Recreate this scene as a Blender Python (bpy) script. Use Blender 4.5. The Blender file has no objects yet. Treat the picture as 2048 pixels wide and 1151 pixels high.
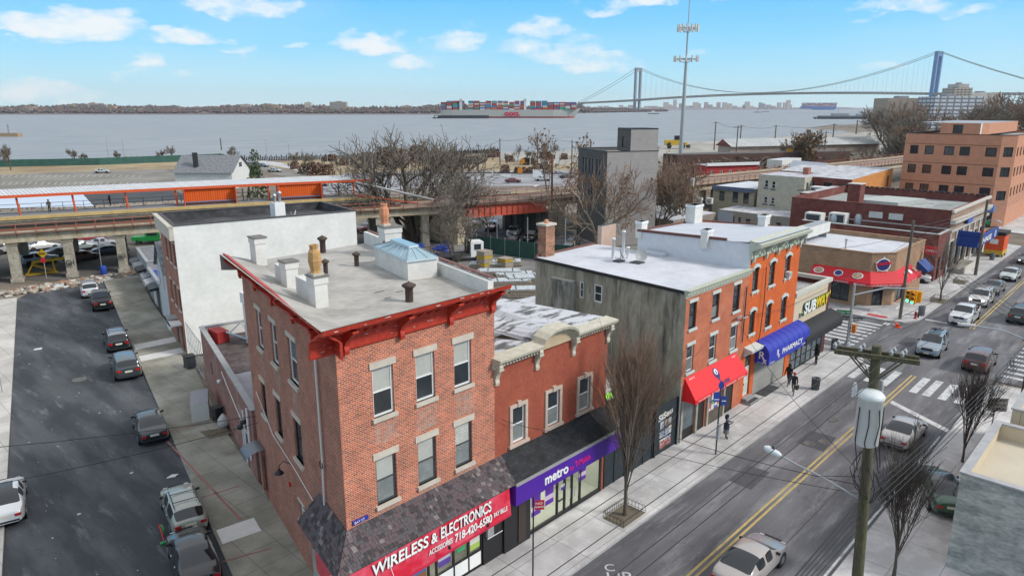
import bpy,math,random
from mathutils import Vector,Matrix
SC=bpy.context.scene
COL=SC.collection
R=random.Random(7)
PI=math.pi
# world frame in metres: +X runs along the main shopping street, +Y away from it towards the bay, Z up
AZ=math.radians(43.7);PITCH=math.radians(14.2828);EYE=21.0
# ---------------------------------------------------------------- camera
cam=bpy.data.cameras.new('camera');cam.lens=24.96;cam.sensor_width=36;cam.clip_start=.5;cam.clip_end=30000
camo=bpy.data.objects.new('camera',cam);COL.objects.link(camo)
camo.location=(0,0,EYE);camo.rotation_euler=(PI/2-PITCH,0,-(PI/2-AZ));SC.camera=camo
# ---------------------------------------------------------------- light
SUN_EL,SUN_AZ=math.radians(38),math.radians(-62)
sd=Vector((math.cos(SUN_AZ)*math.cos(SUN_EL),math.sin(SUN_AZ)*math.cos(SUN_EL),math.sin(SUN_EL)))
sl=bpy.data.lights.new('sun','SUN');sl.energy=2.3;sl.angle=math.radians(12);sl.color=(1,.95,.88)
so=bpy.data.objects.new('sun',sl);COL.objects.link(so);so.rotation_euler=sd.to_track_quat('Z','Y').to_euler()
W=bpy.data.worlds.new('World');SC.world=W;W.use_nodes=True
SC.view_settings.view_transform='Standard';SC.view_settings.look='None';SC.view_settings.gamma=1
SC.view_settings.exposure=0.43
def pray(px,py):
 a=px-1024;b=py-575.5;F=1420
 x,y,z=a,F*math.cos(PITCH)-b*math.sin(PITCH),-(F*math.sin(PITCH)+b*math.cos(PITCH))
 c,s=math.cos(AZ),math.sin(AZ)
 return(x*s+y*c,-x*c+y*s,z)
def world_nodes():
 nt=W.node_tree;N=nt.nodes;L=nt.links;N.clear()
 out=N.new('ShaderNodeOutputWorld');bg=N.new('ShaderNodeBackground');L.new(bg.outputs[0],out.inputs[0])
 sky=N.new('ShaderNodeTexSky');sky.sky_type='NISHITA';sky.sun_disc=False
 sky.sun_elevation=SUN_EL;sky.sun_rotation=PI/2-SUN_AZ
 tc=N.new('ShaderNodeTexCoord');sp=N.new('ShaderNodeSeparateXYZ');L.new(tc.outputs['Generated'],sp.inputs[0])
 def M(op,a,b=None,c=None):
  n=N.new('ShaderNodeMath');n.operation=op
  for i,v in enumerate((a,b,c)):
   if v is None:continue
   if isinstance(v,(int,float)):n.inputs[i].default_value=v
   else:L.new(v,n.inputs[i])
  return n.outputs[0]
 ramp=N.new('ShaderNodeValToRGB');L.new(M('ADD',M('MULTIPLY',sp.outputs[2],.5),.5),ramp.inputs[0])
 el=ramp.color_ramp.elements
 el[0].position=0;el[0].color=(.10,.10,.11,1)
 el[1].position=1;el[1].color=(.70,.72,.76,1)
 for p,c in((.49,(.22,.25,.27,1)),(.5,(.50,.68,.73,1)),(.515,(.38,.66,.79,1)),(.54,(.21,.56,.82,1)),(.57,(.10,.45,.82,1)),(.66,(.42,.58,.72,1)),(.78,(.66,.68,.71,1))):
  e=el.new(p);e.color=c
# placed cumulus: ellipses of (azimuth, elevation), broken up with noise
 azn=M('ARCTAN2',sp.outputs[1],sp.outputs[0])
 nw=N.new('ShaderNodeTexNoise');nw.inputs['Scale'].default_value=1;nw.inputs['Detail'].default_value=4;nw.inputs['Roughness'].default_value=.55
 mw=N.new('ShaderNodeMapping');mw.inputs['Scale'].default_value=(9,9,22);L.new(tc.outputs['Generated'],mw.inputs[0]);L.new(mw.outputs[0],nw.inputs['Vector'])
 sw=N.new('ShaderNodeSeparateColor');L.new(nw.outputs['Color'],sw.inputs[0])
 azn=M('ADD',azn,M('MULTIPLY',M('SUBTRACT',sw.outputs[0],.5),.16));elv=M('ADD',sp.outputs[2],M('MULTIPLY',M('SUBTRACT',sw.outputs[1],.5),.07))
 nz=N.new('ShaderNodeTexNoise');nz.inputs['Scale'].default_value=1;nz.inputs['Detail'].default_value=7;nz.inputs['Roughness'].default_value=.62
 mp=N.new('ShaderNodeMapping');mp.inputs['Scale'].default_value=(24,24,52);L.new(tc.outputs['Generated'],mp.inputs[0]);L.new(mp.outputs[0],nz.inputs['Vector'])
 CL=[(130,55,125,34,1),(70,62,70,16,.7),(378,72,88,22,1),(495,98,35,12,.6),(280,128,30,25,.6),(345,150,45,9,.4),(100,190,125,34,.75),(500,14,105,26,.8),(745,84,85,27,1),(820,122,70,18,.8),(917,86,48,32,.75),(595,85,22,9,.5),(1075,45,65,24,.6),(1120,95,120,42,.55),(1200,130,75,28,.55),(1390,112,50,14,.45),(1310,8,175,18,.8),(1850,12,150,20,.6),(1790,140,60,16,.45),(40,168,60,20,.6),(-300,80,160,40,1),(-700,140,150,30,.8),(2400,60,180,40,.9),(2900,120,160,30,.8),(2150,130,90,18,.5)]
 tot=None
 for(x,y,rx,ry,k)in CL:
  d=pray(x,y);a=math.atan2(d[1],d[0]);h=math.hypot(d[0],d[1]);e=d[2]/math.sqrt(h*h+d[2]**2)
  ra=rx/1465.*(1465/h)*1.0;re=ry/h
  u=M('DIVIDE',M('SUBTRACT',azn,a),ra);v=M('DIVIDE',M('SUBTRACT',elv,e),re)
  v=M('MULTIPLY',v,M('ADD',1.0,M('MULTIPLY',M('LESS_THAN',v,0),.5)))
  q=M('MULTIPLY',M('MAXIMUM',M('SUBTRACT',1.5,M('ADD',M('MULTIPLY',u,u),M('MULTIPLY',v,v))),0),k)
  tot=q if tot is None else M('MAXIMUM',tot,q)
 dens=M('ADD',tot,M('MULTIPLY',M('SUBTRACT',nz.outputs[0],.47),3.2))
 dens=M('MULTIPLY',dens,M('MINIMUM',M('MULTIPLY',tot,2.2),1))
 sm=N.new('ShaderNodeMapRange');sm.interpolation_type='SMOOTHSTEP';L.new(dens,sm.inputs[0]);sm.inputs[1].default_value=.05;sm.inputs[2].default_value=1.7;sm.inputs[3].default_value=0;sm.inputs[4].default_value=.93
 n2=N.new('ShaderNodeTexNoise');n2.inputs['Scale'].default_value=3;n2.inputs['Detail'].default_value=6
 mp2=N.new('ShaderNodeMapping');mp2.inputs['Scale'].default_value=(1.2,1.2,5);L.new(tc.outputs['Generated'],mp2.inputs[0]);L.new(mp2.outputs[0],n2.inputs['Vector'])
 veil=N.new('ShaderNodeMapRange');L.new(n2.outputs[0],veil.inputs[0]);veil.inputs[1].default_value=.45;veil.inputs[2].default_value=.8;veil.inputs[3].default_value=0;veil.inputs[4].default_value=.2
 mx0=N.new('ShaderNodeMix');mx0.data_type='RGBA';mx0.inputs[0].default_value=.12
 ns=N.new('ShaderNodeMix');ns.data_type='RGBA';ns.blend_type='MULTIPLY';ns.inputs[0].default_value=1;L.new(sky.outputs[0],ns.inputs[6]);ns.inputs[7].default_value=(.1,.1,.1,1)
 L.new(ramp.outputs[0],mx0.inputs[6]);L.new(ns.outputs[2],mx0.inputs[7])
 mx1=N.new('ShaderNodeMix');mx1.data_type='RGBA';L.new(veil.outputs[0],mx1.inputs[0]);L.new(mx0.outputs[2],mx1.inputs[6]);mx1.inputs[7].default_value=(.60,.70,.75,1)
 mx2=N.new('ShaderNodeMix');mx2.data_type='RGBA';L.new(sm.outputs[0],mx2.inputs[0]);L.new(mx1.outputs[2],mx2.inputs[6]);mx2.inputs[7].default_value=(.70,.73,.745,1)
 L.new(mx2.outputs[2],bg.inputs[0]);bg.inputs[1].default_value=1.0
world_nodes()
# ---------------------------------------------------------------- materials
MATS={}
def mat(name,col,rough=.7,var=0,vs=1.5,metal=0,bump=0,bs=None,spec=.4,emit=0,alpha=1,col2=None,th=(.4,.6),stretch=(1,1,1),det=5):
 if name in MATS:return MATS[name]
 m=bpy.data.materials.new(name);m.use_nodes=True;MATS[name]=m
 nt=m.node_tree;N=nt.nodes;L=nt.links;b=N['Principled BSDF']
 b.inputs['Base Color'].default_value=(*col,1);b.inputs['Roughness'].default_value=rough;b.inputs['Metallic'].default_value=metal
 b.inputs['Specular IOR Level'].default_value=spec
 if emit:b.inputs['Emission Color'].default_value=(*col,1);b.inputs['Emission Strength'].default_value=emit
 if alpha<1:b.inputs['Alpha'].default_value=alpha
 if var or col2 or bump:
  tc=N.new('ShaderNodeTexCoord');mp=N.new('ShaderNodeMapping');mp.inputs['Scale'].default_value=stretch
  L.new(tc.outputs['UV'],mp.inputs[0])
  nz=N.new('ShaderNodeTexNoise');nz.inputs['Scale'].default_value=vs;nz.inputs['Detail'].default_value=det;nz.inputs['Roughness'].default_value=.6;L.new(mp.outputs[0],nz.inputs['Vector'])
  if var or col2:
   mr=N.new('ShaderNodeMapRange');L.new(nz.outputs[0],mr.inputs[0]);mr.inputs[1].default_value=th[0]if col2 else .25;mr.inputs[2].default_value=th[1]if col2 else .75
   mx=N.new('ShaderNodeMix');mx.data_type='RGBA';L.new(mr.outputs[0],mx.inputs[0])
   ca=col;cb=col2
   if not col2:ca=tuple(c*(1-var)for c in col);cb=tuple(min(1,c*(1+var))for c in col)
   mx.inputs[6].default_value=(*ca,1);mx.inputs[7].default_value=(*cb,1)
   res=mx.outputs[2]
   if var and col2:
    n3=N.new('ShaderNodeTexNoise');n3.inputs['Scale'].default_value=vs*5;n3.inputs['Detail'].default_value=4;L.new(mp.outputs[0],n3.inputs['Vector'])
    r3=N.new('ShaderNodeMapRange');L.new(n3.outputs[0],r3.inputs[0]);r3.inputs[1].default_value=.3;r3.inputs[2].default_value=.7;r3.inputs[3].default_value=1-var;r3.inputs[4].default_value=1+var
    m3=N.new('ShaderNodeVectorMath');m3.operation='SCALE';L.new(res,m3.inputs[0]);L.new(r3.outputs[0],m3.inputs['Scale']);res=m3.outputs[0]
   L.new(res,b.inputs['Base Color'])
  if bump:
   n2=N.new('ShaderNodeTexNoise');n2.inputs['Scale'].default_value=bs or vs*4;n2.inputs['Detail'].default_value=4;L.new(mp.outputs[0],n2.inputs['Vector'])
   bp=N.new('ShaderNodeBump');bp.inputs['Strength'].default_value=bump;bp.inputs['Distance'].default_value=.03;L.new(n2.outputs[0],bp.inputs['Height']);L.new(bp.outputs[0],b.inputs['Normal'])
 return m
def brick(name,c1,c2,mortar,bw=.22,bh=.078,ms=.012,patch=None,pscale=.35,pth=(.52,.66),rough=.85,var=.25,off=.5,streak=None):
 if name in MATS:return MATS[name]
 m=bpy.data.materials.new(name);m.use_nodes=True;MATS[name]=m
 nt=m.node_tree;N=nt.nodes;L=nt.links;b=N['Principled BSDF'];b.inputs['Roughness'].default_value=rough;b.inputs['Specular IOR Level'].default_value=.25
 tc=N.new('ShaderNodeTexCoord');bt=N.new('ShaderNodeTexBrick');L.new(tc.outputs['UV'],bt.inputs['Vector'])
 bt.inputs['Scale'].default_value=1;bt.inputs['Brick Width'].default_value=bw;bt.inputs['Row Height'].default_value=bh;bt.inputs['Mortar Size'].default_value=ms;bt.inputs['Mortar Smooth'].default_value=.2;bt.inputs['Bias'].default_value=-.1
 bt.offset=off
 bt.inputs['Color1'].default_value=(*c1,1);bt.inputs['Color2'].default_value=(*c2,1);bt.inputs['Mortar'].default_value=(*mortar,1)
 nz=N.new('ShaderNodeTexNoise');nz.inputs['Scale'].default_value=.9;nz.inputs['Detail'].default_value=8;nz.inputs['Roughness'].default_value=.7;L.new(tc.outputs['UV'],nz.inputs['Vector'])
 mr=N.new('ShaderNodeMapRange');L.new(nz.outputs[0],mr.inputs[0]);mr.inputs[1].default_value=.3;mr.inputs[2].default_value=.7;mr.inputs[3].default_value=1-var;mr.inputs[4].default_value=1+var
 sc=N.new('ShaderNodeVectorMath');sc.operation='SCALE';L.new(bt.outputs[0],sc.inputs[0]);L.new(mr.outputs[0],sc.inputs['Scale']);res=sc.outputs[0]
 for pc,ps,pt,st in([(patch,pscale,pth,(1,1,1))]if patch else[])+([(streak,1.2,(.55,.75),(1,.12,1))]if streak else[]):
  mp=N.new('ShaderNodeMapping');mp.inputs['Scale'].default_value=st;L.new(tc.outputs['UV'],mp.inputs[0])
  n2=N.new('ShaderNodeTexNoise');n2.inputs['Scale'].default_value=ps;n2.inputs['Detail'].default_value=7;n2.inputs['Roughness'].default_value=.65;L.new(mp.outputs[0],n2.inputs['Vector'])
  r2=N.new('ShaderNodeMapRange');L.new(n2.outputs[0],r2.inputs[0]);r2.inputs[1].default_value=pt[0];r2.inputs[2].default_value=pt[1];r2.inputs[4].default_value=.75
  mx=N.new('ShaderNodeMix');mx.data_type='RGBA';L.new(r2.outputs[0],mx.inputs[0]);L.new(res,mx.inputs[6]);mx.inputs[7].default_value=(*pc,1);res=mx.outputs[2]
 L.new(res,b.inputs['Base Color'])
 bp=N.new('ShaderNodeBump');bp.inputs['Strength'].default_value=.5;bp.inputs['Distance'].default_value=.01;bp.invert=True;L.new(bt.outputs['Fac'],bp.inputs['Height']);L.new(bp.outputs[0],b.inputs['Normal'])
 return m
def glass_clear(name='shop_glass',tint=(.75,.8,.78),refl=.12):
 if name in MATS:return MATS[name]
 m=bpy.data.materials.new(name);m.use_nodes=True;MATS[name]=m
 nt=m.node_tree;N=nt.nodes;L=nt.links;N.clear();o=N.new('ShaderNodeOutputMaterial')
 t=N.new('ShaderNodeBsdfTransparent');t.inputs[0].default_value=(*tint,1);g=N.new('ShaderNodeBsdfGlossy');g.inputs['Roughness'].default_value=.03
 mx=N.new('ShaderNodeMixShader');fr=N.new('ShaderNodeFresnel');fr.inputs[0].default_value=1.5
 ad=N.new('ShaderNodeMath');ad.operation='ADD';ad.inputs[1].default_value=refl*.5;L.new(fr.outputs[0],ad.inputs[0]);L.new(ad.outputs[0],mx.inputs[0]);L.new(t.outputs[0],mx.inputs[1]);L.new(g.outputs[0],mx.inputs[2]);L.new(mx.outputs[0],o.inputs[0])
 return m
def paint(name,col,rough=.22,metal=0.15,coat=1.0):
 m=mat(name,col,rough,metal=metal,spec=.5)
 m.node_tree.nodes['Principled BSDF'].inputs['Coat Weight'].default_value=coat;m.node_tree.nodes['Principled BSDF'].inputs['Coat Roughness'].default_value=.06
 return m
# ---------------------------------------------------------------- mesh builder
class MB:
 def __init__(s):s.v=[];s.f=[];s.m=[];s.mats=[];s.sm=[]
 def mi(s,m):
  if m not in s.mats:s.mats.append(m)
  return s.mats.index(m)
 def face(s,pts,m,smooth=False):
  i=len(s.v);s.v+=[tuple(p)for p in pts];s.f.append(tuple(range(i,i+len(pts))));s.m.append(s.mi(m));s.sm.append(smooth)
 def grid(s,rows,m,closed=False,smooth=True,mf=None):
  i0=len(s.v);n=len(rows[0])
  for r in rows:s.v+=[tuple(p)for p in r]
  for i in range(len(rows)-1):
   for j in range(n if closed else n-1):
    a=i0+i*n+j;b=i0+i*n+(j+1)%n
    s.f.append((a,b,b+n,a+n));s.m.append(s.mi(mf(i,j)if mf else m));s.sm.append(smooth)
 def cap(s,ring,m):s.face(ring,m)
 def box(s,x0,x1,y0,y1,z0,z1,m,mt=None):
  s.pbox((0,0),(1,0),x0,x1,-y1,-y0,z0,z1,m,mt)
 def pbox(s,p,d,s0,s1,o0,o1,z0,z1,m,mt=None,up=None):
# box in a facade frame: s along d, o outward (to the right of d), z up
  n=(d[1],-d[0]);P=lambda a,o,z:(p[0]+d[0]*a+n[0]*o,p[1]+d[1]*a+n[1]*o,z)
  c=[P(s0,o1,z0),P(s1,o1,z0),P(s1,o0,z0),P(s0,o0,z0),P(s0,o1,z1),P(s1,o1,z1),P(s1,o0,z1),P(s0,o0,z1)]
  i=len(s.v);s.v+=c
  for k,q in enumerate(((0,1,5,4),(1,2,6,5),(2,3,7,6),(3,0,4,7),(4,5,6,7),(3,2,1,0))):
   s.f.append(tuple(i+j for j in q));s.m.append(s.mi(mt if(mt and k==4)else m));s.sm.append(False)
 def prism(s,poly,z0,z1,m,mt=None,bottom=True):
# poly counter-clockwise from above; z may be callables
  f0=z0 if callable(z0)else(lambda x,y:z0);f1=z1 if callable(z1)else(lambda x,y:z1)
  n=len(poly)
  for k in range(n):
   a,b=poly[k],poly[(k+1)%n]
   s.face([(a[0],a[1],f0(*a)),(b[0],b[1],f0(*b)),(b[0],b[1],f1(*b)),(a[0],a[1],f1(*a))],m)
  s.face([(a[0],a[1],f1(*a))for a in poly],mt or m)
  if bottom:s.face([(a[0],a[1],f0(*a))for a in reversed(poly)],m)
 def profile(s,p,d,s0,s1,prof,m,capm=None,mf=None):
# extrude an (out, z) profile along the facade
  n=(d[1],-d[0]);P=lambda a,o,z:(p[0]+d[0]*a+n[0]*o,p[1]+d[1]*a+n[1]*o,z)
  for k in range(len(prof)-1):
   (o0,z0),(o1,z1)=prof[k],prof[k+1]
   s.face([P(s0,o0,z0),P(s1,o0,z0),P(s1,o1,z1),P(s0,o1,z1)],mf(k)if mf else m)
  s.face([P(s0,o,z)for o,z in prof],capm or m);s.face([P(s1,o,z)for o,z in reversed(prof)],capm or m)
 def tube(s,pts,rad,m,n=6,caps=True,smooth=True):
  pts=[Vector(p)for p in pts];k=len(pts)
  if isinstance(rad,(int,float)):rad=[rad]*k
  rows=[];prev=None
  for i in range(k):
   t=(pts[min(i+1,k-1)]-pts[max(i-1,0)])
   t=t.normalized()if t.length>1e-9 else Vector((0,0,1))
   if prev is None:
    a=Vector((0,0,1))if abs(t.z)<.9 else Vector((1,0,0));x=t.cross(a).normalized()
   else:
    x=(prev-t*prev.dot(t));x=x.normalized()if x.length>1e-6 else t.cross(Vector((1,0,0))).normalized()
   prev=x;y=t.cross(x)
   rows.append([pts[i]+(x*math.cos(2*PI*j/n)+y*math.sin(2*PI*j/n))*rad[i]for j in range(n)])
  s.grid(rows,m,closed=True,smooth=smooth)
  if caps:s.face(list(reversed(rows[0])),m);s.face(rows[-1],m)
 def lathe(s,c,prof,m,n=16,smooth=True,mf=None,axis='Z'):
  rows=[]
  for r,z in prof:
   if axis=='Z':rows.append([(c[0]+r*math.cos(2*PI*j/n),c[1]+r*math.sin(2*PI*j/n),c[2]+z)for j in range(n)])
   elif axis=='Y':rows.append([(c[0]+r*math.cos(2*PI*j/n),c[1]+z,c[2]+r*math.sin(2*PI*j/n))for j in range(n)])
   else:rows.append([(c[0]+z,c[1]+r*math.cos(2*PI*j/n),c[2]+r*math.sin(2*PI*j/n))for j in range(n)])
  s.grid(rows,m,closed=True,smooth=smooth,mf=mf)
  if prof[0][0]>1e-4:s.face(list(reversed(rows[0])),mf(0,0)if mf else m)
  if prof[-1][0]>1e-4:s.face(rows[-1],mf(len(prof)-2,0)if mf else m)
 def build(s,name,parent=None,local=False,**tags):
  me=bpy.data.meshes.new(name)
  vs=s.v
  if parent is not None and not local:
   inv=wm(parent).inverted();vs=[tuple(inv@Vector(v))for v in s.v]
  if parent is None and not local and s.v:
   xs=[v[0]for v in s.v];ys=[v[1]for v in s.v];z0=min(v[2]for v in s.v)
   org=((min(xs)+max(xs))/2,(min(ys)+max(ys))/2,z0);vs=[(v[0]-org[0],v[1]-org[1],v[2]-org[2])for v in s.v]
  else:org=(0,0,0)
  me.from_pydata(vs,[],s.f);me.polygons.foreach_set('material_index',s.m);me.polygons.foreach_set('use_smooth',s.sm)
  for m in s.mats:me.materials.append(m)
  uv=me.uv_layers.new(name='UVMap').data;co=s.v
  i=0
  buf=[0.0]*(2*sum(len(f)for f in s.f))
  for f in s.f:
   a,b,c=Vector(co[f[0]]),Vector(co[f[1]]),Vector(co[f[2]]);nn=(b-a).cross(c-a)
   if nn.length<1e-12 and len(f)>3:nn=(c-a).cross(Vector(co[f[3]])-a)
   if nn.length>1e-12:nn.normalize()
   if abs(nn.z)>.75:
    for j in f:buf[i]=co[j][0];buf[i+1]=co[j][1];i+=2
   else:
    h=math.hypot(nn.x,nn.y)or 1;tx,ty=-nn.y/h,nn.x/h;sl_=math.sqrt(max(.05,1-nn.z*nn.z))
    for j in f:buf[i]=co[j][0]*tx+co[j][1]*ty;buf[i+1]=co[j][2]/sl_;i+=2
  uv.foreach_set('uv',buf)
  o=bpy.data.objects.new(name,me);o.location=org;COL.objects.link(o)
  if parent is not None:o.parent=parent
  tag(o,**tags);return o
def wm(o):
 m=Matrix.LocRotScale(o.location,o.rotation_euler,o.scale)
 return(wm(o.parent)@m)if o.parent else m
def tag(o,label=None,cat=None,group=None,kind=None):
 if label:o['label']=label
 if cat:o['category']=cat
 if group:o['group']=group
 if kind:o['kind']=kind
 return o
def thing(name,loc,rz=0,**tags):
 o=bpy.data.objects.new(name,None);COL.objects.link(o);o.location=loc if len(loc)==3 else(loc[0],loc[1],0);o.rotation_euler=(0,0,rz);o.empty_display_size=.3
 return tag(o,**tags)
def dup(root,loc,rz,**tags):
 r=root.copy();COL.objects.link(r);r.location=loc;r.rotation_euler=(0,0,rz);tag(r,**tags)
 for ch in list(root.children):
  c=ch.copy();COL.objects.link(c);c.parent=r
  for g in list(ch.children):
   d=g.copy();COL.objects.link(d);d.parent=c
 return r
def struct(name,mb):return mb.build(name,kind='structure')
def text(s,size,origin,xdir,up,m,parent,name='lettering',ext=.01,bold=0,align='LEFT',shear=0,sx=1.0,track=1.0,label=None,fit=None):
 cu=bpy.data.curves.new(name,'FONT');cu.body=s;cu.size=size;cu.extrude=ext;cu.offset=bold;cu.align_x=align;cu.shear=shear;cu.space_character=track;cu.resolution_u=3
 to=bpy.data.objects.new('tmp',cu);COL.objects.link(to)
 me=bpy.data.meshes.new_from_object(to.evaluated_get(bpy.context.evaluated_depsgraph_get()));bpy.data.objects.remove(to);bpy.data.curves.remove(cu)
 if fit:
  xs=[v.co.x for v in me.vertices];sx=fit/max(1e-6,max(xs)-min(xs))
 x=Vector(xdir).normalized();u=Vector(up).normalized();n=x.cross(u)
 T=Matrix(((x.x*sx,u.x,n.x,origin[0]),(x.y*sx,u.y,n.y,origin[1]),(x.z*sx,u.z,n.z,origin[2]),(0,0,0,1)))
 if parent is not None:T=wm(parent).inverted()@T
 me.transform(T);me.materials.clear();me.materials.append(m)
 o=bpy.data.objects.new(name,me);COL.objects.link(o)
 if parent is not None:o.parent=parent
 if label:o['label']=label
 return o
def fp(p,d,s,o,z):return(p[0]+d[0]*s+d[1]*o,p[1]+d[1]*s-d[0]*o,z)
def unit(x,y):h=math.hypot(x,y);return(x/h,y/h)
def at(px,py,z=0):
 r=pray(px,py);t=(z-EYE)/r[2];return(r[0]*t,r[1]*t,z)
# facade with real openings
def wall(mb,p,d,L,z0,z1,ops,m,reveal=.16,mr=None,s0=0):
# ops: (s0, s1, z0, z1)
 ss=sorted({s0,L}|{o[0]for o in ops}|{o[1]for o in ops});zz=sorted({z0,z1}|{o[2]for o in ops}|{o[3]for o in ops})
 for a,b in zip(ss,ss[1:]):
  for c,e in zip(zz,zz[1:]):
   ms,mz=(a+b)/2,(c+e)/2
   if any(o[0]<ms<o[1]and o[2]<mz<o[3]for o in ops):continue
   mb.face([fp(p,d,a,0,c),fp(p,d,b,0,c),fp(p,d,b,0,e),fp(p,d,a,0,e)],m)
 mr=mr or m
 for a,b,c,e in ops:
  r=-reveal
  mb.face([fp(p,d,a,0,c),fp(p,d,b,0,c),fp(p,d,b,r,c),fp(p,d,a,r,c)],mr)
  mb.face([fp(p,d,a,r,e),fp(p,d,b,r,e),fp(p,d,b,0,e),fp(p,d,a,0,e)],mr)
  mb.face([fp(p,d,a,0,c),fp(p,d,a,r,c),fp(p,d,a,r,e),fp(p,d,a,0,e)],mr)
  mb.face([fp(p,d,b,r,c),fp(p,d,b,0,c),fp(p,d,b,0,e),fp(p,d,b,r,e)],mr)
def window(root,p,d,a,b,c,e,fm,upper,lower,inset=.09,fw=.07,mull=0,lintel=None,sill=None,lm=None,lh=.24,ext=.1,sash=True,split=.5,lip=.05,arch=False,name='window'):
 w=MB();i0=-inset-.05;i1=-inset
 w.pbox(p,d,a,a+fw,i0,i1,c,e,fm);w.pbox(p,d,b-fw,b,i0,i1,c,e,fm);w.pbox(p,d,a+fw,b-fw,i0,i1,e-fw,e,fm);w.pbox(p,d,a+fw,b-fw,i0,i1,c,c+fw,fm)
 zm=c+(e-c)*split
 if sash:w.pbox(p,d,a+fw,b-fw,i0-.02,i1-.01,zm-.03,zm+.03,fm)
 for k in range(mull):
  x=a+(b-a)*(k+1)/(mull+1);w.pbox(p,d,x-.02,x+.02,i0,i1-.008,c+fw,e-fw,fm)
 wo=w.build(name,root)
 g=MB();gi=i0+.015
 if sash:
  g.face([fp(p,d,a+fw/2,gi,c+fw/2),fp(p,d,b-fw/2,gi,c+fw/2),fp(p,d,b-fw/2,gi,zm),fp(p,d,a+fw/2,gi,zm)],lower)
  g.face([fp(p,d,a+fw/2,gi,zm),fp(p,d,b-fw/2,gi,zm),fp(p,d,b-fw/2,gi,e-fw/2),fp(p,d,a+fw/2,gi,e-fw/2)],upper)
 else:g.face([fp(p,d,a+fw/2,gi,c+fw/2),fp(p,d,b-fw/2,gi,c+fw/2),fp(p,d,b-fw/2,gi,e-fw/2),fp(p,d,a+fw/2,gi,e-fw/2)],upper)
 g.build('pane',wo)
 if lintel:
  l=MB()
  if arch:
   k=7;pr=[]
   for q in range(k+1):
    t=q/k;pr.append((a-ext+(b-a+2*ext)*t,e+.02+.22*math.sin(PI*t)))
   for(x0,h0),(x1,h1)in zip(pr,pr[1:]):
    lo0=max(e,h0-.16);lo1=max(e,h1-.16)
    for oo in(.09,):
     l.face([fp(p,d,x0,oo,lo0),fp(p,d,x1,oo,lo1),fp(p,d,x1,oo,h1+.08),fp(p,d,x0,oo,h0+.08)],lintel)
     l.face([fp(p,d,x0,oo,h0+.08),fp(p,d,x1,oo,h1+.08),fp(p,d,x1,-.02,h1+.08),fp(p,d,x0,-.02,h0+.08)],lintel)
     l.face([fp(p,d,x0,-.02,lo0),fp(p,d,x1,-.02,lo1),fp(p,d,x1,oo,lo1),fp(p,d,x0,oo,lo0)],lintel)
   for x0 in(a-ext,b+ext-.12):l.pbox(p,d,x0,x0+.12,-.02,.08,e-.12,e+.1,lintel)
  else:l.pbox(p,d,a-ext,b+ext,-.03,lip,e,e+lh,lintel)
  l.build('lintel',wo)
 if sill:
  q=MB();q.pbox(p,d,a-ext*.8,b+ext*.8,-.1,lip+.06,c-.16,c,sill)
  if arch:
   for x0 in(a,b-.1):q.pbox(p,d,x0,x0+.1,-.02,.06,c-.34,c-.16,sill)
  q.build('sill',wo)
 return wo
# shared materials
BR_FRONT=brick('orange_brick',(.54,.125,.052),(.24,.056,.034),(.50,.38,.30),patch=(.50,.30,.20),pscale=.5,pth=(.62,.9),bh=.08,ms=.012,bw=.22)
BR_SIDE=brick('side_brick',(.40,.115,.065),(.21,.07,.045),(.42,.31,.25),patch=(.38,.25,.20),pscale=.3,pth=(.58,.85))
BR_MAROON=brick('maroon_brick',(.20,.055,.045),(.13,.038,.032),(.16,.075,.065),patch=(.26,.12,.10),pscale=.4,pth=(.5,.7))
BR_B3=brick('row_brick',(.52,.12,.05),(.38,.085,.04),(.45,.25,.17),patch=(.45,.3,.22),pscale=.6,pth=(.62,.85))
BR_TAN=brick('tan_brick',(.40,.25,.15),(.32,.19,.11),(.30,.22,.16),bw=.3,bh=.1,var=.2)
BR_PEACH=brick('peach_brick',(.56,.27,.17),(.50,.24,.15),(.46,.25,.17),var=.12,bw=.3,bh=.1,ms=.008)
CREAM=mat('cream_stone',(.52,.47,.40),.8,var=.18,vs=2,bump=.2)
WHITE=mat('white_paint',(.72,.73,.73),.5,var=.08,vs=2)
OFFW=mat('offwhite_wall',(.60,.60,.57),.8,var=.10,vs=.8,bump=.2)
BLACK=mat('black_metal',(.018,.018,.02),.45)
DKGREY=mat('dark_grey',(.06,.062,.066),.6,var=.2,vs=2)
GREY=mat('grey_metal',(.30,.31,.32),.5,var=.15,vs=3)
STEEL=mat('galvanised_steel',(.42,.44,.46),.42,metal=.5,var=.12,vs=4)
GLASS=mat('dark_glass',(.030,.038,.045),.06,spec=.8,var=.5,vs=.7)
GLASSB=mat('bluish_glass',(.08,.11,.13),.08,spec=.8,var=.5,vs=.9)
BLIND=mat('blind_behind_glass',(.42,.43,.40),.12,spec=.6,var=.12,vs=1.5)
BLINDG=mat('grey_blind_behind_glass',(.20,.22,.22),.1,spec=.6,var=.25,vs=1.5)
CLEAR=glass_clear()
RED=mat('red_trim_paint',(.36,.035,.022),.55,var=.3,vs=3,col2=None)
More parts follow.
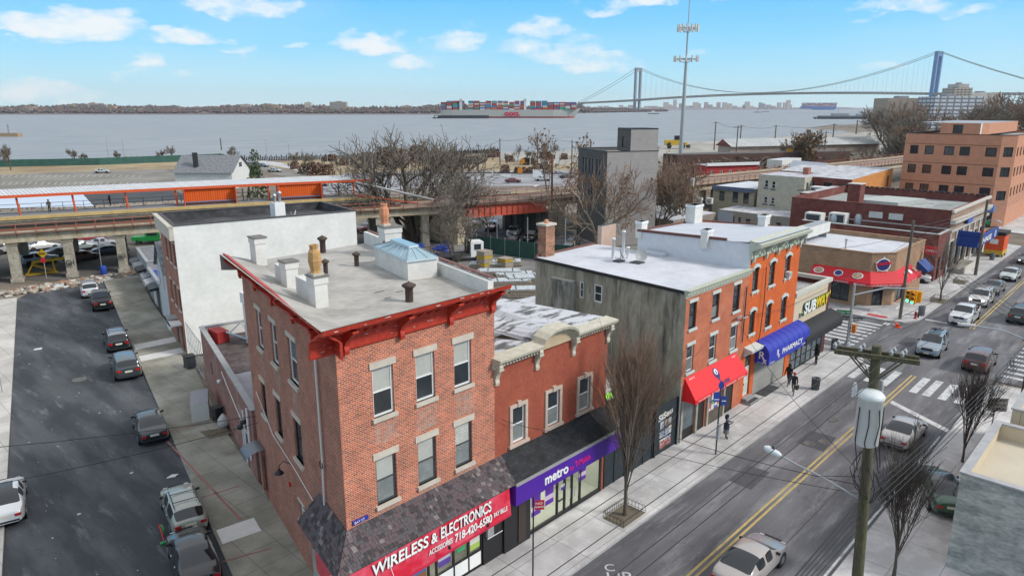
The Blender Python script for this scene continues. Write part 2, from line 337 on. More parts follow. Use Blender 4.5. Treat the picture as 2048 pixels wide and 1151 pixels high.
# ================================================================ ground, streets, water
def surf(name,c1,c2,salt=None,rough=.85,s1=.35,joints=None,stretch=(1,1,1),th=(.42,.6),saltth=(.6,.72),fine=.12,tracks=None):
 m=bpy.data.materials.new(name);m.use_nodes=True;MATS[name]=m
 nt=m.node_tree;N=nt.nodes;L=nt.links;b=N['Principled BSDF'];b.inputs['Roughness'].default_value=rough;b.inputs['Specular IOR Level'].default_value=.25
 tc=N.new('ShaderNodeTexCoord')
 def noise(scale,st=(1,1,1),det=7,ro=.6):
  mp=N.new('ShaderNodeMapping');mp.inputs['Scale'].default_value=st;L.new(tc.outputs['UV'],mp.inputs[0])
  n=N.new('ShaderNodeTexNoise');n.inputs['Scale'].default_value=scale;n.inputs['Detail'].default_value=det;n.inputs['Roughness'].default_value=ro;L.new(mp.outputs[0],n.inputs['Vector']);return n.outputs[0]
 def mr(v,a,b_,c=0,d=1):
  n=N.new('ShaderNodeMapRange');L.new(v,n.inputs[0]);n.inputs[1].default_value=a;n.inputs[2].default_value=b_;n.inputs[3].default_value=c;n.inputs[4].default_value=d;return n.outputs[0]
 def mix(f,a,bb):
  n=N.new('ShaderNodeMix');n.data_type='RGBA';L.new(f,n.inputs[0])
  for k,v in((6,a),(7,bb)):
   if isinstance(v,tuple):n.inputs[k].default_value=(*v,1)
   else:L.new(v,n.inputs[k])
  return n.outputs[2]
 c=mix(mr(noise(s1,stretch),*th),c1,c2)
 f=mr(noise(14,det=3),.3,.7,1-fine,1+fine);sc=N.new('ShaderNodeVectorMath');sc.operation='SCALE';L.new(c,sc.inputs[0]);L.new(f,sc.inputs['Scale']);c=sc.outputs[0]
 f=mr(noise(.12,det=4),.3,.7,.8,1.2);sc=N.new('ShaderNodeVectorMath');sc.operation='SCALE';L.new(c,sc.inputs[0]);L.new(f,sc.inputs['Scale']);c=sc.outputs[0]
 if salt:c=mix(mr(noise(.9,stretch,9,.7),saltth[0],saltth[1],0,.8),c,salt)
 if joints:
  bt=N.new('ShaderNodeTexBrick');L.new(tc.outputs['UV'],bt.inputs['Vector']);bt.offset=0;bt.inputs['Scale'].default_value=1;bt.inputs['Brick Width'].default_value=joints[0];bt.inputs['Row Height'].default_value=joints[1];bt.inputs['Mortar Size'].default_value=.022
  bt.inputs['Color1'].default_value=(.96,.96,.96,1);bt.inputs['Color2'].default_value=(1.03,1.03,1.03,1);bt.inputs['Mortar'].default_value=(.62,.62,.62,1)
  mm=N.new('ShaderNodeMix');mm.data_type='RGBA';mm.blend_type='MULTIPLY';mm.inputs[0].default_value=1;L.new(c,mm.inputs[6]);L.new(bt.outputs[0],mm.inputs[7]);c=mm.outputs[2]
 if tracks:
  vo=N.new('ShaderNodeTexVoronoi');vo.feature='DISTANCE_TO_EDGE';vo.inputs['Scale'].default_value=tracks
  ad=N.new('ShaderNodeVectorMath');ad.operation='ADD';n9=N.new('ShaderNodeTexNoise');n9.inputs['Scale'].default_value=1.1;n9.inputs['Detail'].default_value=5;L.new(tc.outputs['UV'],n9.inputs['Vector']);L.new(tc.outputs['UV'],ad.inputs[0]);L.new(n9.outputs['Color'],ad.inputs[1]);L.new(ad.outputs[0],vo.inputs['Vector'])
  c=mix(mr(vo.outputs['Distance'],.0,.004,.4,0),c,(.035,.035,.04))
 L.new(c,b.inputs['Base Color'])
 bp=N.new('ShaderNodeBump');bp.inputs['Strength'].default_value=.25;bp.inputs['Distance'].default_value=.01;L.new(noise(25,det=3),bp.inputs['Height']);L.new(bp.outputs[0],b.inputs['Normal'])
 return m
ASPH=surf('street_asphalt',(.088,.088,.095),(.155,.153,.163),salt=(.29,.29,.305),stretch=(.16,1,1),th=(.38,.62),saltth=(.50,.72),tracks=.22)
ASPH2=surf('side_street_asphalt',(.048,.053,.060),(.092,.098,.106),salt=(.28,.30,.32),stretch=(1.6,.3,1),saltth=(.57,.85),tracks=.12)
CONC=surf('salted_concrete',(.40,.39,.385),(.52,.51,.505),salt=(.66,.66,.67),joints=(3.0,1.8),saltth=(.5,.75),fine=.06)
CONC2=surf('old_concrete',(.21,.205,.17),(.31,.30,.26),salt=(.42,.41,.38),joints=(1.6,1.5),saltth=(.6,.85),fine=.1)
DIRT=surf('yard_ground',(.15,.125,.10),(.23,.195,.16),salt=(.36,.35,.34),s1=.15,saltth=(.58,.75),fine=.2)
GRASS=surf('dormant_grass',(.27,.20,.12),(.36,.29,.18),salt=(.40,.38,.34),s1=.05,fine=.15)
LOT=surf('lot_asphalt',(.19,.175,.15),(.25,.235,.21),salt=(.34,.33,.31),s1=.04,fine=.1)
SAND=surf('shore_snow',(.27,.25,.215),(.38,.365,.34),salt=(.46,.45,.44),s1=.05)
g=MB()
shore=[(-600,900),(-250,640),(0,390),(64,339),(110,311),(161,268),(238,246),(278,224),(330,216),(388,228),(500,212),(608,208),(690,232),(760,300),(900,330),(1200,300),(2600,280),(2750,220),(2600,-1800),(-600,-700)]
g.face([(x,y,-.06)for x,y in reversed(shore)],DIRT);struct('ground',g)
g=MB()
for a,b in zip(shore[:-4],shore[1:-3]):
 g.face([(a[0],a[1],-.06),(b[0],b[1],-.06),(b[0]+3,b[1]+7,-1.6),(a[0]+3,a[1]+7,-1.6)],SAND)
struct('shore_slope',g)
wm_=bpy.data.materials.new('bay_water');wm_.use_nodes=True;nt=wm_.node_tree;b_=nt.nodes['Principled BSDF']
b_.inputs['Base Color'].default_value=(.33,.345,.355,1);b_.inputs['Roughness'].default_value=.5;b_.inputs['Specular IOR Level'].default_value=.14
tc=nt.nodes.new('ShaderNodeTexCoord');mp=nt.nodes.new('ShaderNodeMapping');mp.inputs['Scale'].default_value=(.02,.06,1);mp.inputs['Rotation'].default_value=(0,0,-.8);nt.links.new(tc.outputs['UV'],mp.inputs[0])
nz=nt.nodes.new('ShaderNodeTexNoise');nz.inputs['Scale'].default_value=1;nz.inputs['Detail'].default_value=9;nz.inputs['Roughness'].default_value=.7;nt.links.new(mp.outputs[0],nz.inputs['Vector'])
rm=nt.nodes.new('ShaderNodeMapRange');nt.links.new(nz.outputs[0],rm.inputs[0]);rm.inputs[1].default_value=.35;rm.inputs[2].default_value=.68
mx=nt.nodes.new('ShaderNodeMix');mx.data_type='RGBA';nt.links.new(rm.outputs[0],mx.inputs[0]);mx.inputs[6].default_value=(.215,.235,.255,1);mx.inputs[7].default_value=(.32,.33,.34,1);nt.links.new(mx.outputs[2],b_.inputs['Base Color'])
bp=nt.nodes.new('ShaderNodeBump');bp.inputs['Strength'].default_value=.6;bp.inputs['Distance'].default_value=1;nt.links.new(nz.outputs[0],bp.inputs['Height']);nt.links.new(bp.outputs[0],b_.inputs['Normal'])
g=MB();g.face([(-9000,-9000,-1.2),(22000,-9000,-1.2),(22000,22000,-1.2),(-9000,22000,-1.2)],wm_);struct('water',g)
# side street axis: right kerb through (2.0+..)
def ss(v,off=0):return(11.69+(v-29.08)*.2275+off,v)
SD=unit(.2275,1)
def rib(poly,z,m,mb):mb.face([(x,y,z)for x,y in poly],m)
g=MB();rib([(-60,9.0),(420,9.0),(420,17.75),(-60,17.75)],0,ASPH,g);struct('main_street',g)
g=MB();rib([ss(17.75,-9.5),ss(17.75,.4),ss(26,0),ss(96,0),ss(97,-3),ss(96,-8),ss(94,-9.1),ss(75,-9.1),ss(40,-9.05)],0,ASPH2,g);struct('side_street',g)
g=MB();rib([(63.8,17.75),(77,17.75),(76.2,19.6),(75.6,60),(63.8,60)],0,ASPH,g)
rib([(64.5,-60),(76.5,-60),(76.5,9.0),(64.5,9.0)],0,ASPH,g);struct('cross_street',g)
def pave(name,poly,m,h=.14,curb=None):
 g=MB();g.prism(poly,-.05,h,curb or m,m,bottom=False);return struct(name,g)
KERB=mat('kerb_stone',(.36,.36,.36),.8,var=.2,vs=2)
def walk(name,poly,m):return pave(name,poly,m,.14,KERB)
walk('sidewalk',[(ss(22)[0]+.1,22),(13.0,17.75),(61.9,17.75),(63.3,18.6),(63.8,20),(63.8,60),(61.95,60),(61.95,21.2),(10,21.2)][1:]and[(13.2,17.75),(61.9,17.75),(63.3,18.5),(63.8,20),(63.8,34),(61.9,34),(61.9,21.3),(13.2,21.3)],CONC)
walk('sidewalk',[ss(23.5),(11.3,18.6),(12.0,17.9),(13.2,17.75),(13.2,21.3),(16.6,36),(18.3,44),(22.9,61),(27,80),(31,96),ss(96)][::-1]and[ss(96),ss(23.5),(11.0,18.8),(11.9,17.95),(13.2,17.75),(13.2,21.3),(16.6,36),(18.3,44),(22.9,61),(27,80),(31,96)],CONC2)
walk('sidewalk',[(75.8,20.3),(76.4,18.7),(78.3,17.75),(133,17.75),(134,22.6),(83.6,22.6),(80,23),(79,34),(75.6,34)],CONC)
walk('sidewalk',[(146,17.75),(420,17.75),(420,24.2),(147,24.2)],CONC)
walk('sidewalk',[(-60,4),(62.6,4),(63.6,6),(63.4,8.2),(62.5,9.0),(-60,9.0)],CONC)
walk('sidewalk',[(77.5,4),(420,4),(420,9.0),(78.5,9.0),(77.5,8)],CONC)
SNOWC=surf('pale_sidewalk',(.42,.40,.37),(.52,.50,.47),salt=(.62,.62,.62),joints=(1.5,1.5))
g=MB();g.prism([ss(20,-9.1),ss(94,-9.1),ss(96,-16),ss(20,-14)],-.05,.13,KERB,SNOWC,bottom=False);struct('sidewalk',g)
# lighter driveway slabs across the side-street pavement
FRESH=mat('fresh_concrete',(.60,.60,.59),.85,var=.08,vs=2)
def slab(a,b,z=.145):
 g=MB();g.face([(ss(a,.15)[0],a,z),(ss(a)[0]+3.6 if a>50 else 14.3,a-.3,z),(ss(b)[0]+3.6 if a>50 else 14.6,b-.3,z),(ss(b,.15)[0],b,z)],FRESH);struct('pavement_slab',g)
slab(65.4,67.0);slab(61.9,63.4);slab(31.6,33.0)
# painted markings
YEL=mat('yellow_line_paint',(.44,.33,.13),.7,var=.25,vs=2);WHP=mat('white_line_paint',(.52,.53,.53),.7,var=.2,vs=1.6,col2=(.24,.24,.25),th=(.48,.72))
REDL=mat('red_utility_paint',(.28,.12,.11),.8,var=.3,vs=2)
def marks(name,quads,m,z=.005):
 g=MB()
 for q in quads:g.face([(x,y,z)for x,y in q],m)
 return struct(name,g)
rc=lambda x0,x1,y0,y1:[(x0,y0),(x1,y0),(x1,y1),(x0,y1)]
marks('centre_line_marking',[rc(-50,61.3,13.5,13.63),rc(-50,61.3,13.8,13.93),rc(79,400,13.1,13.23),rc(79,400,13.4,13.53)],YEL)
marks('stop_line_marking',[[(54.1,13.4),(51.4,8.95),(52.0,8.95),(54.7,13.4)],rc(79.2,79.7,13.9,17.5)],WHP)
marks('crosswalk_marking',[rc(57.4,61.4,y,y+.55)for y in(9.5,10.55,11.6,12.5,14.6,15.8,17.0)],WHP)
marks('crosswalk_marking',[rc(65.8+1.15*k,66.25+1.15*k,19.9,23.6)for k in range(8)]+[rc(64.6,75.4,19.0,19.35)][:0]+[rc(74.6,75.5,19.6,20.1)],WHP)
marks('crosswalk_marking',[rc(79.4+.0,82.8,y,y+.5)for y in()]+[rc(66+1.3*k,66.5+1.3*k,5.5,8.6)for k in range(8)],WHP)
marks('parking_line_marking',[rc(-10,50.5,9.2,9.32)],WHP,.007)
marks('sidewalk_utility_marking',[[(14.0-.03,33),(14.9,45),(15.0,45),(14.1,33)],[(11.8,30.2),(13.9,29.5),(13.9,29.6),(11.8,30.3)],[(12.2,36.8),(15.6,36.3),(15.6,36.4),(12.2,36.9)],[(14.2,46.6),(17.4,46.0),(17.4,46.1),(14.2,46.7)]],REDL,.146)
RAMP=mat('tactile_red',(.45,.06,.06),.8,var=.2,vs=4)
g=MB();g.box(76.5,77.3,20.4,22.3,.1,.147,RAMP);struct('tactile_paving',g)
for t_,s_,q_ in(('C',.75,(1209,1141)),('UR',1.0,(1214,1162))):text(t_,s_,(*at(*q_)[:2],.006),(.69,-.72,0),(.72,.69,0),WHP,None,'road_lettering',ext=.001)['kind']='structure'
IRON=mat('cast_iron',(.11,.105,.10),.6,var=.3,vs=8)
for(x,y,r,n)in((14.5,61.5,.55,'round rust-rimmed manhole cover in the middle of the side street'),(43.5,15.1,.38,'round manhole cover in the main street, nearer the sidewalk, left one of the pair'),(44.4,14.5,.38,'round manhole cover in the main street, nearer the yellow line, right one of the pair'),(48.3,15.3,.42,'manhole cover in a patched spot of the main street below the crosswalk')):
 g=MB();g.lathe((x,y,.002),[(0.001,.0),(r,0),(r,.012),(r*.82,.012),(r*.8,.006),(.001,.007)],IRON,20);g.build('manhole_cover',label=n,cat='manhole cover',group='manhole covers')
# ================================================================ the corner brick building
UP=(0,0,1)
SH=brick('wood_shingles',(.13,.098,.105),(.075,.06,.066),(.02,.018,.018),bw=.24,bh=.34,ms=.012,patch=(.30,.26,.26),pscale=1.6,pth=(.56,.8),var=.45)
ROOFG=mat('roof_membrane',(.31,.295,.27),.85,var=.1,vs=.5,col2=(.41,.39,.36),bump=.1)
PWHITE=mat('painted_masonry',(.56,.545,.51),.8,var=.04,vs=1.1,col2=(.66,.65,.62),bump=.2,th=(.3,.6))
RUST=mat('rusty_iron',(.075,.05,.04),.8,var=.4,vs=6)
CLAY=mat('clay_pot',(.46,.27,.11),.8,var=.25,vs=5)
CLAY2=mat('orange_clay_pot',(.55,.24,.13),.8,var=.2,vs=5)
P0=(13.0,21.15);SV=unit(.235,.972)
def sp(s,o=0):return(P0[0]+SV[0]*s-SV[1]*o*-1*-1,P0[1]+SV[1]*s+SV[0]*o)
LS=14.6
BL=sp(LS);FR=(21.0,21.15);BRr=(24.3,BL[1])
A=thing('corner_building',(17,26,0),label='three-storey orange brick corner building with red bracketed cornice and shingled awning',cat='building')
D1=(1,0);DS=(-SV[0],-SV[1]);PB=BL
wf=MB()
ops=[(x-13,x-13+.98,9.45,11.45)for x in(14.5,16.58,18.62)]+[(x-13,x-13+.98,5.74,7.73)for x in(14.46,16.54,18.6)]
shopf=[(.35,7.15,.14,2.9)]
wall(wf,P0,D1,8,.1,12.6,ops+shopf,BR_FRONT,reveal=.18)
tr=lambda a,b:(LS-b,LS-a)
sops=[(*tr(5.2,6.45),9.35,11.4),(*tr(8.35,9.35),9.3,11.35),(*tr(11.1,12.1),9.28,11.3),(*tr(5.4,6.6),5.55,7.6),(*tr(8.7,9.7),5.5,7.5),(*tr(11.6,12.5),5.45,7.35),(*tr(5.9,6.7),2.3,3.3),(*tr(13.0,14.1),.14,2.6)]
wall(wf,PB,DS,LS,.1,12.6,sops,BR_SIDE,reveal=.2)
wall(wf,FR,unit(BRr[0]-FR[0],BRr[1]-FR[1]),math.hypot(BRr[0]-FR[0],BRr[1]-FR[1]),.1,13.1,[],BR_SIDE)
wall(wf,BRr,(-1,0),BRr[0]-BL[0],.1,12.6,[],BR_SIDE)
wf.build('wall',A)
for i,(a,b,c,e)in enumerate(ops):
 fm=WHITE if i<3 else DKGREY
 window(A,P0,D1,a,b,c,e,fm,BLIND,GLASS if i<3 else BLINDG,lintel=CREAM,sill=CREAM,lh=.27,ext=.12,fw=.08,split=.5)
for i,(a,b,c,e)in enumerate(sops[:6]):
 window(A,PB,DS,a,b,c,e,WHITE if i<3 else BLACK,GLASSB if i==0 else GLASS,GLASS,lintel=CREAM,sill=CREAM,lh=.22,fw=.09)
window(A,PB,DS,*sops[6],WHITE,BLINDG,BLINDG,lintel=CREAM,sill=CREAM,lh=.1,fw=.06)
dm=MB();a,b,c,e=sops[7];dm.pbox(PB,DS,a,b,-.2,-.14,c,e,mat('maroon_door',(.10,.02,.02),.5));dd=dm.build('door',A)
h_=MB();h_.pbox(PB,DS,b-.15,b-.1,-.14,-.08,1.1,1.25,STEEL);h_.build('handle',dd)
def stain(s0,s1,z0,z1,p=P0,d=D1,par=A,o=.004):
 k='mineral_stain'
 if k not in MATS:
  m=mat(k,(.55,.48,.42),.9);nt=m.node_tree;N=nt.nodes;L=nt.links;tc=N.new('ShaderNodeTexCoord');mp=N.new('ShaderNodeMapping');mp.inputs['Scale'].default_value=(2.2,.8,1);n=N.new('ShaderNodeTexNoise');n.inputs['Scale'].default_value=2.5;n.inputs['Detail'].default_value=8;n.inputs['Roughness'].default_value=.75;r=N.new('ShaderNodeMapRange');r.inputs[1].default_value=.42;r.inputs[2].default_value=.68;r.inputs[4].default_value=.6
  L.new(tc.outputs['UV'],mp.inputs[0]);L.new(mp.outputs[0],n.inputs['Vector']);L.new(n.outputs[0],r.inputs[0]);L.new(r.outputs[0],N['Principled BSDF'].inputs['Alpha'])
 m=MB();n=5
 for j in range(n):a=s0+.12*math.sin(j*2.1)-.05*j*0;m.face([fp(p,d,s0+.06*math.sin(j*2.1),o,z1-(z1-z0)*(j+1)/n),fp(p,d,s1+.06*math.sin(j*1.7+2),o,z1-(z1-z0)*(j+1)/n),fp(p,d,s1+.06*math.sin(j*1.7+.3),o,z1-(z1-z0)*j/n),fp(p,d,s0+.06*math.sin(j*2.1-2.1),o,z1-(z1-z0)*j/n)],MATS[k])
 m.build('stain',par)
for s_,h_ in((1.5,.95),(3.55,1.1),(5.6,1.2)):stain(s_,s_+1.05,9.28-h_,9.28)
for s_,h_ in((1.5,.3),(3.55,.35),(5.6,.35)):stain(s_,s_+1.05,5.58-h_,5.58)
for s_ in(LS-6.4,LS-9.3,LS-12.0):stain(s_,s_+1.0,7.9,9.1,PB,DS)
# roof: sloping strip from the cornice edge, sunken deck
def off(o):
 n=(P0[0]-o-.25*o,P0[1]-o);return n
EZ=13.78
E0,E1,E2,E3=(11.86,20.08),(21.1,20.08),(24.6,BL[1]),(15.38,BL[1])
I0,I1,I2,I3=(13.9,22.0),(20.95,22.0),(24.25,BL[1]-.05),(17.3,BL[1]-.05)
rf=MB()
q=lambda p,z:(p[0],p[1],z)
rf.face([q(E0,EZ),q(E1,EZ),q(I1,13.12),q(I0,13.12)],ROOFG);rf.face([q(E3,EZ-.05),q(E0,EZ),q(I0,13.12),q(I3,13.12)],ROOFG)
rf.face([q(I0,13.12),q(I1,13.12),q(I2,13.1),q(I3,13.1)],ROOFG)
rf.face([q(E3,EZ-.05),q(I3,13.1),q(I3,12.6),q(E3,12.9)],ROOFG)
# dark seams and patches
SEAM=mat('roof_tar',(.10,.09,.085),.8)
for(x,y,l,w_)in((17.6,25.1,.5,.02),(18.3,24.5,.4,.02),(17.3,24.0,.35,.02)):rf.box(x,x+l,y,y+w_+.05,13.121,13.13,SEAM)
rfo=rf.build('roof',A)
pr=MB()
pr.prism([(20.78,21.3),(21.12,21.3),(22.2,26.0),(21.86,26.0)],12.9,lambda x,y:13.72,PWHITE)
pr.prism([(21.86,26.0),(22.2,26.0),(24.5,BL[1]),(24.16,BL[1])],12.9,13.8,PWHITE)
pr.prism([(21.0,21.25),(21.18,21.25),(22.26,26.0),(24.56,BL[1]),(24.4,BL[1]),(22.08,26)],13.8,13.86,mat('parapet_flashing',(.20,.09,.08),.7,var=.3))
pr.build('parapet',rfo)
# skylight on its curb
sk=MB();cx=[(20.05,25.9),(21.5,25.5),(22.5,29.5),(21.05,29.9)]
sk.prism(cx,13.1,14.0,PWHITE);sko=sk.build('skylight',A)
sg=MB();SKG=mat('skylight_glass',(.26,.38,.44),.15,spec=.7,var=.2,vs=1);SKF=mat('skylight_frame',(.50,.58,.62),.5)
C0=((20.05+21.5+22.5+21.05)/4,(25.9+25.5+29.5+29.9)/4)
ex=[(C0[0]+(p[0]-C0[0])*1.08,C0[1]+(p[1]-C0[1])*1.04)for p in cx]
rg=[(C0[0]-.12-.28,C0[1]-.9),(C0[0]+.12-.1,C0[1]-.95),(C0[0]+.12+.28,C0[1]+.9),(C0[0]-.12+.1,C0[1]+.95)]
sg.prism(ex,14.0,14.1,SKF)
for k in range(4):
 k2=(k+1)%4;sg.face([q(ex[k],14.1),q(ex[k2],14.1),q(rg[k2],14.46),q(rg[k],14.46)],SKG)
 n=5 if k%2 else 3
 for j in range(n+1):
  t=j/n;a_=(ex[k][0]+(ex[k2][0]-ex[k][0])*t,ex[k][1]+(ex[k2][1]-ex[k][1])*t);b2=(rg[k][0]+(rg[k2][0]-rg[k][0])*t,rg[k][1]+(rg[k2][1]-rg[k][1])*t)
  sg.tube([q(a_,14.12),q(b2,14.48)],.018,SKF,4)
sg.prism([(p[0]+(p[0]-C0[0])*.3,p[1]+(p[1]-C0[1])*.15)for p in rg],14.44,14.56,SKF,SKG)
sg.build('glass_roof',sko)
# cornice
CORN=mat('red_cornice_paint',(.47,.045,.024),.5,var=.25,vs=4,col2=(.39,.032,.018),bump=.1)
def cornice(p,d,L,z0,brs,dens,s0=0,w=1.0):
 c=MB();c.profile(p,d,s0,L,[(0,z0),(.06,z0),(.10,z0+.08),(.10,z0+.62),(.16,z0+.70),(w*.55,z0+.86),(w*.62,z0+.98),(w*.98,z0+1.08),(w*1.04,z0+1.27),(w*.7,z0+1.12),(0,z0+.62)],CORN)
 o=c.build('cornice',A)
 for s in brs:
  b=MB();prof=[(0.09,z0-.12),(.2,z0-.1),(.24,z0+.05),(.2,z0+.22),(.32,z0+.42),(.62,z0+.66),(.78,z0+.8),(.8,z0+.93),(.09,z0+.93)]
  b.profile(p,d,s-.1,s+.1,prof,CORN);b.pbox(p,d,s-.13,s+.13,.1,.84,z0+.84,z0+.93,CORN);b.build('bracket',o)
 for s in dens:
  b=MB();b.profile(p,d,s-.05,s+.05,[(.1,z0+.6),(.2,z0+.6),(.5,z0+.82),(.52,z0+.9),(.1,z0+.9)],CORN);b.build('dentil',o)
 ch=MB()
 ch.pbox(p,d,s0,L,.1,.125,z0+.36,z0+.40,CORN);ch.build('moulding',o)
 cp=MB();r=random.Random(int(L*10))
 for k in range(26):
  s=r.uniform(s0+.3,L-.4);z=z0+r.choice((.22,.3,.45,1.15,1.2));oo=.128 if z<z0+1 else w*1.04+.003
  cp.pbox(p,d,s,s+r.uniform(.04,.22),oo-.01,oo,z,z+r.uniform(.01,.03),mat('bare_primer',(.55,.48,.46),.8))
 cp.build('peeling_paint',o)
 return o
cornice((P0[0],P0[1]),D1,8.05,12.48,(.35,2.85,5.35,7.75),[k*.42+.8 for k in range(4)]+[3.3+k*.45 for k in range(4)]+[5.8+.45*k for k in range(4)],s0=-1.06)
cornice(PB,DS,LS+.83,12.48,(.3,3.4,6.6,9.8,12.4,14.3),[1+.6*k for k in range(22)],w=.80)
# chimneys and vents (each stands on the roof as part of the building)
def chim(x,y,w_,l,z1,m,capm,ang,pot=None,wing=0):
 d=(math.cos(ang),math.sin(ang));c=MB();c.pbox((x,y),d,-w_/2,w_/2,-l/2,l/2,13.0,z1-.34,m);c.pbox((x,y),d,-w_/2-.04,w_/2+.04,-l/2-.04,l/2+.04,z1-.34,z1-.06,m);c.pbox((x,y),d,-w_/2-.08,w_/2+.08,-l/2-.08,l/2+.08,z1-.06,z1,capm)
 if wing:c.prism([(x-.1,y+.15),(x+.35,y+.15),(x+.35+.3,y+wing),(x-.1+.3,y+wing)],13.0,z1-.45,m)
 o=c.build('chimney',A)
 if pot:
  px_,py_=fp((x,y),d,pot[2],pot[3],0)[:2]
  t=MB();t.box(px_-.24,px_+.24,py_-.24,py_+.24,z1,z1+.09,CREAM);t.lathe((px_,py_,z1+.08),[(.24,0),(.20,.1),(.28,.5),(.24,.85),(.17,pot[0]*.86),(.20,pot[0]),(.12,pot[0]),(.1,.5)],pot[1],8,smooth=False)
  t.build('chimney_pot',o)
CAPD=mat('chimney_cap',(.17,.16,.15),.8,var=.3,vs=5)
chim(16.9,34.2,.55,.75,14.6,PWHITE,CAPD,-.1)
chim(15.5,28.6,.55,.62,14.4,PWHITE,CAPD,-.1,wing=1.7)
chim(14.75,25.0,.55,.62,14.45,PWHITE,CAPD,-.1,pot=(1.15,CLAY,-.05,.0),wing=2.1)
chim(23.1,31.3,.95,.95,14.75,PWHITE,CAPD,-.25,pot=(1.1,CLAY2,-.2,-.2))
def vent(x,y,h,r,cap=True):
 v=MB();v.lathe((x,y,13.08),[(r,0),(r,h*.72),(r*1.25,h*.74),(r*1.25,h*.8),(r*1.7,h*.82),(r*1.8,h*.9),(r*.8,h),(r*.15,h*1.05),(.01,h*1.1)]if cap else[(r,0),(r,h),(r*.7,h),(r*.7,h*.9)],RUST,12);v.build('roof_vent',A)
vent(20.9,34.6,.95,.16);vent(20.2,30.3,.75,.12);vent(18.2,30.0,.72,.11);vent(17.75,22.9,.85,.17);vent(21.45,29.6,1.25,.06,False)
# downspout, lamps on the side wall
dp=MB();dp.tube([(*sp(2.1,0),0)][:0]+[fp(PB,DS,LS-2.2,.1,12.2),fp(PB,DS,LS-2.2,.1,7.4),fp(PB,DS,LS-2.4,.1,4.6)],.05,PWHITE,8);dp.build('downspout',A)
cb=MB();cb.tube([fp(PB,DS,LS-13.5,.05,6.3),fp(PB,DS,LS-10.5,.05,5.0),fp(PB,DS,LS-6.7,.05,4.8),fp(PB,DS,LS-2.9,.06,4.4)],.025,PWHITE,5)
cb.tube([fp(PB,DS,LS-2.2,.12,7.2+.16*math.sin(k*PI/6))if False else fp(PB,DS,LS-2.3+.16*math.cos(k*PI/6),.14,7.1+.16*math.sin(k*PI/6))for k in range(13)],.02,BLACK,4);cb.build('cable',A)
for s,z in((3.1,4.3),(7.6,4.6)):
 l=MB();l.tube([fp(PB,DS,LS-s,0,z+.1),fp(PB,DS,LS-s,.35,z+.35),fp(PB,DS,LS-s,.55,z+.2),fp(PB,DS,LS-s,.58,z)],.02,BLACK,6);c_=fp(PB,DS,LS-s,.58,z-.22)
 lo=l.build('wall_lamp',A);l=MB();l.lathe(c_,[(.22,0),(.2,.06),(.08,.16),(.05,.24)],BLACK,14);l.build('lamp_shade',lo)
al=MB();al.pbox(PB,DS,LS-8.1,LS-7.95,0,.08,3.35,3.55,mat('alarm_red',(.5,.02,.02),.4));al.build('alarm_box',A)
# bent metal hood over the side door
hd=MB();hm=mat('hood_metal',(.16,.17,.19),.35,metal=.6)
rows=[]
for k in range(7):
 t=k/6;rows.append([fp(PB,DS,s,.05+1.0*math.sin(t*PI/2),2.75+.45*math.cos(t*PI/2))for s in(.3,1.75)])
hd.grid(rows,hm);hd.build('door_hood',A)
# shingled awning wrapping the corner
sh=MB();z1,z0=5.34,4.34;v0=20.02;kx=.98/.972
F0=(13.0-1.0-.25,v0);
sh.face([(F0[0],v0,z0),(21.25,v0,z0),(21.55,21.13,z1),(12.98,21.13,z1)],SH)
s_end=sp(3.3);o_end=(s_end[0]-1.0,s_end[1]+.2)
sh.face([(o_end[0],o_end[1],z0),(F0[0],v0,z0),(12.98,21.14,z1),(s_end[0],s_end[1],z1)],mat('x',(0,0,0))if False else SH)
sh.face([(s_end[0],s_end[1],z1),(s_end[0],s_end[1],z0),(o_end[0],o_end[1],z0)],SH)
sh.face([(21.25,v0,z0),(21.25,21.13,z0),(21.55,21.13,z1)],SH)
sh.face([(F0[0],v0,z0-.02),(o_end[0],o_end[1],z0-.02),(s_end[0],s_end[1],z0-.02),(13,21.1,z0-.02),(21.25,21.13,z0-.02),(21.25,v0,z0-.02)],DKGREY)
aw=sh.build('shingle_awning',A)
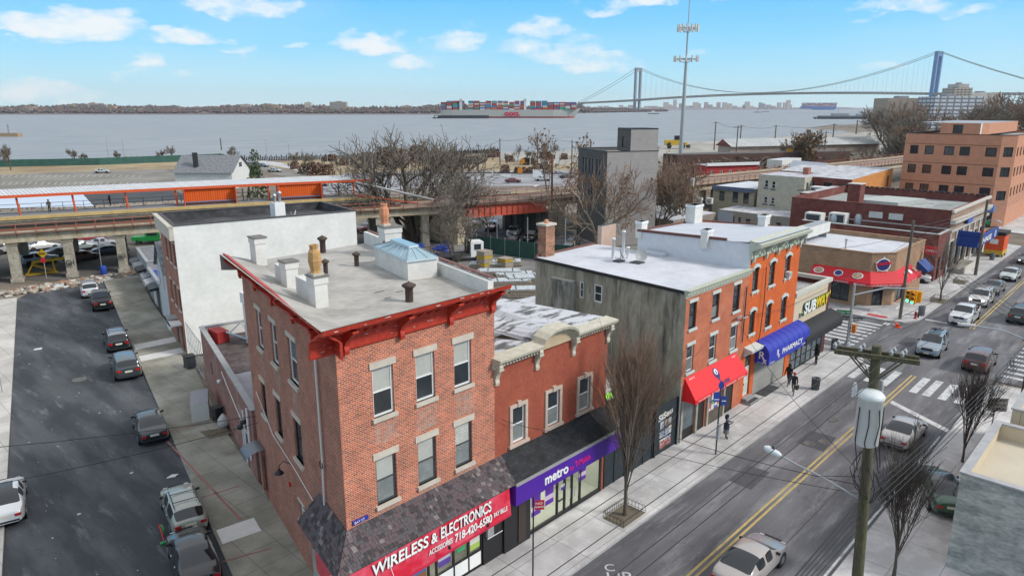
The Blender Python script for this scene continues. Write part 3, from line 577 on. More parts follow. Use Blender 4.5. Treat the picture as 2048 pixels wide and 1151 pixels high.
# loose individual shingles for relief
ls=MB();r=random.Random(3);SHS=[mat('shingle_%s'%n,c,.9,var=.35,vs=9)for n,c in(('plum',(.105,.078,.085)),('grey',(.09,.082,.088)),('dark',(.055,.047,.05)),('worn',(.19,.165,.16)))]
for row in range(9):
 t0=row/9;x=12.0+.2*row
 while x<21.3:
  w_=r.uniform(.09,.24);tt=min(1,t0+.14);ta=max(0,t0-.02+r.uniform(-.02,.01));P=lambda x,t,h:(x,v0+(21.13-v0)*t-h*.75,z0+(z1-z0)*t+h*.66)
  lo=11.75+1.23*t0
  if x>lo and x+w_<21.3+.25*t0:
   m=r.choices(SHS,(6,5,4,.5 if x<19 else 2.5))[0];h=r.uniform(.035,.06)
   ls.face([P(x,ta,h),P(x+w_-.012,ta,h),P(x+w_-.012,tt,.012),P(x,tt,.012)],m);ls.face([P(x,ta,0),P(x+w_-.012,ta,0),P(x+w_-.012,ta,h),P(x,ta,h)],m)
  x+=w_
 y=.0
 while y<3.3:
  w_=r.uniform(.13,.3)
  def Q(s,t,h):
   a_=(F0[0]+(o_end[0]-F0[0])*s/3.3,v0+(o_end[1]-v0)*s/3.3);b2=(12.98+(s_end[0]-12.98)*s/3.3,21.14+(s_end[1]-21.14)*s/3.3)
   return(a_[0]+(b2[0]-a_[0])*t-h*.75,a_[1]+(b2[1]-a_[1])*t,z0+(z1-z0)*t+h*.66)
  h=r.uniform(.035,.06);m=r.choices(SHS,(3,5,5,.8))[0];ta=max(0,t0-.02);tt=min(1,t0+.14)
  if y+w_<3.32:ls.face([Q(y+w_-.012,ta,h),Q(y,ta,h),Q(y,tt,.012),Q(y+w_-.012,tt,.012)],m);ls.face([Q(y+w_-.012,ta,0),Q(y,ta,0),Q(y,ta,h),Q(y+w_-.012,ta,h)],m)
  y+=w_
ls.build('shingles',aw)
# red sign band
SG=mat('red_sign',(.60,.018,.045),.35,var=.12,vs=.8,col2=(.68,.09,.14));SGP=mat('pink_sign_shading',(.62,.16,.22),.4,var=.1)
sn=MB();v1=20.1
sn.face([(11.85,19.98,2.75),(20.85,19.98,2.95),(20.85,v1,4.3),(11.85,v1,4.3)],SG)
sn.face([(20.85,19.98,2.95),(20.85,20.6,2.95),(20.85,20.6,4.3),(20.85,v1,4.3)],SG)
sn.face([(11.85,19.98,2.75),(11.85,20.6,2.75),(20.85,20.6,2.95),(20.85,19.98,2.95)],SGP)
sn.face([(11.85,19.965,2.75),(20.85,19.965,2.95),(20.85,19.965,3.06),(11.85,19.965,2.88)],mat('sign_lower_band',(.55,.02,.06),.4))
sn.face([(12.75,23.2,2.7),(11.85,19.98,2.75),(11.85,v1,4.3),(12.75,23.25,4.3)],SG)
so_=sn.build('shop_sign',A)
LW=mat('sign_white',(.78,.78,.76),.5);LK=mat('sign_black',(.01,.01,.012),.5)
upv=(0,.08,1)
XU=Vector((1,0,0)).normalized()
for dx,dz,yy,m in((.045,-.03,20.005,LK),(0,0,19.985,LW)):
 text('WIRELESS',.66,(13.25+dx,yy,3.74+dz),XU,upv,m,so_,ext=.006,bold=.014,shear=.12,fit=2.75)
 text('&',.60,(16.15+dx,yy,3.74+dz),XU,upv,m,so_,ext=.006,bold=.014,shear=.12,fit=.34)
 text('ELECTRONICS',.66,(16.65+dx,yy,3.74+dz),XU,upv,m,so_,ext=.006,bold=.014,shear=.12,fit=2.95)
for dx,yy,m in((.02,19.975,SGP),(0,19.96,LW)):
 text('ACCESSORIES',.30,(16.0+dx,yy,3.30-dx),XU,upv,m,so_,ext=.004,bold=.006,shear=.15,fit=1.3)
 text('718-420-6580',.50,(17.4+dx,yy,3.22-dx),XU,upv,m,so_,ext=.004,bold=.012,shear=.12,fit=2.2)
 text('PAY BILLS',.30,(19.72+dx,yy,3.34-dx),XU,upv,m,so_,ext=.004,bold=.006,shear=.12,fit=.86)
text('Mobile:',.55,(12.5,19.95,2.95),XU,upv,LW,so_,ext=.004,bold=.008,shear=.2,fit=1.7)
text('ELECTRONICS',.5,(12.68,22.95,3.62),(-.26,-.96,0),(.02,0,1),LW,so_,ext=.004,bold=.008,fit=2.6)
text('ACCESSORIES',.45,(12.67,22.9,3.0),(-.26,-.96,0),(.02,0,1),LW,so_,ext=.004,bold=.006,fit=2.5)
for x in(13.9,16.7,18.9):
 l=MB();l.tube([(x,20.0,4.3),(x,19.7,4.0),(x,19.5,3.65)],.012,WHITE,5);l.lathe((x,19.5,3.5),[(.07,0),(.06,.12),(.03,.16)],BLACK,10);l.build('sign_lamp',so_)
l=MB();l.tube([(12.1,20.9,4.0),(11.2,21.1,3.7),(10.95,21.2,3.55)],.014,WHITE,5);l.lathe((10.9,21.2,3.42),[(.08,0),(.07,.12),(.03,.16)],BLACK,10);l.build('sign_lamp',so_)
bs=MB();bs.box(13.25,13.95,21.08,21.13,5.45,5.62,mat('blue_street_sign',(.03,.04,.30),.4));bo=bs.build('street_name_sign',A);text('BAY ST',.15,(13.3,21.07,5.48),(1,0,0),UP,LW,bo,ext=.002)
# shopfront
sf=MB();SFM=BLACK
a0=.35;a1=7.15;iz=.14
for s in(a0,1.9,2.9,3.9,4.35,5.35,6.25,a1-.08):sf.pbox(P0,D1,s,s+.08,-.12,-.02,iz,2.9,SFM)
sf.pbox(P0,D1,a0+.08,a1-.08,-.115,-.025,2.5,2.6,SFM);sf.pbox(P0,D1,4.43,a1-.08,-.115,-.025,.95,1.03,SFM);sf.pbox(P0,D1,a0+.08,a1-.08,-.115,-.025,iz,iz+.1,SFM)
for s0_,s1_ in((4.43,5.35),(5.43,6.25),(6.33,7.07)):sf.pbox(P0,D1,s0_,s1_,-.1,-.04,.25,.95,LW)
sfo=sf.build('shopfront',A)
gl=MB();gl.face([fp(P0,D1,a0,-.08,1.03 if False else .24),fp(P0,D1,a1,-.08,.24),fp(P0,D1,a1,-.08,2.9),fp(P0,D1,a0,-.08,2.9)],CLEAR);gl.build('shop_window',sfo)
ins=MB();IN=mat('shop_interior',(.30,.30,.26),.9,var=.3,vs=1);
ins.face([(13.3,21.4,.16),(20.2,21.4,.16),(20.2,24.5,.16),(13.3,24.5,.16)],IN);ins.face([(13.3,24.5,.16),(20.2,24.5,.16),(20.2,24.5,2.9),(13.3,24.5,2.9)],IN)
ins.face([(13.3,21.4,.16),(13.3,24.5,.16),(13.3,24.5,2.9),(13.3,21.4,2.9)],IN);ins.face([(20.2,24.5,.16),(20.2,21.4,.16),(20.2,21.4,2.9),(20.2,24.5,2.9)],IN);ins.face([(14,22,2.85),(19.5,22,2.85),(19.5,23.5,2.85),(14,23.5,2.85)],mat('added_shop_glow',(1,.95,.85),.5,emit=3));ins.build('interior',A)  # unseen glowing ceiling panel, added to brighten the shop interior
def poster(x0,x1,z0,z1,cols,v=21.2,par=A,words_=None,name='poster'):
 m=MB();n=len(cols);h=(z1-z0)/n
 for k,c in enumerate(cols):
  if isinstance(c,tuple)and len(c)==3:mm=mat('print_%d_%d_%d'%tuple(int(q*99)for q in c),c,.5)
  m.face([(x0,v,z0+h*k),(x1,v,z0+h*k),(x1,v,z0+h*(k+1)),(x0,v,z0+h*(k+1))],mm)
 o=m.build(name,par)
 return o
PUR=(.10,.025,.30);
poster(17.5,18.2,1.3,2.5,[(.1,.05,.3),(.5,.5,.6),(.12,.05,.35),(.15,.1,.4)]);poster(18.6,19.1,1.5,2.4,[(.05,.35,.15),(.5,.1,.05),(.05,.3,.15)]);poster(19.4,20.0,1.2,2.4,[(.35,.5,.1),(.6,.6,.55),(.05,.1,.3),(.3,.15,.05)])
po=poster(15.0,15.8,1.5,1.85,[(.7,.7,.68)]);text('LYCOA',.2,(15.05,21.18,1.6),(1,0,0),UP,LK,po,ext=.002)
poster(16.0,16.8,.8,2.4,[(.55,.08,.02),(.25,.1,.05),(.05,.15,.4),(.5,.12,.04)])
# pavement doorway between the two shops
dk=MB();dk.box(20.15,21.4,21.1,21.2,.14,3.2,BLACK);dk.box(20.3,20.7,20.95,21.1,1.55,2.1,GREY);dk.tube([(20.3,20.98,1.5),(21.3,20.98,1.5)],.02,WHITE,6);dk.build('door',A)
# ================================================================ the two-storey stucco shop
STUC=mat('rust_stucco',(.33,.085,.048),.9,var=.12,vs=1.2,col2=(.285,.07,.042),bump=.35,bs=30)
TRIM=mat('beige_trim',(.50,.41,.34),.75,var=.1,vs=3)
CRC=mat('cream_cornice',(.50,.47,.38),.7,var=.2,vs=3,bump=.1)
SNOWR=mat('patchy_snow_roof',(.11,.105,.105),.85,col2=(.52,.53,.56),vs=.55,th=(.42,.5),stretch=(1,2.2,1),det=10)
SNOWW=mat('snow_dusted_roof',(.46,.475,.515),.8,col2=(.56,.575,.615),vs=.4,th=(.35,.6),var=.05)
SNOWP=mat('frosted_roof',(.33,.33,.345),.85,col2=(.52,.53,.57),vs=.5,th=(.40,.62),var=.1,det=9,stretch=(1,1.6,1))
Bm=thing('stucco_building',(25.3,26,0),label='two-storey rust red stucco building with cream arched cornice, next to the brick corner building',cat='building')
PM=(21.0,21.15);LM=8.5;w=MB()
mo=[(22.12-21,23.0-21,5.62,7.42),(24.62-21,25.55-21,5.62,7.42),(27.12-21,28.05-21,5.62,7.42)]
wall(w,PM,D1,LM,.1,9.75,mo+[(2.35,8.35,.14,3.3)],STUC,reveal=.14)
wall(w,(29.5,21.15),(0,1),17,.1,9.4,[],mat('grey_render',(.22,.20,.18),.9,var=.3,vs=.6))
wall(w,(29.5,38),(-1,0),8.5,.1,9.1,[],STUC);w.build('wall',Bm)
for o in mo:
 wo=window(Bm,PM,D1,*o,WHITE,GLASS,BLINDG,fw=.08,inset=.05)
 t=MB();a,b,c,e=o;x=.17
 t.pbox(PM,D1,a-x,a,0,.07,c-.02,e+x,TRIM);t.pbox(PM,D1,b,b+x,0,.07,c-.02,e+x,TRIM);t.pbox(PM,D1,a,b,0,.07,e,e+x,TRIM);t.pbox(PM,D1,a-x-.08,b+x+.08,0,.13,c-.16,c-.02,TRIM)
 m_=(a+b)/2;t.pbox(PM,D1,m_-.11,m_+.11,.0,.12,e+.0,e+x+.12,TRIM);t.build('surround',wo)
# cornice with a raised segmental pediment
cz=9.72
def cpath():
 pts=[(-.15,0),(2.75,0)]
 for k in range(9):
  a=PI*k/8;pts.append((4.1-1.3*math.cos(a),.05+.55*math.sin(a)))
 return pts+[(5.45,0),(8.7,0)]
c=MB();pts=cpath();prof=[(0,cz-.05),(.12,cz),(.16,cz+.22),(.36,cz+.30),(.50,cz+.34),(.54,cz+.46),(.54,cz+.49),(-.3,cz+.53)]
rows=[[fp(PM,D1,s,o,z+h)for o,z in prof]for s,h in pts]
c.grid(rows,CRC,smooth=False);c.face(rows[0],CRC);c.face(list(reversed(rows[-1])),CRC)
fan=[fp(PM,D1,s,.14,cz+h+.1)for s,h in pts[2:11]];c.face([fp(PM,D1,2.8,.14,cz+.1)]+fan[1:-1]+[fp(PM,D1,5.4,.14,cz+.1)],mat('pediment_cream',(.46,.36,.24),.8,var=.15))
co=c.build('cornice',Bm)
for s in(-.0,2.7,5.45,8.35):
 b=MB();b.profile(PM,D1,s-.02,s+.22,[(0,cz-.85),(.09,cz-.83),(.12,cz-.7),(.08,cz-.55),(.14,cz-.35),(.24,cz-.18),(.34,cz-.05),(.36,cz+.12),(.3,cz+.28),(0,cz+.28)],CRC);b.pbox(PM,D1,s-.05,s+.25,0,.37,cz-.08,cz+.0,CRC);b.build('bracket',co)
for k in range(41):
 s=.3+k*.2
 if not 2.8<s<5.4:dn=MB();dn.pbox(PM,D1,s,s+.08,.1,.3,cz+.1,cz+.22,CRC);dn.build('dentil',co)
r_=MB();zt=cz+.47
r_.face([(20.95,21.3,zt+.02),(24.0,21.3,zt+.02),(24.0,24.2,9.75),(26.2,24.2,9.75),(26.2,21.3,zt+.02),(29.6,21.3,zt+.02),(29.6,38.2,9.3),(25.2,38.2,9.3),(22.2,26,9.7)],SNOWR)
for k in range(8):
 a0,a1=PI*k/8,PI*(k+1)/8
 P=lambda a,y:(25.1-1.28*math.cos(a),y,zt-.05+.57*math.sin(a)*(1 if y<22 else .25))
 r_.face([P(a0,21.3),P(a1,21.3),P(a1,24.4),P(a0,24.4)],SNOWR)
r_.build('roof',Bm)
ch=MB();ch.box(30.0-.9,29.9,34.6,35.4,9.2,10.1,PWHITE);ch.build('parapet_block',Bm)
# asphalt-shingled canopy and purple fascia
ASH=brick('asphalt_shingles',(.035,.036,.040),(.022,.022,.025),(.012,.012,.012),bw=.3,bh=.16,ms=.006,var=.4)
cn=MB();cn.face([(21.15,19.95,4.3),(29.35,19.95,4.3),(29.35,21.14,5.35),(21.4,21.14,5.35)],ASH);cn.face([(29.35,19.95,4.3),(29.35,21.14,4.3),(29.35,21.14,5.35)],ASH);cn.face([(21.15,21.14,4.3),(21.15,19.95,4.3),(21.4,21.14,5.35)],ASH)
cn.box(21.15,29.0,19.9,20.05,4.27,4.36,GREY);cno=cn.build('canopy_roof',Bm)
PP=mat('purple_sign',(.075,.018,.30),.4,var=.05);fs=MB();fs.box(21.12,29.35,19.93,21.1,3.28,4.27,PP);fso=fs.build('shop_sign',Bm)
text('metro',.72,(23.1,19.92,3.56),D1+(0,),UP,LW,fso,ext=.01,bold=.018,fit=1.75);MG=mat('magenta_letters',(.62,.015,.20),.5)
text('by',.3,(25.0,19.92,3.58),D1+(0,),UP,MG,fso,ext=.006,bold=.004,fit=.3);text('T-Mobile',.42,(25.4,19.92,3.6),D1+(0,),UP,MG,fso,ext=.006,bold=.012,fit=1.25)
sf=MB();a0,a1=2.35,8.35
for s in(a0,4.55,5.15,5.75,6.45-.0,a1-.1):sf.pbox(PM,D1,s,s+.09,-.13,-.01,.14,3.3,BLACK)
sf.pbox(PM,D1,a0+.09,a1-.1,-.12,-.02,.141,.34,BLACK);sf.pbox(PM,D1,a0+.09,a1-.1,-.12,-.02,2.95,3.05,BLACK);sf.pbox(PM,D1,4.64,5.15,-.12,-.03,1.0,1.06,BLACK)
for s in(5.55,5.35+.55):sf.tube([fp(PM,D1,s,.05,.9),fp(PM,D1,s,.05,1.5)],.018,STEEL,6)
sfo=sf.build('shopfront',Bm)
gl=MB();gl.face([fp(PM,D1,a0,-.07,.34),fp(PM,D1,a1,-.07,.34),fp(PM,D1,a1,-.07,3.3),fp(PM,D1,a0,-.07,3.3)],CLEAR);gl.build('shop_window',sfo)
IN2=mat('bright_interior',(.48,.50,.44),.7,var=.15,vs=.7);i2=MB()
for f in([(23.3,21.3,.17),(29.4,21.3,.17),(29.4,26,.17),(23.3,26,.17)],[(23.3,26,.17),(29.4,26,.17),(29.4,26,3.3),(23.3,26,3.3)],[(23.3,21.3,.17),(23.3,26,.17),(23.3,26,3.3),(23.3,21.3,3.3)],[(29.4,26,.17),(29.4,21.3,.17),(29.4,21.3,3.3),(29.4,26,3.3)]):i2.face(f,IN2)
i2.box(24.2,26.2,24,24.6,.18,1.2,LW);i2.box(27.2,29.2,23.2,23.6,.18,2.3,LW);i2.face([(23.6,22,3.25),(29.2,22,3.25),(29.2,25,3.25),(23.6,25,3.25)],mat('added_shop_glow',(1,.95,.85),.5,emit=3));i2.build('interior',Bm)  # same added ceiling glow, lifts the otherwise dark interior
for x0,x1,z0,z1 in((23.55,24.25,1.05,2.75),(24.6,25.25,1.25,2.85),(27.35,27.95,1.5,2.95)):poster(x0,x1,z0,z1,[PUR,(.55,.45,.6),PUR,PUR,(.5,.3,.35),PUR],v=21.17,par=Bm)
poster(25.85,26.15,1.6,1.95,[(.08,.03,.3),(.5,.5,.5)],v=21.17,par=Bm)
fp_=MB();fp_.box(21.45,23.3,21.0,21.14,.14,3.27,BLACK);fp_.box(22.4,22.9,20.95,21.0,.3,3.2,mat('dark_brown_pier',(.05,.035,.03),.7));fp_.build('door_surround',Bm)
dsh=MB()
def dish(mb,x,y,z,az,r=.35,m=GREY):
 d=Vector((math.cos(az),math.sin(az),.45)).normalized();a=d.cross(Vector((0,0,1))).normalized();b=a.cross(d);c=Vector((x,y,z+.55))
 rows=[[c+d*(t*t*.12)+(a*math.cos(2*PI*j/16)+b*math.sin(2*PI*j/16))*r*t for j in range(16)]for t in(.02,.35,.7,1)]
 mb.grid(rows,m,closed=True);mb.grid([[p-d*.015 for p in rw]for rw in rows],m,closed=True);mb.tube([(x,y,z),(x,y,z+.35),tuple(c)],.025,m,6);mb.tube([tuple(c-b*r*.8),tuple(c+d*.42)],.012,m,5);mb.box(c.x+d.x*.42-.04,c.x+d.x*.42+.04,c.y+d.y*.42-.04,c.y+d.y*.42+.04,c.z+d.z*.42-.04,c.z+d.z*.42+.05,GREY)
dish(dsh,21.7,22.3,10.1,-2.3,.38);dsh.build('satellite_dish',label='grey satellite dish on the stucco roof against the corner building',cat='satellite dish',group='satellite dishes on roofs')
# ================================================================ gap with fences, yard behind
NAVY=mat('dark_hoarding',(.018,.028,.035),.7,var=.4,vs=3)
f=MB();f.box(29.55,34.6,21.2,21.28,.05,2.5,NAVY);
for k in range(6):f.box(29.6+k*.98,29.7+k*.98,21.16,21.2,.05,2.6,BLACK)
f.build('hoarding_fence',label='dark hoarding across the gap beside the purple shop',cat='fence')
gt=thing('gate',(36,21.2,0),label='black gate with graffiti and pasted notices left of the grey rendered wall',cat='gate')
f=MB();f.box(34.65,37.35,21.18,21.3,.05,3.3,NAVY);f.box(34.65,34.8,21.1,21.18,.05,3.5,BLACK);f.box(37.2,37.35,21.1,21.18,.05,3.4,BLACK);f.build('gate_panel',gt)
GRAF=mat('graffiti_white',(.55,.54,.50),.6,var=.2,vs=6)
text('SiSeu',.55,(35.1,21.17,2.35),(1,0,.1),UP,GRAF,gt,name='graffiti',bold=.02,fit=1.6)
n_=MB();r=random.Random(8);cols=[mat('notice_%d'%k,c,.7,var=.3,vs=7)for k,c in enumerate(((.5,.5,.48),(.38,.42,.5),(.42,.3,.25),(.55,.55,.55)))]
for(x,z,w_,h)in((35.35,1.75,.4,.5),(35.85,1.8,.3,.45),(36.2,1.85,.4,.4),(35.3,1.2,.5,.4),(35.9,1.15,.35,.5),(36.3,1.2,.35,.5),(35.35,.55,.7,.5),(36.1,.5,.55,.55)):n_.box(x,x+w_,21.165,21.18,z,z+h,r.choice(cols))
n_.build('pasted_notices',gt)
text('GSWH',.7,(35.3,21.155,.45),(1,0,0),UP,mat('graffiti_red',(.30,.10,.09),.7,var=.3),gt,name='graffiti',bold=.03,fit=1.3)
# ================================================================ grey-sided three-storey row house
GRW=mat('grey_cement_render',(.29,.265,.21),.9,var=.16,vs=.9,col2=(.43,.395,.32),th=(.35,.7),stretch=(1,.35,1),bump=.4,bs=8,det=9)
SAGE=mat('sage_cornice_paint',(.44,.46,.38),.6,var=.12,vs=3);LTG=mat('pale_green_trim',(.52,.57,.54),.6,var=.1,vs=3)
C3=thing('row_house',(41.7,27,0),label='three-storey red brick row house with bare grey rendered side and red awning',cat='building')
P3=(37.5,21.15);w=MB()
o3=[(.45,1.35,7.62,9.32),(3.35,4.28,7.62,9.32),(6.2,7.2,7.55,9.4),(.45,1.35,4.75,6.5),(3.35,4.28,4.72,6.5),(6.25,7.25,4.72,6.5)]
sh3=[(.5,1.9,.14,2.9),(2.1,3.3,.14,2.9),(3.7,5.6,.9,2.8),(5.9,7.3,.14,2.9)]
wall(w,P3,D1,8.4,.1,9.75,o3+sh3,BR_B3)
B3L=13.3;PS3=(38.6,21.15+B3L);d3=unit(37.5-38.6,-B3L);L3=math.hypot(1.1,B3L)
s3=[(L3-7.5,L3-6.75,8.0,9.25),(L3-8.85,L3-8.45,8.0,9.2),(L3-11.35,L3-11.1,6.0,6.8)]
wall(w,PS3,d3,L3,.1,10.0,s3,GRW);wall(w,(45.9,34.4),(-1,0),7.3,.1,10,[],GRW);w.build('wall',C3)
for i,o in enumerate(o3):window(C3,P3,D1,*o,BLACK if i<3 else WHITE,GLASS,BLINDG if i%2 else GLASS,lintel=LTG,sill=LTG,lh=.22,ext=.08,fw=.07)
for o in s3[:2]:window(C3,PS3,d3,*o,WHITE,GLASS,GLASS,fw=.1,inset=.02)
window(C3,PS3,d3,*s3[2],WHITE,GLASS,GLASS,fw=.06,inset=.02,sash=False)
st=MB();st.face([(37.5,21.2,10.16),(45.95,21.2,10.16),(46.0,34.45,10.2),(38.55,34.45,10.2)],SNOWW);ro=st.build('roof',C3)
st=MB();st.pbox(PS3,d3,-.1,L3+.05,-.08,.12,9.98,10.12,BLACK);st.tube([(38.6,34.45,10.24),(46,34.45,10.24)],.12,mat('brown_coping',(.14,.06,.05),.8),6);st.build('roof_edge',ro)
c=MB();c.profile(P3,D1,-.15,8.4,[(0,9.72),(.06,9.72),(.08,9.85),(.16,9.9),(.2,10.1),(.3,10.16),(.32,10.24),(-.1,10.24)],SAGE);co=c.build('cornice',C3)
for k in range(22):dn=MB();dn.pbox(P3,D1,.15+k*.38,.33+k*.38,.1,.2,9.9,10.06,SAGE);dn.build('dentil',co)
c=MB();c.prism([(38.2-.55,30.3),(38.35-.05,30.3),(38.35+.0,32.4),(38.35-.55,32.4)],.1,10.05-.9,mat('stained_chimney_render',(.36,.35,.31),.9,col2=(.12,.115,.10),vs=.8,th=(.42,.6),stretch=(2,.5,1)),mat('chimney_top',(.38,.37,.33),.8));c.build('chimney',C3)
c=MB();c.prism([(39.1,33.9),(40.1,33.9),(40.1,34.7),(39.1,34.7)],9.5,12.5,brick('chimney_brick',(.45,.17,.09),(.16,.09,.06),(.3,.25,.2),bw=.2,bh=.09,var=.5));c.box(39.0,40.2,33.8,34.8,12.5,12.65,CREAM);c.lathe((39.6,34.3,12.65),[(.18,0),(.14,.25),(.05,.28)],CLAY2,8);c.build('chimney',C3)
# red awning
RA=mat('red_awning_cloth',(.70,.012,.018),.55,var=.06)
a=MB();x0,x1=37.75,44.85;zt_,zb,yo=4.42,2.95,20.2
a.face([(x0,yo,zb+.25),(x1,yo,zb+.25),(x1-.15,21.13,zt_),(x0+.15,21.13,zt_)],RA);a.face([(x0,yo,zb),(x1,yo,zb),(x1,yo,zb+.25),(x0,yo,zb+.25)],RA)
a.face([(x0,21.13,zb),(x0,yo,zb),(x0,yo,zb+.25),(x0+.15,21.13,zt_)],RA);a.face([(x1,yo,zb),(x1,21.13,zb),(x1-.15,21.13,zt_),(x1,yo,zb+.25)],RA)
ao=a.build('awning',C3);ua=Vector((0,.93,1.22)).normalized();AP=lambda x,t,h=.012:(x,yo+.93*t-h*.8,zb+.25+1.22*t+h*.6)
e_=MB();N2=mat('navy_emblem',(.03,.03,.16),.5)
def disc(mb,c,x,u,r,m,n=20,rx=None):mb.face([tuple(Vector(c)+Vector(x)*(rx or r)*math.cos(2*PI*k/n)+Vector(u)*r*math.sin(2*PI*k/n))for k in range(n)],m)
disc(e_,AP(41.3,.62,.02),(1,0,0),ua,.33,N2);disc(e_,AP(41.3,.66,.03),(1,0,0),ua,.2,LW);e_.face([AP(41.02,.5,.02),AP(41.3,.2,.02),AP(41.58,.5,.02)],N2);e_.build('emblem',ao)
text('$',.32,AP(41.21,.58,.04),(1,0,0),ua,N2,ao,ext=.002,bold=.008);text('WE DO',.25,AP(40.9,.04,.03),(1,0,0),ua,N2,ao,ext=.002);text('TAX',.34,AP(41.7,.04,.03),(1,0,0),ua,N2,ao,ext=.002,bold=.01)
text('583 BAY ST',.14,AP(38.2,.85,.03),(1,0,0),ua,LW,ao,ext=.002);text('583 BAY',.14,AP(43.9,.85,.03),(1,0,0),ua,LW,ao,ext=.002)
text('TAX SERVICE   ACCOUNTING   INSURANCE   NOTARY',.16,(38.1,yo-.012,zb+.06),(1,0,0),UP,LW,ao,ext=.002,fit=6.3)
s=MB();TW=mat('weathered_pier',(.32,.30,.25),.9,var=.35,vs=3)
for x in(37.55,39.45,40.95,43.2):s.box(x,x+.22,21.02,21.14,.14,2.95,TW)
for x0_,x1_ in((38.05,39.35),(39.65,40.75),(43.45,44.75)):s.box(x0_,x1_,21.2,21.24,.14,2.9,BLACK)
s.box(41.2,43.1,21.05,21.14,.14,.9,mat('brown_stall',(.10,.085,.07),.8,var=.3));so2=s.build('shopfront',C3)
gl=MB();gl.face([(38.0,21.18,.8),(39.4,21.18,.8),(39.4,21.18,2.9),(38.0,21.18,2.9)],GLASSB);gl.face([(41.2,21.18,.9),(43.1,21.18,.9),(43.1,21.18,2.8),(41.2,21.18,2.8)],GLASSB);gl.build('shop_window',so2)
r=random.Random(5)
for k in range(7):
 x=41.3+(k%4)*.45;z=1.0+.75*(k//4);poster(x,x+.38,z,z+.6,[r.choice([(.6,.6,.58),(.1,.12,.35),(.5,.1,.1),(.15,.3,.15),(.6,.6,.6)])for _ in range(3)],v=21.165,par=C3)
mt=MB();mt.tube([(44.0,21.05,7.0),(43.9,20.85,7.15),(44.6,20.85,7.15),(44.9,20.9,6.9),(45.6,20.9,6.85)],.06,GREY,6);mt.tube([(45.45,21.05,9),(45.45,21.05,5)],.04,BLACK,6);mt.build('conduit',C3)
k='drip_stain';m=mat(k,(.035,.033,.028),.95);nt=m.node_tree;N=nt.nodes;L=nt.links;tc=N.new('ShaderNodeTexCoord');mp=N.new('ShaderNodeMapping');mp.inputs['Scale'].default_value=(1.0,.14,1);n=N.new('ShaderNodeTexNoise');n.inputs['Scale'].default_value=1.3;n.inputs['Detail'].default_value=8;n.inputs['Roughness'].default_value=.7;r=N.new('ShaderNodeMapRange');r.inputs[1].default_value=.46;r.inputs[2].default_value=.8;r.inputs[4].default_value=.5
L.new(tc.outputs['UV'],mp.inputs[0]);L.new(mp.outputs[0],n.inputs['Vector']);L.new(n.outputs[0],r.inputs[0]);L.new(r.outputs[0],N['Principled BSDF'].inputs['Alpha'])
m=MB();rr_=random.Random(4);s=.05
while s<12.9:
 w_=rr_.uniform(.25,.8);dn_=rr_.uniform(.6,5.5)*(1.4 if s<6 else .7)
 if not(4.0<13.3-s<6.0 and False):m.face([fp(PS3,d3,L3-s-w_,.004,9.95),fp(PS3,d3,L3-s,.004,9.95),fp(PS3,d3,L3-s-w_*.3,.004,max(.6,9.95-dn_)),fp(PS3,d3,L3-s-w_*.7,.004,max(.6,9.95-dn_))][::-1],MATS[k])
 s+=w_*.8
m.build('stain',C3)
m=MB();m.face([fp(PS3,d3,L3-8.0,.003,.3),fp(PS3,d3,L3-.02,.003,.3),fp(PS3,d3,L3-.02,.003,9.9),fp(PS3,d3,L3-6.2,.003,9.9)],MATS[k]);m.build('stain',C3)
# rooftop kit
v=thing('pipe_cluster',(42.4,29.6,10.2),label='cluster of white vent pipes on the white roof',cat='vent pipes');
for x,y,h in((42.0,29.9,1.5),(42.7,29.5,2.0),(43.0,29.3,.8)):b=MB();b.lathe((x,y,10.15),[(.11,0),(.11,h),(.15,h),(.15,h+.1),(.05,h+.12)],WHITE,10);b.build('pipe',v)
b=MB();dish(b,42.3,27.7,10.18,-2.2,.45);b.box(41.8,42.6,27.5,28.3,10.18,10.26,DKGREY);b.build('satellite_dish',label='pale satellite dish on the white roof, alone, nearest the eaves',cat='satellite dish',group='satellite dishes on roofs')
b=MB();dish(b,41.7,29.0,10.18,-1.0,.42);b.box(41.3,42.0,28.8,29.4,10.18,10.3,DKGREY);b.build('satellite_dish',label='satellite dish at the foot of the white vent pipes',cat='satellite dish',group='satellite dishes on roofs')
b=MB();b.box(45.0,46.6-.9,27.6,29.4,10.17,10.42,SNOWW);b.build('roof_hatch',C3)
# ================================================================ taller orange brick row house (pharmacy)
BR_OR=brick('painted_orange_brick',(.62,.135,.035),(.56,.11,.03),(.50,.12,.04),var=.14,ms=.008)
C4=thing('row_house',(50,25,0),label='tall painted orange brick row house with green bracketed cornice above the blue pharmacy awning',cat='building')
P4=(45.9,21.15);w=MB()
o4=[(.55,1.45,8.45,10.1),(3.2,4.15,8.4,10.1),(5.9,6.85,8.5,10.15),(.6,1.45,5.3,6.95),(3.25,4.15,5.2,6.95),(5.9,6.85,5.2,6.95)]
wall(w,P4,D1,8.5,.1,10.85,o4+[(.5,1.5,.5,3.7),(2.1,7.6,.14,3.0)],BR_OR)
wall(w,(45.9,30.4),(0,-1),9.25,10.0,11.95,[],mat('whitewashed_brick',(.62,.63,.66),.85,var=.08,vs=2,bump=.4));wall(w,(54.4,21.15),(0,1),9.25,.1,11.7,[],BR_OR);wall(w,(54.4,30.4),(-1,0),8.5,.1,11.5,[],GRW);w.build('wall',C4)
DKBR=mat('dark_brown_frame',(.045,.03,.028),.5)
for i,o in enumerate(o4):window(C4,P4,D1,*o,DKBR,GLASS,GLASS,lintel=LTG,sill=LTG,arch=True,ext=.12,fw=.07)
ac=MB();ac.pbox(P4,D1,6.15,6.65,-.05,.3,8.55,8.95,OFFW);ac.pbox(P4,D1,6.2,6.6,.3,.31,8.6,8.9,GREY);ac.build('air_conditioner',C4)
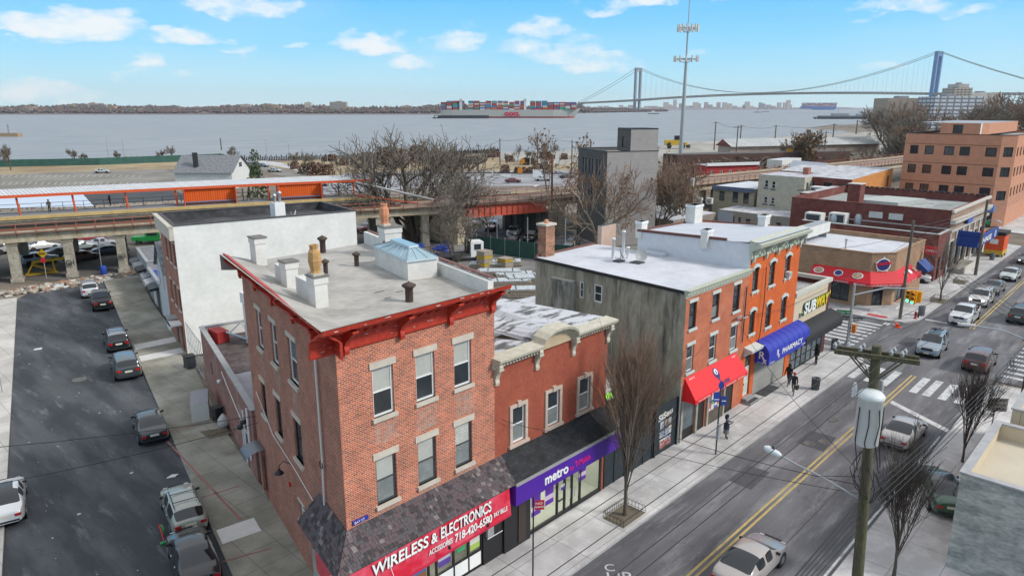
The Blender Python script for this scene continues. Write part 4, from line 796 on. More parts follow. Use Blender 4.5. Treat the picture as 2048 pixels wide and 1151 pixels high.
c=MB();c.profile(P4,D1,-.15,8.65,[(0,10.85),(.1,10.85),(.14,10.95),(.14,11.45),(.3,11.5),(.7,11.72),(.78,11.95),(-.1,12.2)],SAGE);co=c.build('cornice',C4)
for k in range(5):
 b=MB();s=.1+k*1.95;b.profile(P4,D1,s,s+.2,[(.1,10.6),(.2,10.62),(.26,10.9),(.2,11.1),(.45,11.4),(.68,11.62),(.1,11.62)],SAGE);b.build('bracket',co)
OR=mat('green_ornament',(.10,.19,.13),.7)
b=MB();r=random.Random(2)
for k in range(4):
 for j in range(9):
  s=.55+k*1.95+j*.14;z=11.05+.12*math.sin(j*1.3)+r.uniform(-.04,.04);b.pbox(P4,D1,s,s+.11,.13,.17,z,z+.12,OR)
b.build('ornament',co)
R4=mat('white_roof_coating',(.48,.50,.55),.7,var=.08,vs=.5)
st=MB();st.face([(45.7,20.5,12.12),(54.6,20.5,12.12),(54.6,22.6,11.95),(45.8,22.6,11.95)],R4);st.face([(45.8,22.6,11.95),(54.6,22.6,11.95),(54.6,30.5,11.5),(45.8,30.5,11.7)],R4);ro=st.build('roof',C4)
st=MB()
for a_,b2 in(((45.85,23,12.02),(45.85,30.4,11.8)),((45.9,30.45,11.75),(54.5,30.45,11.55)),((54.5,30.4,11.6),(54.5,22.8,11.9))):st.tube([a_,b2],.11,mat('brown_coping',(.14,.06,.05),.8),6)
st.build('coping',ro)
for x,y,w_,z in((45.95,24.6,.8,12.55),(53.6,30.0,1.3,13.1),(54.3,24.2,.9,12.75),(46.2,30.3,.8,12.5)):
 if(x,y)in((45.9,25.0),):continue
 b=MB();b.box(x-w_/2,x+w_/2,y-w_/3,y+w_/3,11.2,z,PWHITE);b.box(x-w_/2-.05,x+w_/2+.05,y-w_/3-.05,y+w_/3+.05,z-.2,z,WHITE);b.build('chimney',C4)
b=MB();b.prism([(45.95,33.9),(47.9,33.9),(47.9,34.3),(45.95,34.3)],9,11.7,mat('peach_render',(.52,.38,.31),.8,var=.1),BLACK);b.build('parapet_block',C4)
# residential door with hood
dm=MB();dm.pbox(P4,D1,.6,1.4,-.16,-.1,.5,2.75,LTG);dm.pbox(P4,D1,.72,1.28,-.1,-.085,.8,1.5,mat('pale_panel',(.45,.5,.47),.6));do_=dm.build('door',C4);hh=MB();hh.pbox(P4,D1,.65,.7,-.1,-.04,1.4,1.55,BLACK);hh.build('handle',do_)
dm=MB();dm.pbox(P4,D1,.5,1.5,-.16,-.12,2.75,3.7,GLASS);dm.build('transom',C4)
hd=MB();hd.profile(P4,D1,.1,2.2,[(0,3.75),(.1,3.75),(.2,3.95),(.62,4.1),(.66,4.3),(0,4.45)],LTG);hd.build('door_hood',C4)
stp=MB();stp.box(46.2,47.6,20.4,21.1,.1,.32,GREY,DKGREY);stp.box(46.3,47.5,20.75,21.14,.32,.5,GREY);stp.build('step',C4)
# pharmacy awning
BA=mat('blue_awning_cloth',(.022,.035,.36),.5,var=.08)
a=MB();x0,x1,yo=47.85,55.3,20.05
pr_=[(yo,2.85),(yo,3.65),(yo+.08,3.95),(yo+.3,4.22),(yo+.6,4.38),(21.12,4.5)]
rows=[[(x,y,z)for y,z in pr_]for x in(x0,x1)];a.grid(rows,BA,smooth=True);a.face([(x0,21.12,2.85)]+[(x0,y,z)for y,z in pr_],BA);a.face([(x1,y,z)for y,z in reversed(pr_)]+[(x1,21.12,2.85)],BA)
for k in range(9):a.tube([(x0+.9*k,y-.01,z+.01)for y,z in pr_[1:]],.009,BA,4)
ao=a.build('awning',C4)
text('PHARMACY',.58,(50.1,yo-.015,3.2),(1,0,0),UP,LW,ao,ext=.003,bold=.012,fit=3.7);text('R',.62,(49.15,yo-.015,3.3),(1,0,0),UP,LW,ao,ext=.003,bold=.012);text('x',.5,(49.4,yo-.018,3.08),(1,0,0),UP,LW,ao,ext=.003,bold=.01)
text('597 Bay St.',.2,(48.0,yo-.015,2.9),(1,0,0),UP,LW,ao,ext=.002);text('718-442-2700',.2,(53.7,yo-.015,2.95),(1,0,0),UP,LW,ao,ext=.002,fit=1.3)
text('R',.8,(x0-.015,20.85,3.25),(0,-1,0),UP,LW,ao,ext=.003,bold=.012);text('x',.6,(x0-.018,20.5,2.98),(0,-1,0),UP,LW,ao,ext=.003,bold=.01);text('597 Bay St.',.15,(x0-.015,20.9,2.88),(0,-1,0),UP,LW,ao,ext=.002)
SHUT=brick('roller_shutter',(.33,.33,.31),(.29,.29,.27),(.10,.10,.10),bw=20,bh=.11,ms=.012,var=.15)
s=MB();s.pbox(P4,D1,2.15,7.55,-.12,-.04,.16,3.0,SHUT);s.build('roller_shutter',C4)
s=MB();s.box(48.6,51.0,20.35,21.1,.141,.2,DKGREY);s.build('mat',C4)
cp=MB();cp.tube([(48.2,21.0,10),(48.1,20.9,7.4),(48.0,20.95,5),(47.9,21,4.4)],.03,BLACK,5);cp.build('cable',C4)
# ================================================================ low sandwich shop
C5=thing('shop_building',(58,27,0),label='one-storey beige shop with green-outlined SUBWAY lettering and black awning on the street corner',cat='building')
BEI=mat('beige_fascia',(.56,.47,.35),.75,var=.07,vs=1.5);DRED=brick('dark_red_brick',(.13,.035,.03),(.10,.03,.027),(.09,.05,.045))
w=MB();P5=(54.4,21.15)
wall(w,P5,D1,6.9,3.2,6.65,[],BEI);wall(w,P5,D1,6.9,.1,3.2,[(.3,6.8,.14,3.0)],DKGREY);wall(w,(61.3,21.15),D1,.6,.1,6.65,[],DRED);wall(w,(61.9,21.15),(0,1),10.3,.1,6.65,[],DRED);wall(w,(61.9,31.4),(-1,0),7.5,.1,6.3,[],DRED)
w.build('wall',C5)
r_=MB();r_.face([(54.4,21.3,6.1),(61.8,21.3,6.1),(61.8,31.4,6.1),(54.4,31.4,6.1)],mat('wet_flat_roof',(.20,.20,.20),.7,var=.3,vs=.6,col2=(.34,.34,.35)));r_.build('roof',C5)
r_=MB();pc=mat('pale_parapet_cap',(.50,.50,.44),.8,var=.1);r_.box(54.4,62.0,21.05,21.4,6.5,6.82,pc);r_.box(61.65,62.0,21.4,31.4,6.5,6.82,pc);r_.box(54.4,61.65,31.1,31.4,6.1,6.8,pc);r_.build('parapet',C5)
s=MB();yy=20.93;GRN=mat('green_letter_edge',(.02,.12,.05),.5);YL=mat('yellow_letters',(.72,.52,.02),.5)
so5=MB();so5.box(55.5,61.2,21.05,21.13,4.9,5.0,BEI);so5=so5.build('shop_sign',C5)
for t_,x,wd,m in(('SUB',56.0,2.4,LW),('WAY',58.45,2.65,YL)):
 text(t_,1.25,(x+.05,21.04,4.78),D1+(0,),UP,GRN,so5,ext=.05,bold=.07,fit=wd+.1,shear=.12);text(t_,1.25,(x,20.97,4.80),D1+(0,),UP,m,so5,ext=.03,bold=.03,fit=wd,shear=.12)
for sx_,m,x,z in((-1,GRN,55.75,4.75),(1,YL,61.15,5.65)):
 a=MB();a.face([(x-.35*sx_*-1 if sx_>0 else x-.3,20.95,z),(x+.15,20.95,z-.25),(x+.15,20.95,z+.35)]if sx_>0 else[(x-.3,20.95,z),(x+.25,20.95,z-.1),(x+.25,20.95,z+.2),(x,20.95,z+.35)],m);a.build('arrow',so5)
a=MB();pr_=[(20.0,2.75),(19.95,3.15),(20.1,3.55),(20.5,3.85),(21.12,4.05)];BKA=mat('black_awning_cloth',(.018,.018,.02),.7,var=.3,vs=3)
a.grid([[(x,y,z)for y,z in pr_]for x in(54.5,62.3)],BKA);a.face([(54.5,21.12,2.75)]+[(54.5,y,z)for y,z in pr_],BKA);a.face([(62.3,y,z)for y,z in reversed(pr_)]+[(62.3,21.12,2.75)],BKA);a.build('awning',C5)
s=MB()
for k in range(7):s.pbox(P5,D1,.3+k*1.07,.4+k*1.07,-.1,-.01,.14,3.0,BLACK)
for z in(.14,1.0,2.1):s.pbox(P5,D1,.4,6.7,-.09,-.02,z,z+.08,BLACK)
so6=s.build('shopfront',C5);gl=MB();gl.face([fp(P5,D1,.3,-.05,.2),fp(P5,D1,6.8,-.05,.2),fp(P5,D1,6.8,-.05,3),fp(P5,D1,.3,-.05,3)],GLASSB);gl.build('shop_window',so6)
cp=MB();cp.tube([(56.5,26,6.15),(58,25,6.5),(59.5,24.8,7.2),(61,24.3,7.4)],.05,BLACK,5);cp.tube([(58.5,27,6.15),(60,26.4,6.9),(61.7,26.0,7.5)],.04,BLACK,5);cp.build('roof_pipe',C5)
# ================================================================ generic block building
def block(name,label,poly,z0,z1,wm_,rm,ops=None,cat='building',style=None,parapet=0,pm=None,roof_z=None,group=None,wk=None,slope=None,parent=None,pin=None):
# poly counter-clockwise; ops: {edge: [(s0,s1,za,zb), ...]}; walls may differ per edge
 root=parent or thing(name,(sum(p[0]for p in poly)/len(poly),sum(p[1]for p in poly)/len(poly),0),label=label,cat=cat,group=group)
 w=MB();n=len(poly);ops=ops or{};style=style or{};wk=wk or{}
 zt=slope or(lambda x,y:z1)
 for k in range(n):
  a,b=poly[k],poly[(k+1)%n];L=math.hypot(b[0]-a[0],b[1]-a[1]);d=((b[0]-a[0])/L,(b[1]-a[1])/L);m=wk.get(k,wm_)
  if slope:
   zl=min(zt(*a),zt(*b));wall(w,a,d,L,z0,zl-.01,ops.get(k,[]),m)
   w.face([(a[0],a[1],zl-.01),(b[0],b[1],zl-.01),(b[0],b[1],zt(*b)),(a[0],a[1],zt(*a))],m)
  else:wall(w,a,d,L,z0,z1+parapet,ops.get(k,[]),m)
 w.build('wall',root)
 r_=MB();rz=roof_z if roof_z is not None else z1
 r_.face([(x,y,(zt(x,y)if slope else rz))for x,y in poly],rm);ro=r_.build('roof',root)
 if parapet:
  c=MB();cx_=sum(p[0]for p in poly)/n;cy_=sum(p[1]for p in poly)/n
  for k in range(n):
   a,b=poly[k],poly[(k+1)%n];L=math.hypot(b[0]-a[0],b[1]-a[1]);d=((b[0]-a[0])/L,(b[1]-a[1])/L)
   c.pbox(a,d,.02,L-.02,-.25,-.004,rz-.05,z1+parapet-.002*(k+1),pin or wk.get(k,wm_));c.pbox(a,d,-.06,L+.06,-.3,.07,z1+parapet+.002*k,z1+parapet+.08+.002*k,pm or GREY)
  c.build('parapet',ro)
 for k,lst in ops.items():
  a,b=poly[k],poly[(k+1)%n];d=unit(b[0]-a[0],b[1]-a[1])
  for o in lst:
   st=dict(fm=WHITE,upper=GLASS,lower=GLASS);st.update(style);fm=st.pop('fm');u_=st.pop('upper');l_=st.pop('lower')
   window(root,a,d,*o,fm,u_,l_,**st)
 return root
# ---------------------------------------------------------------- annex behind the corner building
AN=block('brick_annex','low dark red brick annex with parapet behind the corner building, electrical boxes on it',[(21.17,53.5),(16.5,35.9),(24.2,35.9),(28.3,52.0)],.1,4.0,brick('annex_brick',(.27,.075,.05),(.20,.06,.045),(.40,.30,.27),patch=(.42,.33,.30),pscale=.5,pth=(.5,.75)),mat('brown_roofing',(.06,.045,.045),.9,var=.3,vs=.8,col2=(.11,.09,.09)),roof_z=3.7,parapet=.55,pm=mat('parapet_stone',(.30,.30,.30),.8,var=.15),ops={0:[(3.9,4.5,2.0,3.0)]},style=dict(fm=GREY,fw=.04),wk={3:OFFW})
x=MB();x.face([(17.3,36.2,3.72),(22,36.2,3.72),(25,43,3.72),(19.2,44.2,3.72)],mat('grey_roofing_strip',(.28,.28,.31),.8,var=.15));x.build('roof_patch',AN)
hp=thing('ductwork',(23.6,49,3.7),label='white sheet metal duct tower and trays on the annex roof against the white wall',cat='ductwork')
b=MB();b.box(23.0,24.2,48.6,49.8,3.75,6.9,OFFW);b.box(22.9,24.3,48.5,49.9,6.9,7.7,WHITE);b.build('duct',hp)
b=MB();b.box(24.2,27.0,48.8,49.6,4.2,4.5,WHITE);b.box(24.6,26.0,47.6,48.5,4.0,4.35,WHITE);b.tube([(22.3,51.3,4.2),(22.9,50.2,5.3),(23.3,49.4,4.3)],.06,WHITE,6);b.tube([(22.0,50.8,4.6),(23.3,49.2,3.9)],.07,mat('pale_blue_pipe',(.35,.5,.6),.5),6);b.build('tray',hp)
b=MB();b.box(25.5,27.2,49.5,51.2,3.72,5.0,GREY);b.build('air_handler',label='grey air handling box on the annex roof',cat='air handler')
b=MB();b.box(21.4,22.3,51.0,52.6,3.75,4.6,mat('red_tarp',(.35,.03,.03),.7));b.build('crate',label='red crate in the corner of the annex roof',cat='crate')
el=MB();d=unit(16.5-21.17,35.9-53.5);PA=(21.17,53.5)
for s,z,r in((15.6,2.6,.2),(8.9,3.2,.14),(16.8,3.4,.18)):el.lathe(fp(PA,d,s,.25,z),[(.01,-.1),(r,-.08),(r,.1),(.01,.12)],BLACK if s!=8.9 else WHITE,10)
el.tube([fp(PA,d,16.0,.1,3.8),fp(PA,d,16.0,.1,.4)],.05,WHITE,6);el.tube([fp(PA,d,9,.05,3.9),fp(PA,d,12,.06,3.3),fp(PA,d,16.5,.06,2.5)],.03,WHITE,5);el.tube([fp(PA,d,17.3,.1,4.4),fp(PA,d,17.3,.1,1.2)],.07,WHITE,6);el.build('meter_box',AN)
b=MB();b.pbox(PA,d,15.1,15.9,.0,.06,.14,2.6,GREY);b.pbox(PA,d,14.98,15.1,0,.08,.14,2.7,WHITE);b.build('door',AN)
# ---------------------------------------------------------------- white building on the side street
WB=BR_SIDE;WOP={0:[(8.35-1.9-q,8.35-1.0-q,z,z+1.95)for z in(7.9,4.0)for q in(-.9+.15,1.35,3.6)]}
pw=[(24.6,68.8),(22.65,60.45),(38.25,57.1),(39.6,65.2)]
Wt=block('white_building','three-storey building with blank white painted side and red brick street front',pw,.1,11.0,mat('white_painted_wall',(.70,.70,.665),.8,var=.05,vs=.5,col2=(.76,.76,.73)),mat('black_roof',(.035,.035,.038),.8,var=.3,vs=.4,col2=(.075,.075,.08)),ops=WOP,roof_z=10.75,parapet=.45,pm=mat('dark_coping',(.07,.06,.06),.7),pin=mat('black_roof',(.035,.035,.038),.8),style=dict(fm=DKBR,lintel=CREAM,sill=CREAM,lh=.15,fw=.07),wk={0:BR_SIDE})
b=MB();dW=unit(22.65-24.6,60.45-68.8);b.pbox((24.6,68.8),dW,-.1,8.65,0,.35,10.25,11.45,CREAM);b.pbox((24.6,68.8),dW,-.15,8.7,0,.45,11.35,11.5,CREAM);b.build('cornice',Wt)
for s,e in((3.6,4.5),(6.6,7.3)):b=MB();b.pbox((24.6,68.8),dW,s,e,-.02,.02,.14,2.4,BLACK);b.build('door',Wt)
for s,c in((3.4,GREY),(5.6,WHITE)):b=MB();b.pbox((24.6,68.8),dW,s,s+1.5,0,1.0,2.5,2.62,c);b.pbox((24.6,68.8),dW,s,s+1.5,.9,1.0,2.2,2.62,c);b.build('door_canopy',Wt)
b=MB();b.box(31.4,32.4,59.6,60.5,10.6,12.6,WHITE);b.lathe((31.65,60,12.6),[(.13,0),(.13,.5),(.2,.55),(.2,.65),(.1,.8)],STEEL,10);b.lathe((32.15,60,12.6),[(.13,0),(.13,.7),(.2,.75),(.2,.85),(.1,1.0)],STEEL,10);b.build('chimney',Wt)
b=MB();dish(b,33.2,59.3,10.9,2.6,.4,OFFW);b.build('satellite_dish',label='white satellite dish beside the chimney of the white building',cat='satellite dish',group='satellite dishes on roofs')
# gate between white building and annex
b=MB()
for k in range(9):b.tube([(21.25+k*.17,54.0+k*.75,.1),(21.25+k*.17,54.0+k*.75,3.3)],.025,STEEL,5)
for z in(.3,1.7,3.2):b.tube([(21.2,53.8,z),(22.65,60.2,z)],.03,STEEL,5)
b.build('fence_gate',label='tall steel mesh gate between the white building and the brick annex',cat='gate')
# ---------------------------------------------------------------- row beyond it
BLG=mat('blue_grey_siding',(.30,.33,.38),.7,var=.15,vs=1.5);SLATE=mat('slate_roof',(.13,.135,.15),.8,var=.25,vs=2,col2=(.22,.225,.24))
for i,(v0_,v1_,h,c,t,l)in enumerate(((69.2,75.0,5.6,mat('white_siding',(.52,.53,.54),.7,var=.1),'gable','narrow white gabled house squeezed beside the white building on the side street'),(75.2,84.5,3.0,BLG,'flat','low blue-grey garage row with roller doors and blue tarpaulin roof on the side street'),(84.7,94.5,3.6,mat('grey_siding_b',(.26,.27,.29),.7,var=.2),'flat','farther grey shed with dark awning at the end of the side street'))):
 wx=lambda v:24.7+(v-69)*.235
 pts=[(wx(v1_),v1_),(wx(v0_),v0_),(wx(v0_)+6.5,v0_-1.4),(wx(v1_)+6.5,v1_-1.4)]
 if t=='gable':
  r_=thing('house',(28,72,0),label=l,cat='house');w=MB();dd_=unit(pts[1][0]-pts[0][0],pts[1][1]-pts[0][1]);L=math.hypot(pts[1][0]-pts[0][0],pts[1][1]-pts[0][1])
  wall(w,pts[0],dd_,L,.1,h,[(1,1.8,3.6,5.0),(3.6,4.4,3.6,5.0)],c);a,b2=pts[0],pts[1];mx_=((a[0]+b2[0])/2,(a[1]+b2[1])/2)
  w.face([(*a,h),(*b2,h),(*mx_,h+2.7)],c);wall(w,pts[1],unit(6.5,-1.4),6.6,.1,h,[],c);w.build('wall',r_)
  for o in((1,1.8,3.6,5.0),(3.6,4.4,3.6,5.0)):window(r_,pts[0],dd_,*o,WHITE,GLASS,GLASS)
  rr=MB();e=(6.5,-1.4);rid=(mx_[0]+e[0],mx_[1]+e[1]);
  rr.face([(b2[0]-.3,b2[1]-.1,h-.1),(pts[2][0],pts[2][1],h-.1),(*rid,h+2.75),(mx_[0]-.3,mx_[1],h+2.75)],SLATE);rr.face([(a[0]-.3,a[1]+.1,h-.1),(mx_[0]-.3,mx_[1],h+2.75),(*rid,h+2.75),(*pts[3],h-.1)],SLATE);rr.build('roof',r_)
 else:
  r_=block('garage_row' if i==1 else 'shed',l,pts,.1,h,c,mat('blue_tarpaulin',(.03,.07,.30),.5,var=.3,vs=1.2)if i==1 else SLATE,parapet=.3,pm=GREY)
  dd_=unit(pts[1][0]-pts[0][0],pts[1][1]-pts[0][1])
  for k in range(3):
   b=MB();b.pbox(pts[0],dd_,.6+k*3.0,2.8+k*3.0,0,.04,.14,2.5,(GREY,OFFW,DKGREY)[k]);b.build('door',r_)
   b=MB();b.profile(pts[0],dd_,.5+k*3.0,2.9+k*3.0,[(0,2.9),(.9,2.75),(1.0,2.45),(.9,2.5),(0,2.6)],(SLATE,GREY,BLACK)[k]);b.build('awning',r_)
b=MB();b.lathe((33.5,81,3.3),[(.01,0),(.5,.02),(.5,.5)],mat('orange_pipe',(.65,.10,.02),.4),10);
b.tube([(30.0,83.2,3.8),(34.5,82.4,3.8)],.42,mat('orange_pipe',(.65,.10,.02),.4),12);b.tube([(30.2,82.2,3.6),(33.5,81.5,3.6)],.35,mat('orange_pipe',(.65,.10,.02),.4),12);b.build('plastic_pipe',label='fat orange plastic pipes lying on the blue tarpaulin roof',cat='pipe')
# ================================================================ corner restaurant
RT=block('restaurant','tan brick corner restaurant with wrap-around red awning and round sign',[(79.2,34),(79.2,23.2),(81.3,21.4),(91.9,21.4),(91.9,34)],.1,5.75,BR_TAN,SNOWW,roof_z=5.6,parapet=.3,pm=BR_TAN,ops={0:[(34-33.6-.2,1.6,.5,2.7),(7.0,8.9,.5,2.7)][1:]+[(3.4,4.6,.5,2.7)],1:[(.55,1.75,.2,2.5)],2:[(1.2,4.0,.4,2.6)]},style=dict(fm=BLACK,fw=.08,sash=False,mull=1))
RAW=mat('dark_red_awning',(.56,.012,.022),.55,var=.05);aw=MB();zt_,zb=4.1,2.75
wl=[(79.2,29.1),(79.2,23.2),(81.3,21.4),(86.6,21.4)];fl=[(78.0,29.1),(78.0,22.65),(80.85,20.2),(87.2,20.2)]
for k in range(3):
 a,b2,c,e=wl[k],wl[k+1],fl[k+1],fl[k]
 aw.face([(*e,zb+.3),(*c,zb+.3),(*b2,zt_),(*a,zt_)],RAW);aw.face([(*e,zb),(*c,zb),(*c,zb+.3),(*e,zb+.3)],RAW)
aw.face([(*wl[0],zb),(*fl[0],zb),(*fl[0],zb+.3),(*wl[0],zt_)],RAW);aw.face([(*fl[3],zb),(*wl[3],zb),(*wl[3],zt_),(*fl[3],zb+.3)],RAW);awo=aw.build('awning',RT)
em=MB();FOOD=mat('food_print',(.60,.48,.32),.6,var=.5,vs=6,col2=(.30,.12,.05));uu=Vector((1.2,0,1.05)).normalized()
for v_,m,rx in((28.3,FOOD,.5),(26.2,N2,.42),(24.2,FOOD,.5)):
 if em.f:em.build('emblem',awo);em=MB()
 c=(78.6,v_,3.6);disc(em,(c[0]-.03,c[1],c[2]+.03),(0,-1,0),uu,.42,LW,rx=rx+.06);disc(em,(c[0]-.05,c[1],c[2]+.05),(0,-1,0),uu,.33,m,rx=rx-.05)
em.build('emblem',awo);em=MB();dc=unit(2.85,-2.45);uc=Vector((dc[1]*-1*.8,dc[0]*.8*1,1.05)).normalized();cc=Vector((80.2,22.0,3.6))
em.face([tuple(cc+Vector((dc[0],dc[1],0))*sx_*.75+uc*sy*.42+Vector((0,0,.05)))for sx_,sy in((-1,-1),(1,-1),(1,1),(-1,1))],LW)
for q1,q2 in((-.35,-.18),(.35,-.18),(-.35,.18),(.35,.18)):c=cc+Vector((dc[0],dc[1],0))*q1+uc*q2+Vector((0,0,.07));disc(em,tuple(c),(dc[0],dc[1],0),tuple(uc),.14,FOOD,10,.24)
em.build('emblem',awo)
for x_ in(83,84.6,86.2):em=MB();disc(em,(x_,20.75,3.62),(1,0,0),(0,.75,.66),.28,FOOD if x_!=84.6 else LW,rx=.4);em.build('emblem',awo)
text('BREAKFAST     TAMALES     TACOS',.22,(77.98,28.8,zb+.06),(0,-1,0),UP,LW,awo,ext=.002,fit=5.6);text('AUTHENTIC MEXICAN',.24,(78.15,22.5,zb+.05),(dc[0],dc[1],0),UP,LW,awo,ext=.002,fit=3.2);text('BAY ST  TACOS',.22,(81.2,20.19,zb+.06),(1,0,0),UP,LW,awo,ext=.002,fit=4)
sg=MB();dch=unit(2.1,-1.8);ctr=fp((79.2,23.2),dch,1.3,.12,4.85);nn_=(dch[1],-dch[0])
disc(sg,ctr,(*dch,0),UP,.72,LW,24,.85);disc(sg,(ctr[0]+nn_[0]*.03,ctr[1]+nn_[1]*.03,ctr[2]),(*dch,0),UP,.6,N2,24,.7)
star=[]
for k in range(10):rr_=(.95 if k%2==0 else .45);star.append(tuple(Vector((ctr[0]+nn_[0]*-.03,ctr[1]+nn_[1]*-.03,ctr[2]))+Vector((*dch,0))*rr_*1.1*math.sin(k*PI/5)+Vector((0,0,1))*rr_*math.cos(k*PI/5)))
sg.face(star,LW);sgo=sg.build('round_sign',RT)
text("TACOS",.42,(ctr[0]-dch[0]*.85+nn_[0]*.06,ctr[1]-dch[1]*.85+nn_[1]*.06,ctr[2]-.1),(dch[0],dch[1],.12),UP,mat('sign_red',(.6,.02,.03),.5),sgo,ext=.02,bold=.02,fit=1.75)
b=MB();b.prism([(78.0,24.0),(78.1,22.4),(80.4,20.6),(82.6,20.7),(82.6,21.5),(81.2,21.3),(79.2,23.1),(79.0,24.0)],.14,.42,CONC);b.build('step',RT)
b=MB();b.box(80.5,81.5,31.5,32.8,5.6,6.6,GREY);b.build('vent_box',label='grey vent box on the back corner of the restaurant roof',cat='vent box')
b=MB();b.box(82.0,88.8,31.2,32.6,6.3,7.5,OFFW,GREY);b.tube([(83,33.2,6.3),(88,33.2,6.3)],.45,STEEL,10);b.box(82.2,82.4,31.4,32.4,5.6,6.3,GREY);b.box(88.4,88.6,31.4,32.4,5.6,6.3,GREY);b.build('rooftop_unit',label='long white rooftop air unit behind the restaurant roof',cat='air unit')
b=MB();b.lathe((82.3,27,5.6),[(.09,0),(.09,1.0),(.16,1.02),(.16,1.15)],STEEL,8);b.build('roof_pipe',label='lone steel pipe standing in the middle of the restaurant roof',cat='pipe')
b=MB()
for k in range(5):b.tube([(79.3,33.5-k*.3,2.2+.0),(79.3,33.2-k*.3,4.0)],.03,mat('fence_red',(.5,.03,.06),.5),4)
b.box(79.0,79.15,32.3,34.6,2.0,3.9,mat('fence_red',(.5,.03,.06),.5));b.build('sign_board',label='red and white banner behind the utility pole at the restaurant back',cat='banner')
bw=MB();bw.face([(89.5,20.2,3.0),(92.2,20.2,3.0),(92.2,21.3,3.9),(89.5,21.3,3.9)],mat('blue_canvas',(.03,.07,.25),.6));bw.face([(89.5,20.2,2.75),(92.2,20.2,2.75),(92.2,20.2,3.0),(89.5,20.2,3.0)],mat('blue_canvas',(.03,.07,.25),.6));bw.face([(89.5,21.3,3.0),(89.5,20.2,2.75),(89.5,20.2,3.0),(89.5,21.3,3.9)],mat('blue_canvas',(.03,.07,.25),.6));bw.build('awning',RT)
b=MB();b.box(91.2,91.3,19.9,21.2,4.5,5.5,mat('sign_red',(.6,.02,.03),.5));bo=b.build('blade_sign',RT);text('OPEN',.4,(91.19,21.1,4.85),(0,-1,0),UP,LW,bo,fit=1.1)
# ================================================================ bank block
PALE=mat('pale_limestone',(.52,.48,.43),.8,var=.12,vs=1.5)
BA1=block('brick_annex','low maroon brick wing with pale coping between the restaurant and the bank',[(97.5,38),(97.5,21.3),(102.9,21.3),(102.9,38)],.1,5.7,BR_MAROON,mat('dark_gravel_roof',(.09,.08,.08),.9,var=.3),roof_z=5.4,parapet=.25,pm=mat('pale_coping',(.48,.48,.47),.7),ops={1:[(1,2,.14,3),(3,4.2,1,3.4)]},style=dict(fm=BLACK))
bank=block('bank_building','long maroon brick bank building with pale stone storefront and blue sign',[(103,42),(103,21.5),(124.5,21.5),(124.5,42)],.1,7.9,BR_MAROON,mat('greenish_flat_roof',(.22,.24,.23),.8,var=.2,vs=.3,col2=(.34,.36,.35)),roof_z=7.2,parapet=.35,pm=BR_MAROON,wk={1:brick('buff_brick',(.33,.22,.16),(.27,.17,.12),(.30,.24,.2))},ops={1:[(1.2+k*3.3,3.2+k*3.3,.5,4.1)for k in range(6)]},style=dict(fm=BLACK,sash=False,mull=1,fw=.1,lintel=PALE,sill=PALE))
b=MB();b.pbox((103,21.5),D1,-.05,21.6,0,.35,5.5,5.8,PALE);b.pbox((103,21.5),D1,-.05,21.6,0,.6,6.6,7.1,PALE);b.pbox((103,21.5),D1,-.05,21.6,0,.3,8.0,8.35,PALE)
for k in range(7):b.pbox((103,21.5),D1,.2+k*3.3,.9+k*3.3,0,.18,.1,5.5,PALE)
b.build('stone_trim',bank)
b=MB();b.box(108.5,110.5,34.5,36.2,7.2,10.2,BR_MAROON);b.box(108.4,110.6,34.4,36.3,10.2,10.3,PALE);b.build('chimney',bank)
b=MB();b.prism([(111,30),(119,28.5),(119,34),(111,36)],7.2,7.8,mat('roof_monitor',(.40,.42,.40),.8,var=.1));b.build('roof_monitor',bank)
b=MB()
for k in range(26):b.box(124.1,124.6,21.9+k*.78,22.4+k*.78,8.33,8.5,BLACK)
b.build('coping_tile',bank)
BLU=mat('bank_blue',(.012,.05,.26),.5);b=MB();b.box(110.5,113.2,21.0,21.16,5.85,6.55,mat('bank_light_blue',(.05,.12,.5),.4));b.build('wall_sign',bank)
b=MB();b.box(107.2,107.6,18.6,23.0-1.6,4.0,5.3,BLU);bo=b.build('shop_sign',bank)
b=MB();b.box(107.0,119.5,18.9,19.2,3.3,4.6,BLU);b.box(107.0,107.4,19.2,21.4,3.3,4.6,BLU);bo2=b.build('canopy_sign',bank);text('CHASE',1.0,(107.9,18.87,3.55),D1+(0,),UP,LW,bo2,ext=.01,bold=.02,fit=7.0)
oc=MB()
for k in range(4):
 a=k*PI/2;R_=lambda x,z:(117.4+x*math.cos(a)-z*math.sin(a),18.86,3.95+x*math.sin(a)+z*math.cos(a))
 oc.face([R_(-.15,.2),R_(.42,.2),R_(.2,.5),R_(-.15,.5)],LW)
oc.build('emblem',bo2)
b=MB();b.prism([(104.5,19.6),(112,19.6),(112,21.2),(104.5,21.2)],.14,.7,CONC2);b.box(104.5,112,19.45,19.6,.14,1.0,PALE);b.build('ramp',bank)
for q,(x_,y_,l)in enumerate(((98.6,36.0,'white rooftop air box on the maroon wing, left of the pair'),(100.6,33.5,'pale rooftop air box with louvres on the maroon wing, right of the pair'))):
 b=MB();b.box(x_,x_+1.6,y_,y_+2.2,5.4,6.9,OFFW);b.box(x_-.02,x_,y_+.2,y_+2,5.7,6.7,DKGREY);b.lathe((x_+2.2,y_-1,5.4),[(.5,0),(.5,1.0),(.3,1.4)],STEEL,10);b.build('air_unit',label=l,cat='air unit',group='rooftop air boxes')
b=MB()
for y_ in(29.5,27.0):b.box(102.75,102.99,y_,y_+1.7,6.5,7.3,OFFW)
b.build('wall_unit',label='two white condenser boxes fixed to the maroon brick wall above the wing',cat='air unit')
